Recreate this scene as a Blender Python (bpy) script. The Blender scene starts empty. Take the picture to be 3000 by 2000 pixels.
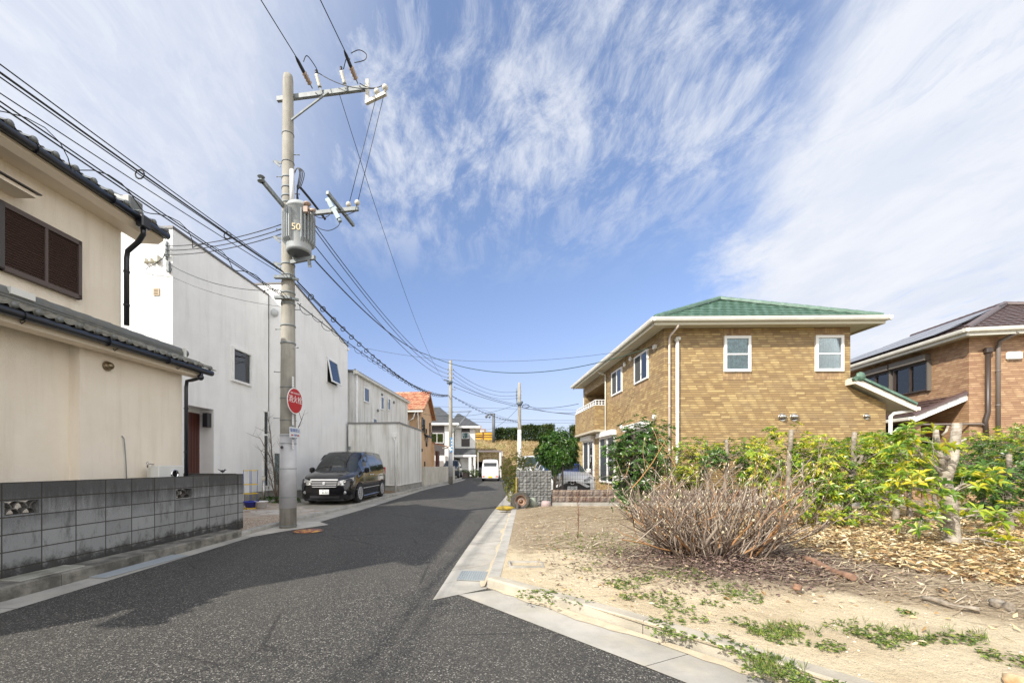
import bpy, bmesh, math, random
from mathutils import Vector, Matrix, noise as mnoise

R = math.radians
random.seed(11)
S = bpy.context.scene
C = S.collection

# ------------------------------------------------------------------ camera
EYE = 1.45
cd = bpy.data.cameras.new('camera')
cam = bpy.data.objects.new('camera', cd)
C.objects.link(cam)
cam.location = (0, 0, EYE)
cam.rotation_euler = (R(90), 0, 0)
cd.sensor_width = 36
cd.lens = 14.64
cd.shift_x = 0.04
cd.shift_y = 0.12
cd.clip_start = 0.05
cd.clip_end = 3000
S.camera = cam

# ------------------------------------------------------------------ light
SUN = Vector((-1.0, -0.9, 1.02)).normalized()      # direction towards the sun
sun_el = math.asin(SUN.z)
sun_az = math.atan2(SUN.x, SUN.y)
ld = bpy.data.lights.new('sun', 'SUN')
ld.energy = 4.1
ld.angle = R(0.6)
ld.color = (1.0, 0.94, 0.85)
sun = bpy.data.objects.new('sun', ld)
C.objects.link(sun)
sun.rotation_euler = (-SUN).to_track_quat('-Z', 'Y').to_euler()
sun.location = (0, 0, 30)

S.view_settings.view_transform = 'Standard'
S.view_settings.look = 'None'
S.view_settings.gamma = 1
S.view_settings.exposure = 0.66
S.cycles.use_denoising = True
S.cycles.max_bounces = 6
S.cycles.transparent_max_bounces = 12

# ------------------------------------------------------------------ node helper
class NT:
    def __init__(s, tree):
        s.t = tree
        s.n = tree.nodes
        s.l = tree.links
        s.n.clear()
    def node(s, kind, ins=None, **props):
        nd = s.n.new(kind)
        for k, v in props.items():
            setattr(nd, k, v)
        for k, v in (ins or {}).items():
            s.set(nd, k, v)
        return nd
    def set(s, nd, k, v):
        sock = nd.inputs[k]
        if isinstance(v, bpy.types.NodeSocket):
            s.l.new(v, sock)
        elif isinstance(v, bpy.types.Node):
            s.l.new(v.outputs[0], sock)
        else:
            if isinstance(v, (tuple, list)) and len(v) == 3 and sock.type == 'RGBA':
                v = (*v, 1)
            sock.default_value = v
    def math(s, op, a, b=None, c=None, clamp=False):
        nd = s.node('ShaderNodeMath', operation=op, use_clamp=clamp)
        s.set(nd, 0, a)
        if b is not None: s.set(nd, 1, b)
        if c is not None: s.set(nd, 2, c)
        return nd.outputs[0]
    def vmath(s, op, a, b=None):
        nd = s.node('ShaderNodeVectorMath', operation=op)
        s.set(nd, 0, a)
        if b is not None: s.set(nd, 1, b)
        return nd.outputs[0]
    def mix(s, fac, a, b, mode='MIX'):
        nd = s.node('ShaderNodeMix', data_type='RGBA', blend_type=mode)
        s.set(nd, 0, fac)
        s.set(nd, 6, a); s.set(nd, 7, b)
        return nd.outputs[2]
    def noise(s, vec, scale, detail=4, rough=.55, dist=0):
        nd = s.node('ShaderNodeTexNoise', {'Scale': scale, 'Detail': detail, 'Roughness': rough, 'Distortion': dist})
        if vec is not None: s.set(nd, 'Vector', vec)
        return nd.outputs[0]
    def ramp(s, fac, stops):
        nd = s.node('ShaderNodeValToRGB')
        s.set(nd, 0, fac)
        e = nd.color_ramp.elements
        while len(e) < len(stops): e.new(.5)
        for el, (p, c) in zip(e, stops):
            el.position = p
            el.color = (*c, 1) if len(c) == 3 else c
        return nd.outputs[0]
    def step(s, v, a, b):
        nd = s.node('ShaderNodeMapRange', {'From Min': a, 'From Max': b}, interpolation_type='SMOOTHSTEP')
        s.set(nd, 0, v)
        return nd.outputs[0]
    def scale(s, v, sc):
        nd = s.node('ShaderNodeMapping')
        s.set(nd, 'Vector', v)
        nd.inputs['Scale'].default_value = sc
        return nd.outputs[0]

# ------------------------------------------------------------------ world: nishita sky with procedural cirrus
W = bpy.data.worlds.new('World')
S.world = W
W.use_nodes = True
t = NT(W.node_tree)
sky = t.node('ShaderNodeTexSky', sky_type='NISHITA', sun_disc=False, sun_elevation=sun_el,
             sun_rotation=sun_az, altitude=50, air_density=1.0, dust_density=0.6, ozone_density=1.6)
d = t.node('ShaderNodeTexCoord').outputs['Generated']
sx = t.node('ShaderNodeSeparateXYZ', {0: d})
dx, dy, dz = sx.outputs
zz = t.math('ADD', t.math('MAXIMUM', dz, 0.0), 0.12)
px = t.math('DIVIDE', dx, zz)
py = t.math('DIVIDE', dy, zz)
pl = t.node('ShaderNodeCombineXYZ', {0: px, 1: py}).outputs[0]
rot = t.node('ShaderNodeMapping', {'Vector': pl})
rot.inputs['Rotation'].default_value = (0, 0, R(-38))
rot.inputs['Scale'].default_value = (1.0, 0.55, 1)
warp = t.noise(t.scale(pl, (1, 1, 1)), 1.3, 3)
wv = t.vmath('ADD', rot.outputs[0], t.vmath('MULTIPLY', t.node('ShaderNodeCombineXYZ', {0: warp, 1: warp}).outputs[0], (.30, .22, 0)))
n1 = t.noise(wv, 3.4, 11, .66)
n2 = t.noise(t.scale(wv, (1.5, 1.0, 1)), 7.5, 11, .72, .3)
n3 = t.noise(pl, .95, 4, .5)
wisp = t.math('ADD', t.math('MULTIPLY', n1, .62), t.math('MULTIPLY', n2, .38))
elev = t.step(dz, .36, .60)
wisp_m = t.math('MULTIPLY', t.step(wisp, .44, .61), t.math('MULTIPLY', elev, t.step(n3, .16, .44)))
# dense white band towards +X, soft veil towards -X
edge = t.math('ADD', dx, t.math('MULTIPLY', t.math('SUBTRACT', t.noise(wv, 2.4, 11, .68), .5), .36))
band = t.math('MULTIPLY', t.step(edge, .43, .57), t.math('SUBTRACT', 1.02, t.math('MULTIPLY', t.math('MULTIPLY', t.step(n2, .46, .74), t.step(n3, .40, .65)), .45)))
ledge = t.math('ADD', t.math('ADD', t.math('MULTIPLY', dx, -1.0), t.math('MULTIPLY', dz, .55)), t.math('MULTIPLY', t.math('SUBTRACT', t.noise(wv, 1.0, 7, .6), .5), .30))
veil = t.math('MULTIPLY', t.step(ledge, .44, .84), t.math('ADD', .80, t.math('MULTIPLY', t.step(n2, .40, .66), .16)))
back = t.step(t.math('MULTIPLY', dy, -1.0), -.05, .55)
fine = t.math('MULTIPLY', t.math('MULTIPLY', t.step(n2, .43, .66), elev), .50)
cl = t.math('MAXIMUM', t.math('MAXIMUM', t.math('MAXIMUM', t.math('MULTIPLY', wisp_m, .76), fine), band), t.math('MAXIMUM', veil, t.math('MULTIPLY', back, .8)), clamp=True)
tint = t.ramp(dz, [(0, (1.0, .84, .95)), (.18, (1.02, .88, .98)), (.40, (1.10, 1.04, 1.12)), (.75, (1.5, 1.36, 1.36))])
skyc = t.mix(1, sky.outputs[0], tint, 'MULTIPLY')
hz = t.math('MULTIPLY', t.math('SUBTRACT', 1, t.step(dz, 0, .30)), .62)
skyc = t.mix(hz, skyc, (2.45, 3.05, 4.1))
cloudc = t.mix(t.step(n1, .3, .7), (4.0, 4.3, 4.95), (4.8, 4.95, 5.3))
# unseen sky behind the camera made extra bright, added fill for shaded walls
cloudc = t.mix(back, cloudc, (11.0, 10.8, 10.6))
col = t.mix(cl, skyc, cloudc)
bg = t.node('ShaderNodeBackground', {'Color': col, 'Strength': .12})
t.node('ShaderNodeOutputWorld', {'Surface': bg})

# ------------------------------------------------------------------ materials
MATS = {}
def mat(name, col, rough=.7, col2=None, vs=2.0, lo=.35, hi=.65, bump=0, bs=40, metal=0, spec=.5, dirt=None, ds=(1.2, 1.2, .25), da=.5, coat=0):
    """principled material, mottled between col and col2, optional vertical dirt streaks and bump"""
    if name in MATS: return MATS[name]
    m = bpy.data.materials.new(name)
    m.use_nodes = True
    t = NT(m.node_tree)
    co = t.node('ShaderNodeTexCoord').outputs['Object']
    c = col
    if col2 is not None:
        c = t.mix(t.step(t.noise(co, vs, 6, .6), lo, hi), col, col2)
    if dirt is not None:
        f = t.math('MULTIPLY', t.step(t.noise(t.scale(co, ds), 3, 7, .65), .45, .75), da)
        c = t.mix(f, c, dirt)
    p = t.node('ShaderNodeBsdfPrincipled', {'Base Color': c, 'Roughness': rough, 'Metallic': metal, 'Specular IOR Level': spec, 'Coat Weight': coat, 'Coat Roughness': .03})
    if bump:
        b = t.node('ShaderNodeBump', {'Strength': bump, 'Distance': .02, 'Height': t.noise(co, bs, 5, .6)})
        t.set(p, 'Normal', b)
    t.node('ShaderNodeOutputMaterial', {'Surface': p})
    MATS[name] = m
    return m

def custom(name):
    m = bpy.data.materials.new(name)
    m.use_nodes = True
    MATS[name] = m
    return m, NT(m.node_tree)

def brickmat(name, c1, c2, c3, mortar, bw, bh, ms=.006, offset=.5, bump=.4, rough=.55, streak=None, vj=.35):
    """wall tiles: strong horizontal joints, faint vertical ones, every tile shaded along its length"""
    m, t = custom(name)
    uv = t.node('ShaderNodeTexCoord').outputs['UV']
    U, V, _ = t.node('ShaderNodeSeparateXYZ', {0: uv}).outputs
    row = t.math('FLOOR', t.math('DIVIDE', V, bh)); fv = t.math('FRACT', t.math('DIVIDE', V, bh))
    sh = t.math('FRACT', t.math('MULTIPLY', row, .3819))
    uu = t.math('ADD', t.math('DIVIDE', U, bw), t.math('MULTIPLY', sh, 3.0) if offset else 0)
    fu = t.math('FRACT', uu); colm = t.math('FLOOR', uu)
    wn = t.node('ShaderNodeTexWhiteNoise', {'Vector': t.node('ShaderNodeCombineXYZ', {0: colm, 1: row}).outputs[0]}, noise_dimensions='2D')
    r = wn.outputs['Value']; r2 = t.node('ShaderNodeSeparateColor', {0: wn.outputs['Color']}).outputs[1]
    c = t.ramp(r, [(0, c1), (.5, c2), (.82, c2), (1, c3)])
    grad = t.math('MULTIPLY', t.step(r2, .45, .75), t.math('SUBTRACT', 1, t.math('MULTIPLY', t.math('ABSOLUTE', t.math('SUBTRACT', fu, .5)), 1.7)))
    c = t.mix(t.math('MULTIPLY', grad, .8, clamp=True), c, c3)
    if streak:
        c = t.mix(t.math('MULTIPLY', t.step(t.noise(t.scale(uv, (.8, 1.6, 1)), 1.2, 5, .6), .45, .7), .45), c, streak)
    hj = t.math('LESS_THAN', t.math('MULTIPLY', fv, bh), ms * 2.1)
    vjt = t.math('MULTIPLY', t.math('LESS_THAN', t.math('MULTIPLY', fu, bw), ms * .9), vj)
    fac = t.math('MAXIMUM', hj, vjt)
    c = t.mix(fac, c, mortar)
    b = t.node('ShaderNodeBump', {'Strength': bump, 'Distance': .012, 'Height': t.math('SUBTRACT', t.math('MULTIPLY', t.noise(uv, 25, 4), .4), fac)})
    p = t.node('ShaderNodeBsdfPrincipled', {'Base Color': c, 'Roughness': rough, 'Normal': b, 'Specular IOR Level': .4})
    t.node('ShaderNodeOutputMaterial', {'Surface': p})
    return m

def islandmat(name, stops, rough=.5, trans=.3, spec=.4, var=None):
    """every separate leaf, twig or petal takes its own colour from the ramp"""
    m, t = custom(name)
    r = t.node('ShaderNodeNewGeometry').outputs['Random Per Island']
    if var:
        co = t.node('ShaderNodeTexCoord').outputs['Object']
        r = t.math('ADD', t.math('MULTIPLY', r, 1 - var[1]), t.math('MULTIPLY', t.step(t.noise(co, var[0], 2), .3, .7), var[1]), clamp=True)
    c = t.ramp(r, stops)
    p = t.node('ShaderNodeBsdfPrincipled', {'Base Color': c, 'Roughness': rough, 'Specular IOR Level': spec})
    sh = p
    if trans:
        tr = t.node('ShaderNodeBsdfTranslucent', {'Color': c})
        sh = t.node('ShaderNodeMixShader', {0: trans, 1: p, 2: tr})
    t.node('ShaderNodeOutputMaterial', {'Surface': sh})
    return m

def glassmat(name, tint=(.75, .82, .82), refl=.18):
    m, t = custom(name)
    fr = t.node('ShaderNodeFresnel', {'IOR': 1.5})
    f = t.math('ADD', fr, refl, clamp=True)
    tr = t.node('ShaderNodeBsdfTransparent', {'Color': tint})
    gl = t.node('ShaderNodeBsdfGlossy', {'Color': (.95, .97, 1), 'Roughness': .01})
    t.node('ShaderNodeOutputMaterial', {'Surface': t.node('ShaderNodeMixShader', {0: f, 1: tr, 2: gl})})
    return m

# ------------------------------------------------------------------ mesh builder
I4 = Matrix.Identity(4)
def frame(o, u, n):
    """matrix: a along u, b along n, c up"""
    u = Vector(u).normalized(); n = Vector(n).normalized()
    z = Vector((0, 0, 1))
    return Matrix(((u.x, n.x, z.x, o[0]), (u.y, n.y, z.y, o[1]), (u.z, n.z, z.z, o[2]), (0, 0, 0, 1)))

class MB:
    def __init__(s, M=None):
        s.v = []; s.f = []; s.mi = []; s.sm = []
        s.M = M or I4
    def add(s, vs, fs, mi=0, smooth=False):
        b = len(s.v)
        if s.M is I4: s.v.extend(Vector(p) for p in vs)
        else: s.v.extend(s.M @ Vector(p) for p in vs)
        for f in fs:
            s.f.append([b + i for i in f]); s.mi.append(mi); s.sm.append(smooth)
        return s
    def quad(s, a, b, c, d, mi=0): return s.add([a, b, c, d], [(0, 1, 2, 3)], mi)
    def poly(s, pts, mi=0): return s.add(pts, [tuple(range(len(pts)))], mi)
    def box(s, x0, y0, z0, x1, y1, z1, mi=0, bev=0):
        if x0 > x1: x0, x1 = x1, x0
        if y0 > y1: y0, y1 = y1, y0
        if z0 > z1: z0, z1 = z1, z0
        if bev:
            b = bev
            pts = []
            for z, k in ((z0, b), (z0 + b, 0), (z1 - b, 0), (z1, b)):
                pts += [(x0 + k + b, y0 + k, z), (x1 - k - b, y0 + k, z), (x1 - k, y0 + k + b, z), (x1 - k, y1 - k - b, z),
                        (x1 - k - b, y1 - k, z), (x0 + k + b, y1 - k, z), (x0 + k, y1 - k - b, z), (x0 + k, y0 + k + b, z)]
            fs = [tuple(range(7, -1, -1)), tuple(range(24, 32))]
            for r in range(3):
                for i in range(8):
                    j = (i + 1) % 8
                    fs.append((r * 8 + i, r * 8 + j, r * 8 + 8 + j, r * 8 + 8 + i))
            return s.add(pts, fs, mi)
        return s.add([(x0, y0, z0), (x1, y0, z0), (x1, y1, z0), (x0, y1, z0), (x0, y0, z1), (x1, y0, z1), (x1, y1, z1), (x0, y1, z1)],
              [(3, 2, 1, 0), (4, 5, 6, 7), (0, 1, 5, 4), (1, 2, 6, 5), (2, 3, 7, 6), (3, 0, 4, 7)], mi)
    def prism(s, pts, z0, z1, mi=0):
        n = len(pts)
        v = [(p[0], p[1], z0) for p in pts] + [(p[0], p[1], z1) for p in pts]
        return s.add(v, [tuple(range(n - 1, -1, -1)), tuple(range(n, 2 * n))] + [(i, (i + 1) % n, n + (i + 1) % n, n + i) for i in range(n)], mi)
    def extr(s, pts, dv, mi=0):
        """extrude a planar polygon of 3-d points by vector dv"""
        n = len(pts); dv = Vector(dv)
        v = [Vector(p) for p in pts] + [Vector(p) + dv for p in pts]
        return s.add(v, [tuple(range(n - 1, -1, -1)), tuple(range(n, 2 * n))] + [(i, (i + 1) % n, n + (i + 1) % n, n + i) for i in range(n)], mi)
    def bar(s, p, q, w, h=None, mi=0):
        """square bar from p to q"""
        h = h or w
        p = Vector(p); q = Vector(q); d = (q - p).normalized()
        a = d.cross(Vector((0, 0, 1)))
        if a.length < .01: a = Vector((1, 0, 0))
        a.normalize(); b = a.cross(d)
        a *= w / 2; b *= h / 2
        v = [p - a - b, p + a - b, p + a + b, p - a + b, q - a - b, q + a - b, q + a + b, q - a + b]
        return s.add(v, [(3, 2, 1, 0), (4, 5, 6, 7), (0, 1, 5, 4), (1, 2, 6, 5), (2, 3, 7, 6), (3, 0, 4, 7)], mi)
    def tube(s, pts, r, n=6, mi=0, cap=True, smooth=True):
        pts = [Vector(p) for p in pts]
        rs = r if isinstance(r, (list, tuple)) else [r] * len(pts)
        vs = []; pa = None
        for i, p in enumerate(pts):
            d = (pts[min(i + 1, len(pts) - 1)] - pts[max(i - 1, 0)])
            if d.length < 1e-6: d = Vector((0, 0, 1))
            d.normalize()
            if pa is None:
                a = d.cross(Vector((0, 0, 1)))
                if a.length < .05: a = d.cross(Vector((0, 1, 0)))
            else:
                a = pa - d * pa.dot(d)
            a.normalize(); pa = a
            b = d.cross(a)
            for k in range(n):
                w = 2 * math.pi * k / n
                vs.append(p + (a * math.cos(w) + b * math.sin(w)) * rs[i])
        fs = []
        for i in range(len(pts) - 1):
            for k in range(n):
                j = (k + 1) % n
                fs.append((i * n + k, i * n + j, (i + 1) * n + j, (i + 1) * n + k))
        s.add(vs, fs, mi, smooth)
        if cap:
            b0 = len(s.v) - len(vs)
            s.f.append([b0 + k for k in range(n - 1, -1, -1)]); s.mi.append(mi); s.sm.append(False)
            s.f.append([b0 + (len(pts) - 1) * n + k for k in range(n)]); s.mi.append(mi); s.sm.append(False)
        return s
    def cyl(s, p, q, r, r2=None, n=12, mi=0):
        return s.tube([p, q], [r, r if r2 is None else r2], n, mi)
    def lathe(s, prof, c=(0, 0, 0), n=16, mi=0, axis='Z', smooth=True, cap=True):
        """profile of (radius, height) about an axis through c"""
        vs = []
        for r, h in prof:
            for k in range(n):
                w = 2 * math.pi * k / n
                a, b = r * math.cos(w), r * math.sin(w)
                p = (a, b, h) if axis == 'Z' else ((h, a, b) if axis == 'X' else (a, h, b))
                vs.append((c[0] + p[0], c[1] + p[1], c[2] + p[2]))
        fs = []
        for i in range(len(prof) - 1):
            for k in range(n):
                j = (k + 1) % n
                fs.append((i * n + k, i * n + j, (i + 1) * n + j, (i + 1) * n + k))
        s.add(vs, fs, mi, smooth)
        b0 = len(s.v) - len(vs)
        if cap and prof[0][0] > 1e-4: s.f.append([b0 + k for k in range(n)]); s.mi.append(mi); s.sm.append(False)
        if cap and prof[-1][0] > 1e-4: s.f.append([b0 + (len(prof) - 1) * n + k for k in range(n)]); s.mi.append(mi); s.sm.append(False)
        return s
    def ball(s, c, r, n=10, mi=0, sc=(1, 1, 1)):
        M0 = s.M
        s.M = M0 @ Matrix.Translation(c) @ Matrix.Diagonal((*sc, 1))
        h = n // 2
        s.lathe([(max(r * math.sin(math.pi * i / h), 1e-5), -r * math.cos(math.pi * i / h)) for i in range(h + 1)], n=n, mi=mi)
        s.M = M0
        return s
    def build(s, name, mats, parent=None, fix=True, label=None):
        me = bpy.data.meshes.new(name)
        me.from_pydata([tuple(v) for v in s.v], [], s.f)
        if not isinstance(mats, (list, tuple)): mats = [mats]
        for m in mats: me.materials.append(m)
        me.polygons.foreach_set('material_index', s.mi)
        me.polygons.foreach_set('use_smooth', s.sm)
        if fix and len(s.f) < 60000:
            bm = bmesh.new(); bm.from_mesh(me)
            bmesh.ops.recalc_face_normals(bm, faces=bm.faces)
            bm.to_mesh(me); bm.free()
        me.update()
        if len(s.f) < 60000:
            uv = me.uv_layers.new(name='UVMap').data
            for p in me.polygons:
                nx, ny, nz = abs(p.normal.x), abs(p.normal.y), abs(p.normal.z)
                for li in p.loop_indices:
                    c = me.vertices[me.loops[li].vertex_index].co
                    if nz > nx and nz > ny: uv[li].uv = (c.x, c.y)
                    elif nx > ny: uv[li].uv = (c.y, c.z)
                    else: uv[li].uv = (c.x, c.z)
        o = bpy.data.objects.new(name, me)
        C.objects.link(o)
        if parent: o.parent = parent
        if label: o['label'] = label
        return o

def thing(name, label, cat, loc=(0, 0, 0), rz=0, group=None):
    o = bpy.data.objects.new(name, None)
    o.empty_display_size = .3
    C.objects.link(o)
    o.location = loc; o.rotation_euler = (0, 0, rz)
    o['label'] = label; o['category'] = cat
    if group: o['group'] = group
    return o
def tag(o, label, cat, group=None, kind=None):
    o['label'] = label; o['category'] = cat
    if group: o['group'] = group
    if kind: o['kind'] = kind
    return o
def struct(o, label=None):
    o['kind'] = 'structure'
    if label: o['label'] = label
    return o
def copytree(src, loc, rz=None, label=None):
    c = src.copy(); C.objects.link(c); c.location = loc
    if rz is not None: c.rotation_euler = (0, 0, rz)
    if label: c['label'] = label
    for ch in src.children:
        k = ch.copy(); C.objects.link(k); k.parent = c
        for g in ch.children:
            q = g.copy(); C.objects.link(q); q.parent = k
    return c

def text_mesh(s, size, M, m, parent, name='lettering', depth=.001, xs=1):
    cu = bpy.data.curves.new('t', 'FONT')
    cu.body = s; cu.size = size; cu.align_x = 'CENTER'; cu.align_y = 'CENTER'
    cu.extrude = depth; cu.resolution_u = 3
    ob = bpy.data.objects.new('t', cu); C.objects.link(ob)
    dg = bpy.context.evaluated_depsgraph_get()
    me = bpy.data.meshes.new_from_object(ob.evaluated_get(dg))
    C.objects.unlink(ob); bpy.data.objects.remove(ob); bpy.data.curves.remove(cu)
    me.transform(Matrix.Diagonal((xs, 1, 1, 1)))
    me.transform(M)
    me.materials.clear(); me.materials.append(m)
    o = bpy.data.objects.new(name, me); C.objects.link(o)
    o.parent = parent
    return o
def face_m(o, right, up=(0, 0, 1)):
    """matrix laying the text plane (x right, y up) at o"""
    r = Vector(right).normalized(); u = Vector(up).normalized(); n = r.cross(u)
    return Matrix(((r.x, u.x, n.x, o[0]), (r.y, u.y, n.y, o[1]), (r.z, u.z, n.z, o[2]), (0, 0, 0, 1)))

def lerp(a, b, t): return a + (b - a) * t
def rnd(a, b): return random.uniform(a, b)

# ------------------------------------------------------------------ common materials
M_WHITE = mat('white_paint', (.80, .80, .78), .5)
M_OFFW = mat('offwhite_metal', (.66, .65, .58), .45, (.58, .57, .51), 3)
M_VINYL = mat('white_vinyl', (.82, .82, .80), .35, (.74, .74, .72), 4)
M_BLACK = mat('black_plastic', (.02, .02, .024), .4)
M_DARKF = mat('brown_metal', (.055, .042, .036), .4)
M_STEEL = mat('galvanised_steel', (.24, .265, .27), .55, (.17, .19, .195), 9)
M_CHROME = mat('chrome', (.75, .75, .75), .12, metal=1)
M_SILV = mat('bright_silver_trim', (.62, .63, .64), .25, spec=.9, coat=.6)
M_SS = mat('brushed_steel', (.55, .54, .52), .28, (.42, .41, .38), 20, metal=1)
M_RUB = mat('cable_rubber', (.014, .016, .018), .5)
M_GRN = mat('green_cable', (.012, .045, .03), .5)
M_DARK = mat('dark_interior', (.018, .018, .018), .9)
M_CURT = mat('curtain', (.62, .68, .68), .9, (.30, .36, .36), 7)
M_CURTG = mat('teal_curtain', (.20, .42, .40), .9, (.06, .16, .16), 9)
M_SCREEN = mat('insect_screen', (.055, .06, .06), .9)
M_GLASS = glassmat('window_glass', refl=.035)
M_CONC = mat('concrete', (.42, .40, .36), .85, (.30, .29, .26), 2.2, bump=.25, bs=60, dirt=(.14, .13, .11), ds=(1, 1, 1), da=.5)
M_GUT = mat('gutter_concrete', (.42, .40, .355), .85, (.31, .295, .26), 1.6, bump=.25, bs=70, dirt=(.50, .43, .31), ds=(.7, .7, .7), da=.4)
M_WCONC = mat('weathered_concrete', (.17, .16, .145), .9, (.075, .07, .065), 5, bump=.6, bs=50)

# a window: frame part > pane, curtain (backing)
def window(parent, M, w, h, fm, split='slide', back=None, fr=.045, depth=.05, shutter=None, name='window'):
    b = MB(M)
    b.box(0, 0, 0, w, depth, fr); b.box(0, 0, h - fr, w, depth, h)
    b.box(0, 0, fr, fr, depth, h - fr); b.box(w - fr, 0, fr, w, depth, h - fr)
    if split == 'slide': b.box(w / 2 - .022, .004, fr, w / 2 + .022, depth - .012, h - fr)
    if split == 'hung': b.box(fr, .004, h * .47, w - fr, depth - .008, h * .47 + .045)
    if shutter: b.box(-.03, -.01, h + .004, w + .03, shutter, h + .004 + .24, 0, .012)
    f = b.build(name, fm, parent)
    p = MB(M); p.box(fr * .8, .022, fr * .8, w - fr * .8, .027, h - fr * .8)
    p.build('pane', M_GLASS, f)
    k = MB(M)
    n = max(8, int(w / .05))
    for i in range(n):
        a0 = fr + (w - 2 * fr) * i / n; a1 = fr + (w - 2 * fr) * (i + 1) / n
        y0 = .004 + .012 * (i % 2); y1 = .004 + .012 * ((i + 1) % 2)
        k.quad((a0, y0, fr), (a1, y1, fr), (a1, y1, h - fr), (a0, y0, h - fr))
    k.build('curtain', back or M_CURT, f, fix=False)
    return f

def tiles(mb, A, e, g, L, H, kl, kr, row=.28, wave=.3, lift=.03, mi=0):
    """courses of roof tiles on a trapezoid: eave from A along e (length L), up-slope g (length H),
    narrowing by kl / kr per unit of slope"""
    A = Vector(A); e = Vector(e).normalized(); g = Vector(g).normalized(); N = e.cross(g)
    if N.z < 0: N = -N
    n = max(1, round(H / row)); rh = H / n
    for i in range(n):
        h0 = i * rh; h1 = (i + 1) * rh + (.02 if i < n - 1 else 0)
        x0 = h0 * kl; x1 = L - h0 * kr; y0 = h1 * kl; y1 = L - h1 * kr
        if x1 - x0 < .02: break
        off = (i % 2) * wave * .5
        ks = [x0]; k = math.ceil((x0 + 1e-3 - off) / (wave / 3))
        while k * wave / 3 + off < x1 - 1e-3: ks.append(k * wave / 3 + off); k += 1
        ks.append(x1)
        vs = []
        for x in ks:
            ph = ((x - off) / wave) % 1
            l = lift * (1.0 if ph < .34 or ph > .99 else (.62 if ph < .67 else .55))
            xt = min(max(x, y0), max(y1, y0))
            base = A + e * x + g * h0
            vs += [base, base + N * (l + .008), A + e * xt + g * h1 + N * (l * .3)]
        fs = []
        for j in range(len(ks) - 1):
            b = 3 * j
            fs += [(b, b + 3, b + 4, b + 1), (b + 1, b + 4, b + 5, b + 2)]
        mb.add(vs, fs, mi)

def ridge(mb, p, q, r=.09, seg=.3, base=0, mi=0):
    """overlapping half-round or angular ridge caps from p to q"""
    p = Vector(p); q = Vector(q); L = (q - p).length; n = max(1, round(L / seg)); d = (q - p) / n
    dd = d.normalized(); a = dd.cross(Vector((0, 0, 1))).normalized(); u = a.cross(dd)
    if base:
        mb.bar(p + u * base / 2, q + u * base / 2, r * 2.1, base, mi)
    for i in range(n):
        s0 = p + d * i + u * base; s1 = p + d * (i + 1.06) + u * base
        vs = []
        for (c, k) in ((s0, 1.0), (s1, 1.18)):
            for (x, z) in ((-1, -.35), (-.75, .45), (0, .85), (.75, .45), (1, -.35)):
                vs.append(c + a * x * r * k + u * z * r * k)
        mb.add(vs, [(j, j + 1, j + 6, j + 5) for j in range(4)] + [(0, 4, 3, 2, 1), (5, 6, 7, 8, 9)], mi)

def smooth(pts, k=5):
    """catmull-rom through the points, so bent wires read as curves"""
    P = [Vector(p) for p in pts]; P = [P[0]] + P + [P[-1]]; out = []
    for i in range(1, len(P) - 2):
        for j in range(k):
            t_ = j / k; a, b, c, d_ = P[i - 1], P[i], P[i + 1], P[i + 2]
            out.append(.5 * (2 * b + (c - a) * t_ + (2 * a - 5 * b + 4 * c - d_) * t_ ** 2 + (3 * b - a - 3 * c + d_) * t_ ** 3))
    return out + [P[-1]]
def catenary(p, q, sag, n=24):
    p = Vector(p); q = Vector(q)
    return [p.lerp(q, i / n) - Vector((0, 0, 4 * sag * (i / n) * (1 - i / n))) for i in range(n + 1)]
def PX(u, v, Y):
    """point at depth Y seen at photograph position (u, v) of 3000 x 2000"""
    return Vector(((u - 1380) / 1220 * Y, Y, EYE + (1360 - v) / 1220 * Y))
# ================================================================== GROUND, ROAD, GUTTERS, KERBS
def asphalt():
    m, t = custom('asphalt')
    co = t.node('ShaderNodeTexCoord').outputs['Object']
    vor = t.node('ShaderNodeTexVoronoi', {'Vector': co, 'Scale': 120.0}, feature='F1')
    cell = t.node('ShaderNodeSeparateColor', {0: vor.outputs['Color']}).outputs[0]
    c = t.ramp(cell, [(0, (.018, .018, .018)), (.45, (.043, .042, .039)), (.78, (.078, .073, .064)), (.93, (.15, .138, .115)), (1, (.35, .335, .30))])
    big = t.noise(co, .5, 5, .6)
    c = t.mix(t.math('MULTIPLY', t.step(big, .35, .7), .35), c, (.085, .08, .07))
    c = t.mix(t.math('MULTIPLY', t.step(t.noise(t.scale(co, (1.2, .25, 1)), 1.1, 6, .65), .48, .72), .35), c, (.035, .035, .034))
    # hairline cracks and tar repairs
    ck = t.node('ShaderNodeTexVoronoi', {'Vector': t.vmath('ADD', co, t.vmath('MULTIPLY', t.node('ShaderNodeTexNoise', {'Scale': 2.2, 'Detail': 6}).outputs[1], (.9, .9, 0))), 'Scale': .42}, feature='DISTANCE_TO_EDGE')
    cm = t.math('MULTIPLY', t.math('SUBTRACT', 1, t.step(ck.outputs['Distance'], .002, .009)), t.step(t.noise(co, .33, 3), .46, .56))
    c = t.mix(t.math('MULTIPLY', cm, .6), c, (.012, .012, .012))
    st = t.step(t.noise(co, 1.7, 5, .65), .60, .72)
    c = t.mix(t.math('MULTIPLY', st, .35), c, (.11, .10, .08))
    bmp = t.node('ShaderNodeBump', {'Strength': .55, 'Distance': .006, 'Height': vor.outputs['Distance']})
    p = t.node('ShaderNodeBsdfPrincipled', {'Base Color': c, 'Roughness': .82, 'Normal': bmp, 'Specular IOR Level': .35})
    t.node('ShaderNodeOutputMaterial', {'Surface': p})
    return m
M_ASPH = asphalt()

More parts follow.
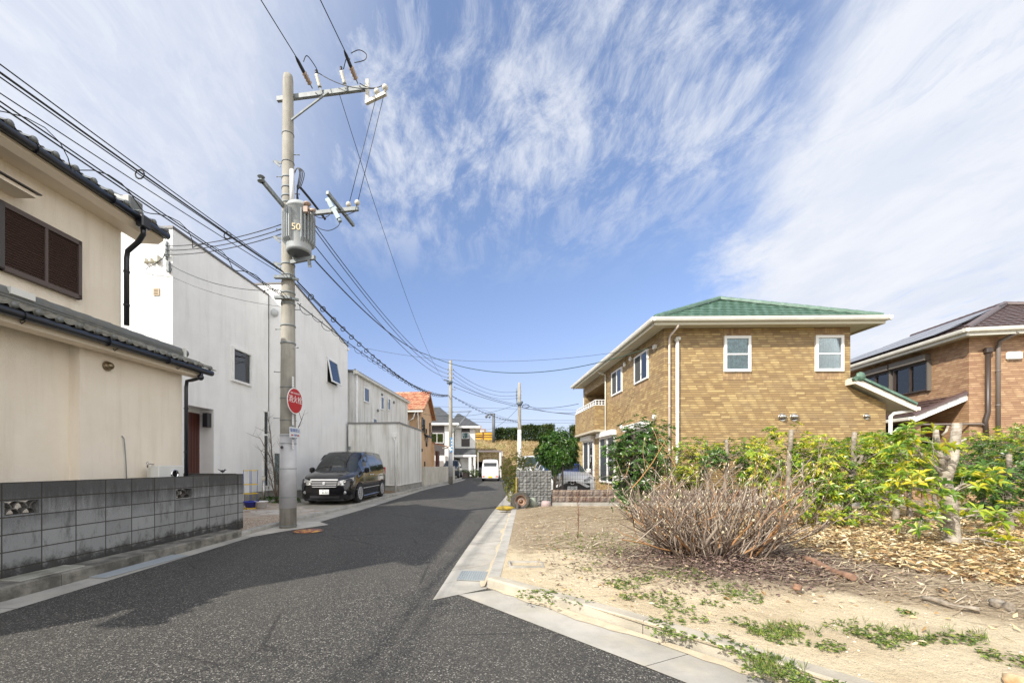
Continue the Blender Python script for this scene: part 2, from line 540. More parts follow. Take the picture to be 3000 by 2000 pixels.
# far plain under everything
b = MB()
b.quad((-400, -60, -.05), (400, -60, -.05), (400, 900, -.05), (-400, 900, -.05))
struct(b.build('ground', mat('plain_soil', (.16, .13, .085), .95, (.10, .12, .045), .3, bump=.3, bs=4)), 'dry plain reaching the horizon behind the houses')

b = MB()
b.poly([(-5.1, -30, 0), (14, -30, 0), (14, 8, 0), (14, 52, 0), (-5, 52, 0), (-5.1, 10, 0)])
struct(b.build('road', M_ASPH), 'grey speckled asphalt lane running to the embankment')

# patch of newer asphalt seam
def strip(name, L, Rr, z, m, label, seg=None):
    """a sheet between two polylines of equal length"""
    b = MB()
    for i in range(len(L) - 1):
        b.quad((*L[i], z), (*Rr[i], z), (*Rr[i + 1], z), (*L[i + 1], z))
    return struct(b.build(name, m), label)
def along(poly, s):
    for i in range(len(poly) - 1):
        p, q = Vector(poly[i]), Vector(poly[i + 1]); l = (q - p).length
        if s <= l or i == len(poly) - 2: return p.lerp(q, s / l), (q - p).normalized()
        s -= l
def plen(poly): return sum((Vector(poly[i + 1]) - Vector(poly[i])).length for i in range(len(poly) - 1))

# street gutters (flat concrete channel strips cast in slabs with thin joints)
def slabs(name, Le, Re, z, m, label, step=.6, gap=.003, camber=0):
    b = MB(); tot = plen(Le); n = max(1, int(tot / step))
    totr = plen(Re)
    for i in range(n):
        p0, d0 = along(Le, tot * i / n + gap); p1, _ = along(Le, tot * (i + 1) / n - gap)
        q0, _ = along(Re, totr * i / n + gap); q1, _ = along(Re, totr * (i + 1) / n - gap)
        j = rnd(-.0012, .0012)
        b.quad((*p0, z + j), (*q0, z + j), (*q1, z + j), (*p1, z + j))
    return struct(b.build(name, m, fix=False), label)
KLf = [(-5.9, -4), (-5.02, 3.5), (-4.60, 8.35)]            # left kerb face at the block wall
LA = [(-5.6, -4), (-4.60, 3.4), (-4.38, 8.3)]
slabs('gutter', KLf, LA, .005, M_GUT, 'narrow concrete gutter below the dark block wall', 2.0)
# pad around the first pole
b = MB(); b.poly([(-4.60, 8.35, .008), (-4.38, 8.3, .008), (-4.05, 9.0, .008), (-3.42, 10.0, .008), (-3.82, 10.5, .008), (-4.42, 10.6, .008), (-4.55, 9.6, .008)])
struct(b.build('gutter', mat('pale_concrete', (.50, .47, .41), .85, (.40, .37, .32), 3, bump=.2, bs=60)), 'pale concrete apron round the foot of the big pole')
KL2 = [(-4.42, 10.6), (-3.98, 14.0), (-3.45, 19.5), (-3.12, 22.6), (-2.72, 26.0), (-1.9, 31), (-1.10, 37.5), (-.9, 41)]
LA2 = [(-3.82, 10.5), (-3.42, 14.0), (-3.0, 19.5), (-2.75, 22.6), (-2.35, 26.0), (-1.5, 31), (-.72, 37.5), (-.5, 41)]
slabs('gutter', KL2, LA2, .005, M_GUT, 'concrete gutter in front of the driveway and low cream wall', 1.2)
RA = [(-.41, 4.44), (-.163, 6.51), (.518, 11.7), (2.14, 22.7), (5.0, 44)]
RK = [(.18, 4.85), (.45, 6.75), (1.18, 12.2), (2.75, 22.7), (5.6, 44)]
slabs('gutter', RA, RK, .005, M_GUT, 'wide concrete gutter along the right side of the lane', .62)
CA = [(-.41, 4.44), (-.14, 4.63), (1.175, 3.07), (3.5, .2), (8, -5.4)]
CK = [(.0, 4.80), (.26, 4.80), (1.55, 3.33), (3.9, .45), (8.5, -5.1)]
slabs('gutter', CA[1:], CK[1:], .0075, M_GUT, 'concrete gutter curving along the cross street kerb', 1.9)
# sand drifted against the kerbs
def drift(pts, w, z, label, seed):
    b = MB(); tot = plen(pts); n = int(tot / .12); L = []; Q = []
    for i in range(n + 1):
        p, d = along(pts, tot * i / n); nn = Vector((-d.y, d.x))
        k = w * (.35 + 1.1 * abs(mnoise.noise(Vector((i * .13, seed, 0)))) + .25 * mnoise.noise(Vector((i * .9, seed, 3))))
        L.append((p.x, p.y, z + .012)); Q.append((p.x + nn.x * k, p.y + nn.y * k, z))
    for i in range(n): b.quad(L[i], Q[i], Q[i + 1], L[i + 1])
    return struct(b.build('sand', M_SANDP, fix=False), label)
M_SANDP = mat('drifted_sand', (.54, .465, .34), .95, (.46, .39, .28), 7, bump=.5, bs=160)
drift([(0.28, 4.86), (1.60, 3.33), (3.95, .45), (8.5, -5.1)][::-1], .17, .0125, 'strip of drifted sand at the foot of the cross street kerb', 1)
drift([(.16, 4.9), (.46, 6.75), (1.18, 12.2)], .13, .0105, 'sand drifted against the kerb beside the gutter grating', 5)

def kerb(pts, w, h, side, label, seg=.6, m=None, top=None, z=0):
    """kerb stones laid along pts, width w to the given side"""
    b = MB(); tot = plen(pts); n = max(1, round(tot / seg))
    for i in range(n):
        p0, d0 = along(pts, tot * i / n + .003); p1, d1 = along(pts, tot * (i + 1) / n - .003)
        n0 = Vector((-d0.y, d0.x)) * side * w; n1 = Vector((-d1.y, d1.x)) * side * w
        hh = h + rnd(-.004, .004); c = .018
        o0 = Vector((n0.x, n0.y, 0)); o1 = Vector((n1.x, n1.y, 0)); u0 = o0 * (c / w); u1 = o1 * (c / w)
        P0 = Vector((*p0, z)); P1 = Vector((*p1, z)); Z = Vector((0, 0, 1))
        vs = [P0 - Z * .05, P0 + Z * (hh - c), P0 + u0 + Z * hh, P0 + o0 + Z * hh, P0 + o0 - Z * .05,
              P1 - Z * .05, P1 + Z * (hh - c), P1 + u1 + Z * hh, P1 + o1 + Z * hh, P1 + o1 - Z * .05]
        b.add(vs, [(0, 1, 6, 5), (1, 2, 7, 6), (2, 3, 8, 7), (3, 4, 9, 8), (0, 4, 3, 2, 1), (5, 6, 7, 8, 9)])
    return struct(b.build('kerb', m or M_CONC), label)
M_KERB = mat('old_kerb', (.25, .235, .20), .9, (.10, .095, .08), 4, bump=.5, bs=60, dirt=(.05, .048, .04), ds=(1.5, 1.5, 3), da=.7)
kerb([(-5.9, -4), (-5.02, 3.5), (-4.60, 8.35)], .34, .15, 1, 'dark mossy kerb stones at the foot of the block wall', 1.15, M_KERB)
b = MB(frame((-4.975, 4.98, 0), (.1, 1, 0), (1, -.1, 0)))
b.box(-.36, -.30, -.01, .36, .012, .163, 0, .012)
struct(b.build('kerb', mat('new_kerb', (.34, .33, .28), .85, (.20, .19, .15), 4, bump=.4, bs=60)), 'one paler replaced kerb block below the pierced wall block')
kerb([(-4.60, 8.35), (-4.56, 9.5), (-4.42, 10.6), (-3.98, 14.0), (-3.45, 19.5), (-3.2, 21.2)], .13, .09, 1, 'low kerb in front of the driveway with the black minivan', .6, M_CONC)
kerb([(-3.2, 21.2), (-3.05, 22.6), (-2.72, 26.0), (-1.9, 31), (-1.10, 37.5), (-.9, 41)], .16, .14, 1, 'raised kerb below the white annex and cream wall', .6, M_CONC)
kerb([(.19, 4.92), (.45, 6.75), (1.18, 12.2), (1.32, 13.2)], .15, .11, -1, 'right hand kerb between gutter and sandy lot', .6, M_CONC)
kerb([(.19, 4.90), (1.02, 4.03), (1.66, 3.33), (3.95, .45), (8.5, -5.1)], .15, .12, 1, 'kerb bounding the sandy lot along the cross street', 1.9, mat('sandy_kerb', (.44, .40, .32), .9, (.33, .30, .24), 3, bump=.4, bs=60))

# ---- sandy lot on the right
def xleft(y):
    return .30 + (y - 4.9) * .134 if y > 4.9 else .30 + (4.9 - y) * .828
def gz(x, y):
    e = min(max((x - xleft(y)) / 1.2, 0), 1) if y < 13 else 1
    z = .105 + e * .05
    z += .035 * e * mnoise.noise(Vector((x * .7, y * .7, 1.3))) + .012 * e * mnoise.noise(Vector((x * 3, y * 3, 0)))
    z += .10 * math.exp(-((x - 3.3) ** 2 + (y - 5.3) ** 2) / 1.8)
    z += .16 * math.exp(-((x - 6.6) ** 2 / 9 + (y - 6.6) ** 2 / 3.5))
    if y > 12.6: z = lerp(z, .11, min(1, (y - 12.6)))
    return z
def lotmat():
    m, t = custom('sandy_soil')
    co = t.node('ShaderNodeTexCoord').outputs['Object']
    X, Y, Z = t.node('ShaderNodeSeparateXYZ', {0: co}).outputs
    n = t.noise(co, 1.3, 8, .65); f = t.noise(co, 9, 6, .65); g = t.noise(co, 120, 3)
    sand = t.mix(t.step(g, .3, .7), (.71, .61, .43), (.58, .485, .325))
    sand = t.mix(t.math('MULTIPLY', t.step(t.noise(co, 34, 4, .7), .56, .70), .5), sand, (.38, .30, .21))
    sand = t.mix(t.math('MULTIPLY', t.step(n, .4, .65), .5), sand, (.44, .34, .21))
    straw = t.mix(t.step(t.noise(t.scale(co, (14, 38, 10)), 1.6, 6, .7), .40, .62), (.44, .35, .235), (.17, .125, .085))
    # straw litter increases away from the sunny sand strip near the kerbs
    q = t.math('ADD', t.math('MULTIPLY', X, .62), t.math('MULTIPLY', Y, .78))       # distance-like from the near corner
    k = t.math('ADD', t.step(q, 4.7, 6.2), t.math('MULTIPLY', t.math('SUBTRACT', n, .5), 2.2))
    c = t.mix(t.math('MULTIPLY', t.step(k, .20, .85), .85), sand, straw)
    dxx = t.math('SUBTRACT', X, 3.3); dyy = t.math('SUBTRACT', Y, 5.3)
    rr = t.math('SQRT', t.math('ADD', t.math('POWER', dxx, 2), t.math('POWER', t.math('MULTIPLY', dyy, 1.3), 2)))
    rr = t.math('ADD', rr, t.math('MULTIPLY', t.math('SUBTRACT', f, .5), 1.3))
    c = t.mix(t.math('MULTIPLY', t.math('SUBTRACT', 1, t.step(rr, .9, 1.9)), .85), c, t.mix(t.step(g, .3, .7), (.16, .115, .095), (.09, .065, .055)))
    b = t.node('ShaderNodeBump', {'Strength': 1, 'Distance': .05, 'Height': t.math('ADD', t.math('ADD', f, t.math('MULTIPLY', t.noise(co, 34, 5, .7), .5)), t.math('MULTIPLY', g, .3))})
    p = t.node('ShaderNodeBsdfPrincipled', {'Base Color': c, 'Roughness': .95, 'Normal': b, 'Specular IOR Level': .15})
    t.node('ShaderNodeOutputMaterial', {'Surface': p})
    return m
M_LOT = lotmat()
ys = [-6 + .14 * i for i in range(146)] + [15 + 2.2 * i for i in range(18)]
cols = [0]
st = .1
while cols[-1] < 60:
    cols.append(cols[-1] + st)
    if cols[-1] > 9: st *= 1.25
vs = []
for y in ys:
    for c in cols:
        x = xleft(y) + c; vs.append((x, y, gz(x, y)))
n = len(cols)
b = MB(); b.add(vs, [(i * n + j, i * n + j + 1, (i + 1) * n + j + 1, (i + 1) * n + j) for i in range(len(ys) - 1) for j in range(n - 1)], 0, True)
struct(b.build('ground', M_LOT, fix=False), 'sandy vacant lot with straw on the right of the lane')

# ---- ground of the plots on the left
def driveway_mat():
    m, t = custom('driveway_paving')
    co = t.node('ShaderNodeTexCoord').outputs['Object']
    X, Y, Z = t.node('ShaderNodeSeparateXYZ', {0: co}).outputs
    conc = t.mix(t.step(t.noise(co, 1.5, 7, .6), .4, .7), (.36, .335, .28), (.27, .25, .205))
    peb = t.node('ShaderNodeTexVoronoi', {'Vector': co, 'Scale': 42.0})
    pc = t.ramp(t.node('ShaderNodeSeparateColor', {0: peb.outputs['Color']}).outputs[0], [(0, (.16, .11, .075)), (.5, (.36, .27, .19)), (1, (.6, .5, .38))])
    st = t.node('ShaderNodeTexVoronoi', {'Vector': t.vmath('ADD', co, t.vmath('MULTIPLY', t.node('ShaderNodeTexNoise', {'Scale': 3.0}).outputs[1], (.25, .25, 0))), 'Scale': 2.6}, feature='F1')
    se = t.node('ShaderNodeTexVoronoi', {'Vector': co, 'Scale': 2.6}, feature='DISTANCE_TO_EDGE')
    sc = t.ramp(t.node('ShaderNodeSeparateColor', {0: st.outputs['Color']}).outputs[0], [(0, (.46, .42, .36)), (.35, (.34, .25, .18)), (.7, (.52, .50, .46)), (1, (.40, .31, .22))])
    sc = t.mix(t.step(se.outputs['Distance'], .0, .05), (.27, .25, .21), sc)
    wav = t.math('MULTIPLY', t.math('SUBTRACT', t.noise(co, .9, 3), .5), 1.6)
    a = t.math('ADD', Y, wav)
    c = t.mix(t.step(a, 10.75, 10.8), pc, sc)
    c = t.mix(t.step(t.math('ADD', a, t.math('MULTIPLY', t.math('ADD', X, 5.0), .9)), 12.9, 13.0), c, conc)
    b = t.node('ShaderNodeBump', {'Strength': .3, 'Distance': .01, 'Height': peb.outputs['Distance']})
    p = t.node('ShaderNodeBsdfPrincipled', {'Base Color': c, 'Roughness': .85, 'Normal': b})
    t.node('ShaderNodeOutputMaterial', {'Surface': p})
    return m
b = MB()
b.poly([(-4.72, 8.5, .082), (-4.69, 9.5, .082), (-4.55, 10.62, .082), (-4.11, 14.0, .082), (-3.56, 19.5, .082), (-3.32, 21.3, .082), (-9, 21.3, .082), (-9.5, 8.5, .082)])
struct(b.build('driveway', driveway_mat()), 'crazy paved and pebbled driveway under the black minivan')
b = MB()
b.poly([(-5.35, 8.5, .10), (-5.35, 3.5, .10), (-6.2, -4, .10), (-30, -4, .10), (-30, 8.5, .10)])
struct(b.build('ground', mat('yard_soil', (.22, .18, .13), .95, (.15, .125, .09), 3)), 'narrow yard behind the block wall')
b = MB(); b.poly([(-3.3, 21.3, .085), (-2.9, 26, .085), (-1.25, 37.5, .085), (-1.05, 41, .085), (-.8, 44, .085), (-1.6, 50, .085), (-40, 52, .085), (-40, 21.3, .085)])
struct(b.build('pavement', mat('yard_concrete', (.34, .32, .28), .9, (.25, .235, .2), 2)), 'concrete plots on the far left side of the lane')
b = MB(); b.lathe([(.9, 0), (.75, .05), (.45, .10), (.15, .13), (0.001, .135)], (-4.6, 20.4, .08), 18)
o = b.build('ground', mat('brown_soil', (.20, .13, .075), .95, (.13, .09, .05), 5, bump=.8, bs=30)); struct(o, 'small heap of brown soil against the white annex')

# ---- embankment beyond the lane
def hill_z(x, y):
    base = 50.5 + .06 * (x - 2)
    k = min(max((y - base) / 11.0, 0), 1)
    k = k * k * (3 - 2 * k) * .35 + k * .65
    return -.04 + 5.25 * k + (.22 * mnoise.noise(Vector((x * .35, y * .35, 0))) + .1 * mnoise.noise(Vector((x, y, 4)))) * min(1, k * 4)
def hillmat():
    m, t = custom('dry_grass')
    co = t.node('ShaderNodeTexCoord').outputs['Object']
    n = t.noise(co, .35, 6, .7); f = t.noise(t.scale(co, (1, 1, 1.6)), .9, 10, .82)
    c = t.ramp(f, [(.34, (.08, .06, .025)), (.44, (.20, .14, .065)), (.52, (.36, .265, .14)), (.60, (.46, .36, .22)), (.68, (.14, .10, .05))])
    c = t.mix(t.math('MULTIPLY', t.step(n, .44, .62), .6), c, (.21, .20, .06))
    c = t.mix(t.math('MULTIPLY', t.step(t.noise(co, .55, 5, .7), .62, .68), .85), c, (.07, .15, .03))
    b = t.node('ShaderNodeBump', {'Strength': 1, 'Distance': .35, 'Height': f})
    p = t.node('ShaderNodeBsdfPrincipled', {'Base Color': c, 'Roughness': .95, 'Normal': b, 'Specular IOR Level': .1})
    t.node('ShaderNodeOutputMaterial', {'Surface': p})
    return m
M_HILL = hillmat()
nx, ny = 90, 44
vs = [(-40 + 110 * i / nx, 48 + 24 * j / ny, 0) for j in range(ny + 1) for i in range(nx + 1)]
vs = [(x, y, hill_z(x, y)) for x, y, _ in vs]
b = MB(); b.add(vs, [(j * (nx + 1) + i, j * (nx + 1) + i + 1, (j + 1) * (nx + 1) + i + 1, (j + 1) * (nx + 1) + i) for j in range(ny) for i in range(nx)], 0, True)
struct(b.build('hillside', M_HILL, fix=False), 'embankment of dry tawny grass closing the end of the lane')
b = MB(); b.quad((-60, 71.9, 5.2), (90, 71.9, 5.2), (90, 130, 5.0), (-60, 130, 5.0))
struct(b.build('ground', M_HILL), 'flat top of the embankment')
# ================================================================== BEIGE HOUSE (left foreground)
def rz_of(dx_, dy_=1): return -math.atan2(dx_, dy_)
M_BEIGE = mat('beige_stucco', (.88, .80, .675), .9, (.84, .755, .625), 1.4, bump=.6, bs=75, dirt=(.64, .55, .43), ds=(1.6, 1.6, .14), da=.38)
M_BEIGE2 = mat('beige_soffit', (.80, .70, .56), .8)
M_GUTB = mat('black_gutter', (.012, .014, .02), .3, spec=.6)
M_KAWA = mat('grey_kawara', (.16, .17, .165), .42, (.10, .105, .10), 6, spec=.6, dirt=(.26, .25, .21), ds=(2, 2, 2), da=.6)
M_KAWA2 = mat('mossy_kawara', (.27, .26, .22), .6, (.13, .125, .10), 9, bump=.3, bs=60)
H = thing('beige_house', 'two storey beige stucco house with grey tile roofs beside the block wall', 'house', (-5.97, 8.6, 0), rz_of(.09))
b = MB()
b.box(-7.5, -7.7, .1, -.18, -2.0, 3.42)
b.box(-7.5, -2.06, .1, 0, 0, 3.42)
b.build('wall', M_BEIGE, H)
b = MB(); b.box(-7.2, -7.55, 3.43, -.2, -1.16, 5.80); b.build('wall', M_BEIGE, H)
# lower pent roof
def kawara(bt, be, x0, z0, x1, z1, ya, yb, pitch=.27):
    """round-and-pan tiles: x0,z0 eave, x1,z1 top, between ya and yb"""
    n = int((yb - ya) / pitch)
    s = Vector((x1 - x0, 0, z1 - z0)); L = s.length; s.normalize(); up = Vector((-s.z, 0, s.x)); up = up if up.z > 0 else -up
    rows = max(1, round(L / .24))
    for i in range(n + 1):
        y = ya + (yb - ya) * i / n
        for r in range(rows):
            a = Vector((x0, y, z0)) + s * (L * r / rows); c = Vector((x0, y, z0)) + s * (L * (r + 1.1) / rows)
            for (u0, u1, sg, rr) in ((0, .5, 1, .047), (.5, 1.0, -1, .025)):
                pts0 = []; pts1 = []
                for k in range(5):
                    w = k / 4; yy = pitch * (u0 + (u1 - u0) * w) * .97 - pitch * .25
                    hgt = sg * rr * math.sin(math.pi * w) + .02
                    pts0.append(a + Vector((0, yy, 0)) + up * (hgt + .018)); pts1.append(c + Vector((0, yy, 0)) + up * (hgt - .006))
                vs = pts0 + pts1
                bt.add(vs, [(k, k + 1, k + 6, k + 5) for k in range(4)], 0)
                if sg > 0: bt.add(pts0 + [a - up * .03 + Vector((0, -.01, 0))], [(0, 1, 2, 3, 4, 5)], 0)
        e = Vector((x0, y, z0)) + s * .01 + up * .045
        be.M = I4
        be.ball(tuple(e), .048, 8, 0, (1, 1, 1))
b = MB(); b.poly([(.38, -7.9, 3.44), (.38, .34, 3.44), (-.25, .34, 3.70), (-.25, -7.9, 3.70)]); b.poly([(-.25, -1.16, 3.70), (-.25, .34, 3.70), (-1.0, .34, 3.44), (-1.0, -1.16, 3.44)])
b.poly([(.38, -7.9, 3.40), (.38, .34, 3.40), (-.02, .34, 3.40), (-.02, -7.9, 3.40)]); b.poly([(.38, .34, 3.40), (.38, .34, 3.44), (-.25, .34, 3.70), (-1.0, .34, 3.44), (-1.0, .34, 3.40)])
rf = b.build('roof', M_KAWA2, H)
bt = MB(); be = MB()
kawara(bt, be, .40, 3.45, -.12, 3.665, -7.85, .28)
bt.add(be.v, be.f, 1, True); bt.build('roof_tiles', [M_KAWA2, M_KAWA], rf, fix=False)
b = MB(); b.box(-.30, -7.8, 3.66, -.12, .26, 3.83); ridge(b, (-.21, -7.8, 3.85), (-.21, .30, 3.85), .075, .34)
for z in (3.70, 3.74, 3.78): b.box(-.31, -7.81, z, -.108, .27, z + .012)
b.cyl((-.21, .28, 3.83), (-.21, .36, 3.83), .075, n=12)
b.build('roof_ridge', M_KAWA, rf)
b = MB(); b.box(-.33, .18, 3.67, -.09, .235, 3.90); b.build('mortar_patch', mat('white_mortar', (.7, .7, .66), .9), rf)
b = MB(); b.box(-.325, -2.9, 3.80, -.09, -2.6, 3.9); b.build('mortar_patch', MATS['white_mortar'], rf)
b = MB(); b.box(.06, -7.8, 3.28, .30, .22, 3.40); b.box(.0, -7.8, 3.36, .06, .22, 3.42); b.build('fascia', M_BEIGE2, H)
def gutter_tube(parent, p, q, r=.055, m=None, hooks=True):
    b = MB(); b.tube([p, q], r, 10); 
    p = Vector(p); q = Vector(q); L = (q - p).length
    n = int(L / 1.1)
    for i in range(1, n): 
        c = p.lerp(q, i / n); b.tube([c, c.lerp(q, .03 / L)], r * 1.22, 10)
    g = b.build('rain_gutter', m or M_GUTB, parent)
    return g
g = gutter_tube(H, (.40, -7.8, 3.39), (.40, .34, 3.39), .058)
for k in range(6):
    b = MB(); y = -7.0 + 1.3 * k; b.tube([(.40, y, 3.34), (.33, y, 3.30), (.31, y, 3.33)], .008, 4); b.build('gutter_hook', M_GUTB, g)
b = MB(); b.tube([(.40, .05, 3.36), (.37, .05, 3.24), (.20, .05, 3.20), (.07, .05, 3.18), (.05, .05, 3.05), (.05, .05, .3)], .036, 8); b.ball((.37, .05, 3.25), .065)
for z in (2.6, 1.7): b.cyl((.05, .05, z), (.05, .05, z + .02), .045)
b.build('downpipe', M_GUTB, H)
# upper roof: gable running along the street
b = MB()
ex, ez, rxx, rz_ = .26, 5.80, -3.55, 7.55
b.extr([(ex, -7.7, ez), (rxx, -7.7, rz_), (-7.4, -7.7, ez), (-7.4, -7.7, ez - .1), (rxx, -7.7, rz_ - .12), (ex, -7.7, ez - .1)], (0, 7.0, 0))
b.poly([(-.2, -7.56, 5.7), (-7.2, -7.56, 5.7), (rxx, -7.56, rz_ - .1)])
rf = b.build('roof', M_KAWA, H)
bt = MB(); be = MB()
kawara(bt, be, ex + .03, ez + .01, rxx, rz_ + .03, -7.6, -.74)
bt.add(be.v, be.f, 0, True); bt.build('roof_tiles', M_KAWA, rf, fix=False)
b = MB(); ridge(b, (ex - .12, -1.28, ez + .09), (rxx, -1.28, rz_ + .10), .09, .3, .10); ridge(b, (rxx, -7.7, rz_ + .05), (rxx, -.6, rz_ + .05), .1, .3, .16)
b.box(ex - .22, -1.42, ez + .06, ex - .04, -1.14, ez + .30, 0, .02); b.build('roof_ridge', M_KAWA, rf)
b = MB(); b.box(ex - .2, -1.38, ez + .04, ex - .10, -1.18, ez + .32); b.build('mortar_patch', MATS['white_mortar'], rf)
b = MB()
b.extr([(-.22, -7.35, 5.63), (-.22, -7.35, 5.78), (ex - .02, -7.35, 5.74), (ex - .02, -7.35, 5.66), (ex - .12, -7.35, 5.60)], (0, 6.62, 0))
b.extr([(-7.2, -1.15, 5.81), (-.2, -1.15, 5.81), (rxx, -1.15, 7.40)], (0, .02, 0))
b.build('fascia', M_BEIGE2, H)
gutter_tube(H, (ex + .06, -7.35, 5.74), (ex + .06, -.72, 5.74), .055)
b = MB(); b.box(ex, -1.36, 5.58, ex + .15, -1.18, 5.80, 0, .02)
b.tube([(ex + .07, -1.27, 5.6), (ex + .06, -1.25, 5.50), (ex - .08, -1.2, 5.40), (-.10, -1.13, 5.28), (-.13, -1.12, 5.15), (-.13, -1.12, 3.95)], .042, 10)
for z in (4.9, 4.3): b.cyl((-.13, -1.12, z), (-.13, -1.12, z + .03), .052)
b.build('downpipe', M_GUTB, H)
# upper window, shutter box, awning
Mw = frame((-.2, -3.95, 4.12), (0, 1, 0), (1, 0, 0))
b = MB(Mw)
b.box(0, .02, 0, .9, .09, .86); b.box(.9, .02, -.01, .98, .11, .88)
w = b.build('window', mat('dark_sash', (.06, .052, .05), .5), H)
b = MB(Mw); b.box(.05, .08, .05, .6, .095, .8); b.build('pane', M_GLASS, w)
b = MB(Mw); b.box(.94, .02, -.03, 2.02, .10, .035); b.box(.94, .02, .83, 2.02, .10, .90)
b.box(.94, .02, -.03, .99, .10, .90); b.box(1.97, .02, -.03, 2.02, .10, .90); b.box(1.49, .02, .0, 1.53, .095, .88)
for k in range(22):
    z = .04 + k * .0362
    b.add([(.99, .055, z), (1.97, .055, z), (1.97, .085, z + .012), (.99, .085, z + .012), (1.97, .055, z + .034), (.99, .055, z + .034)], [(0, 1, 2, 3), (3, 2, 4, 5)], 1)
b.box(.99, .02, .03, 1.97, .05, .84, 1)
b.build('shutter', [mat('brown_frame', (.095, .07, .06), .5), mat('red_brown_louvre', (.105, .068, .058), .5)], H)
b = MB(Mw); b.extr([(-1.8, 0, 1.16), (-1.8, .34, 1.10), (-1.8, .34, 1.05), (-1.8, 0, 1.07)], (2.98, 0, 0)); b.build('awning', M_BEIGE2, H)
b = MB(Mw); b.extr([(-1.8, 0, 1.185), (-1.8, .38, 1.12), (-1.8, .38, 1.105), (-1.8, 0, 1.165)], (3.02, 0, 0)); b.build('awning_flashing', M_DARKF, H)
b = MB(); b.lathe([(.02, 0), (.075, 0), (.085, .02), (.07, .05), (.055, .07)], (.0, -1.62, 3.1), 14, axis='X')
b.ball((.06, -1.62, 3.10), .062, 12, 0, (1, 1, 1)); b.build('vent_hood', mat('bronze', (.30, .25, .17), .35, (.2, .16, .1), 20, metal=.9), H)
b = MB(); b.tube([(.01, -1.35, 1.95), (.03, -1.33, 1.9), (.035, -1.3, 1.5), (.035, -1.28, 1.0)], .009, 5); b.build('water_pipe', M_STEEL, H)

# ---- water heater on the wall
hh = thing('water_heater', 'white gas water heater box fixed to the beige wall behind the block wall', 'water heater', (-5.66, 7.55, .9), rz_of(.09))
b = MB(); b.box(-.17, 0, 0, 0, .58, .53, 0, .008); b.build('body', mat('heater_white', (.68, .68, .64), .45), hh)
b = MB(); b.box(-.28, .05, .05, -.165, .50, .5); b.build('mounting_box', M_OFFW, hh)
b = MB(); b.lathe([(.085, 0), (.09, .03), (.07, .035), (.065, .01)], (0, .34, .37), 18, axis='X', cap=False); b.build('exhaust_ring', M_CHROME, hh)
b = MB(); b.lathe([(.064, .012), (.001, .012)], (0, .34, .37), 14, axis='X'); b.build('exhaust_mouth', M_BLACK, hh)
b = MB(); b.box(0, .13, .20, .003, .15, .22); b.box(0, .16, .205, .003, .24, .215); b.box(0, .2, .15, .003, .30, .157); b.build('maker_mark', M_BLACK, hh)
b = MB(); b.cyl((-.1, -.13, .5), (-.1, -.13, .60), .012); b.cyl((-.12, -.13, .57), (-.12, .02, .55), .01); b.build('tap', M_SS, hh)

# ================================================================== BLOCK WALL
def blockmat():
    m, t = custom('weathered_blocks')
    uv = t.node('ShaderNodeTexCoord').outputs['UV']; co = t.node('ShaderNodeTexCoord').outputs['Object']
    br = t.node('ShaderNodeTexBrick', {'Vector': uv, 'Color1': (0, 0, 0), 'Color2': (1, 1, 1), 'Mortar': (.5, .5, .5), 'Scale': 1,
         'Mortar Size': .0075, 'Mortar Smooth': .2, 'Bias': 0, 'Brick Width': .4, 'Row Height': .2}, offset=0, squash=1)
    Z = t.node('ShaderNodeSeparateXYZ', {0: uv}).outputs[1]
    base = t.ramp(br.outputs['Color'], [(0, (.17, .175, .177)), (.5, (.25, .255, .257)), (1, (.34, .345, .345))])
    g = t.noise(co, 70, 4, .7)
    base = t.mix(t.math('MULTIPLY', t.step(g, .35, .7), .55), base, (.08, .08, .078))
    pale = t.step(t.math('ADD', t.math('ABSOLUTE', t.math('SUBTRACT', Z, .58)), t.math('MULTIPLY', t.math('SUBTRACT', t.noise(co, 2.4, 6, .65), .5), .5)), .42, .18)
    base = t.mix(t.math('MULTIPLY', pale, .55), base, (.30, .305, .30))
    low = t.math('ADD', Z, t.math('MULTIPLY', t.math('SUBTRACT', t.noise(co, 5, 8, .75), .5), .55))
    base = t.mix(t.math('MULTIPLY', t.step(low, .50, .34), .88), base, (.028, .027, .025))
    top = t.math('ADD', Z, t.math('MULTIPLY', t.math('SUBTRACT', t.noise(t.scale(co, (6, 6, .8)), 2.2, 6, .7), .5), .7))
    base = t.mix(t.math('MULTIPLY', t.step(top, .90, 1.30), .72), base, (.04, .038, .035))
    st_ = t.step(t.noise(t.scale(co, (3, 3, .9)), 2.6, 8, .75), .50, .66)
    base = t.mix(t.math('MULTIPLY', st_, .55), base, (.065, .063, .058))
    jo = t.math('MULTIPLY', br.outputs['Fac'], .9)
    base = t.mix(jo, base, (.045, .040, .032))
    b = t.node('ShaderNodeBump', {'Strength': .5, 'Distance': .008, 'Height': t.math('SUBTRACT', t.math('MULTIPLY', g, .5), br.outputs['Fac'])})
    p = t.node('ShaderNodeBsdfPrincipled', {'Base Color': base, 'Roughness': .92, 'Normal': b, 'Specular IOR Level': .25})
    t.node('ShaderNodeOutputMaterial', {'Surface': p})
    return m
M_BLK = blockmat()
# wall runs from world (-5.80,1.0) to (-4.89,8.72); local y measured back from the far end
BW = thing('block_wall', 'blackened concrete block garden wall with two pierced blocks in front of the beige house', 'wall', (-4.885, 8.72, .0), rz_of(.117))
TOPZ = 1.24; ZB = .10
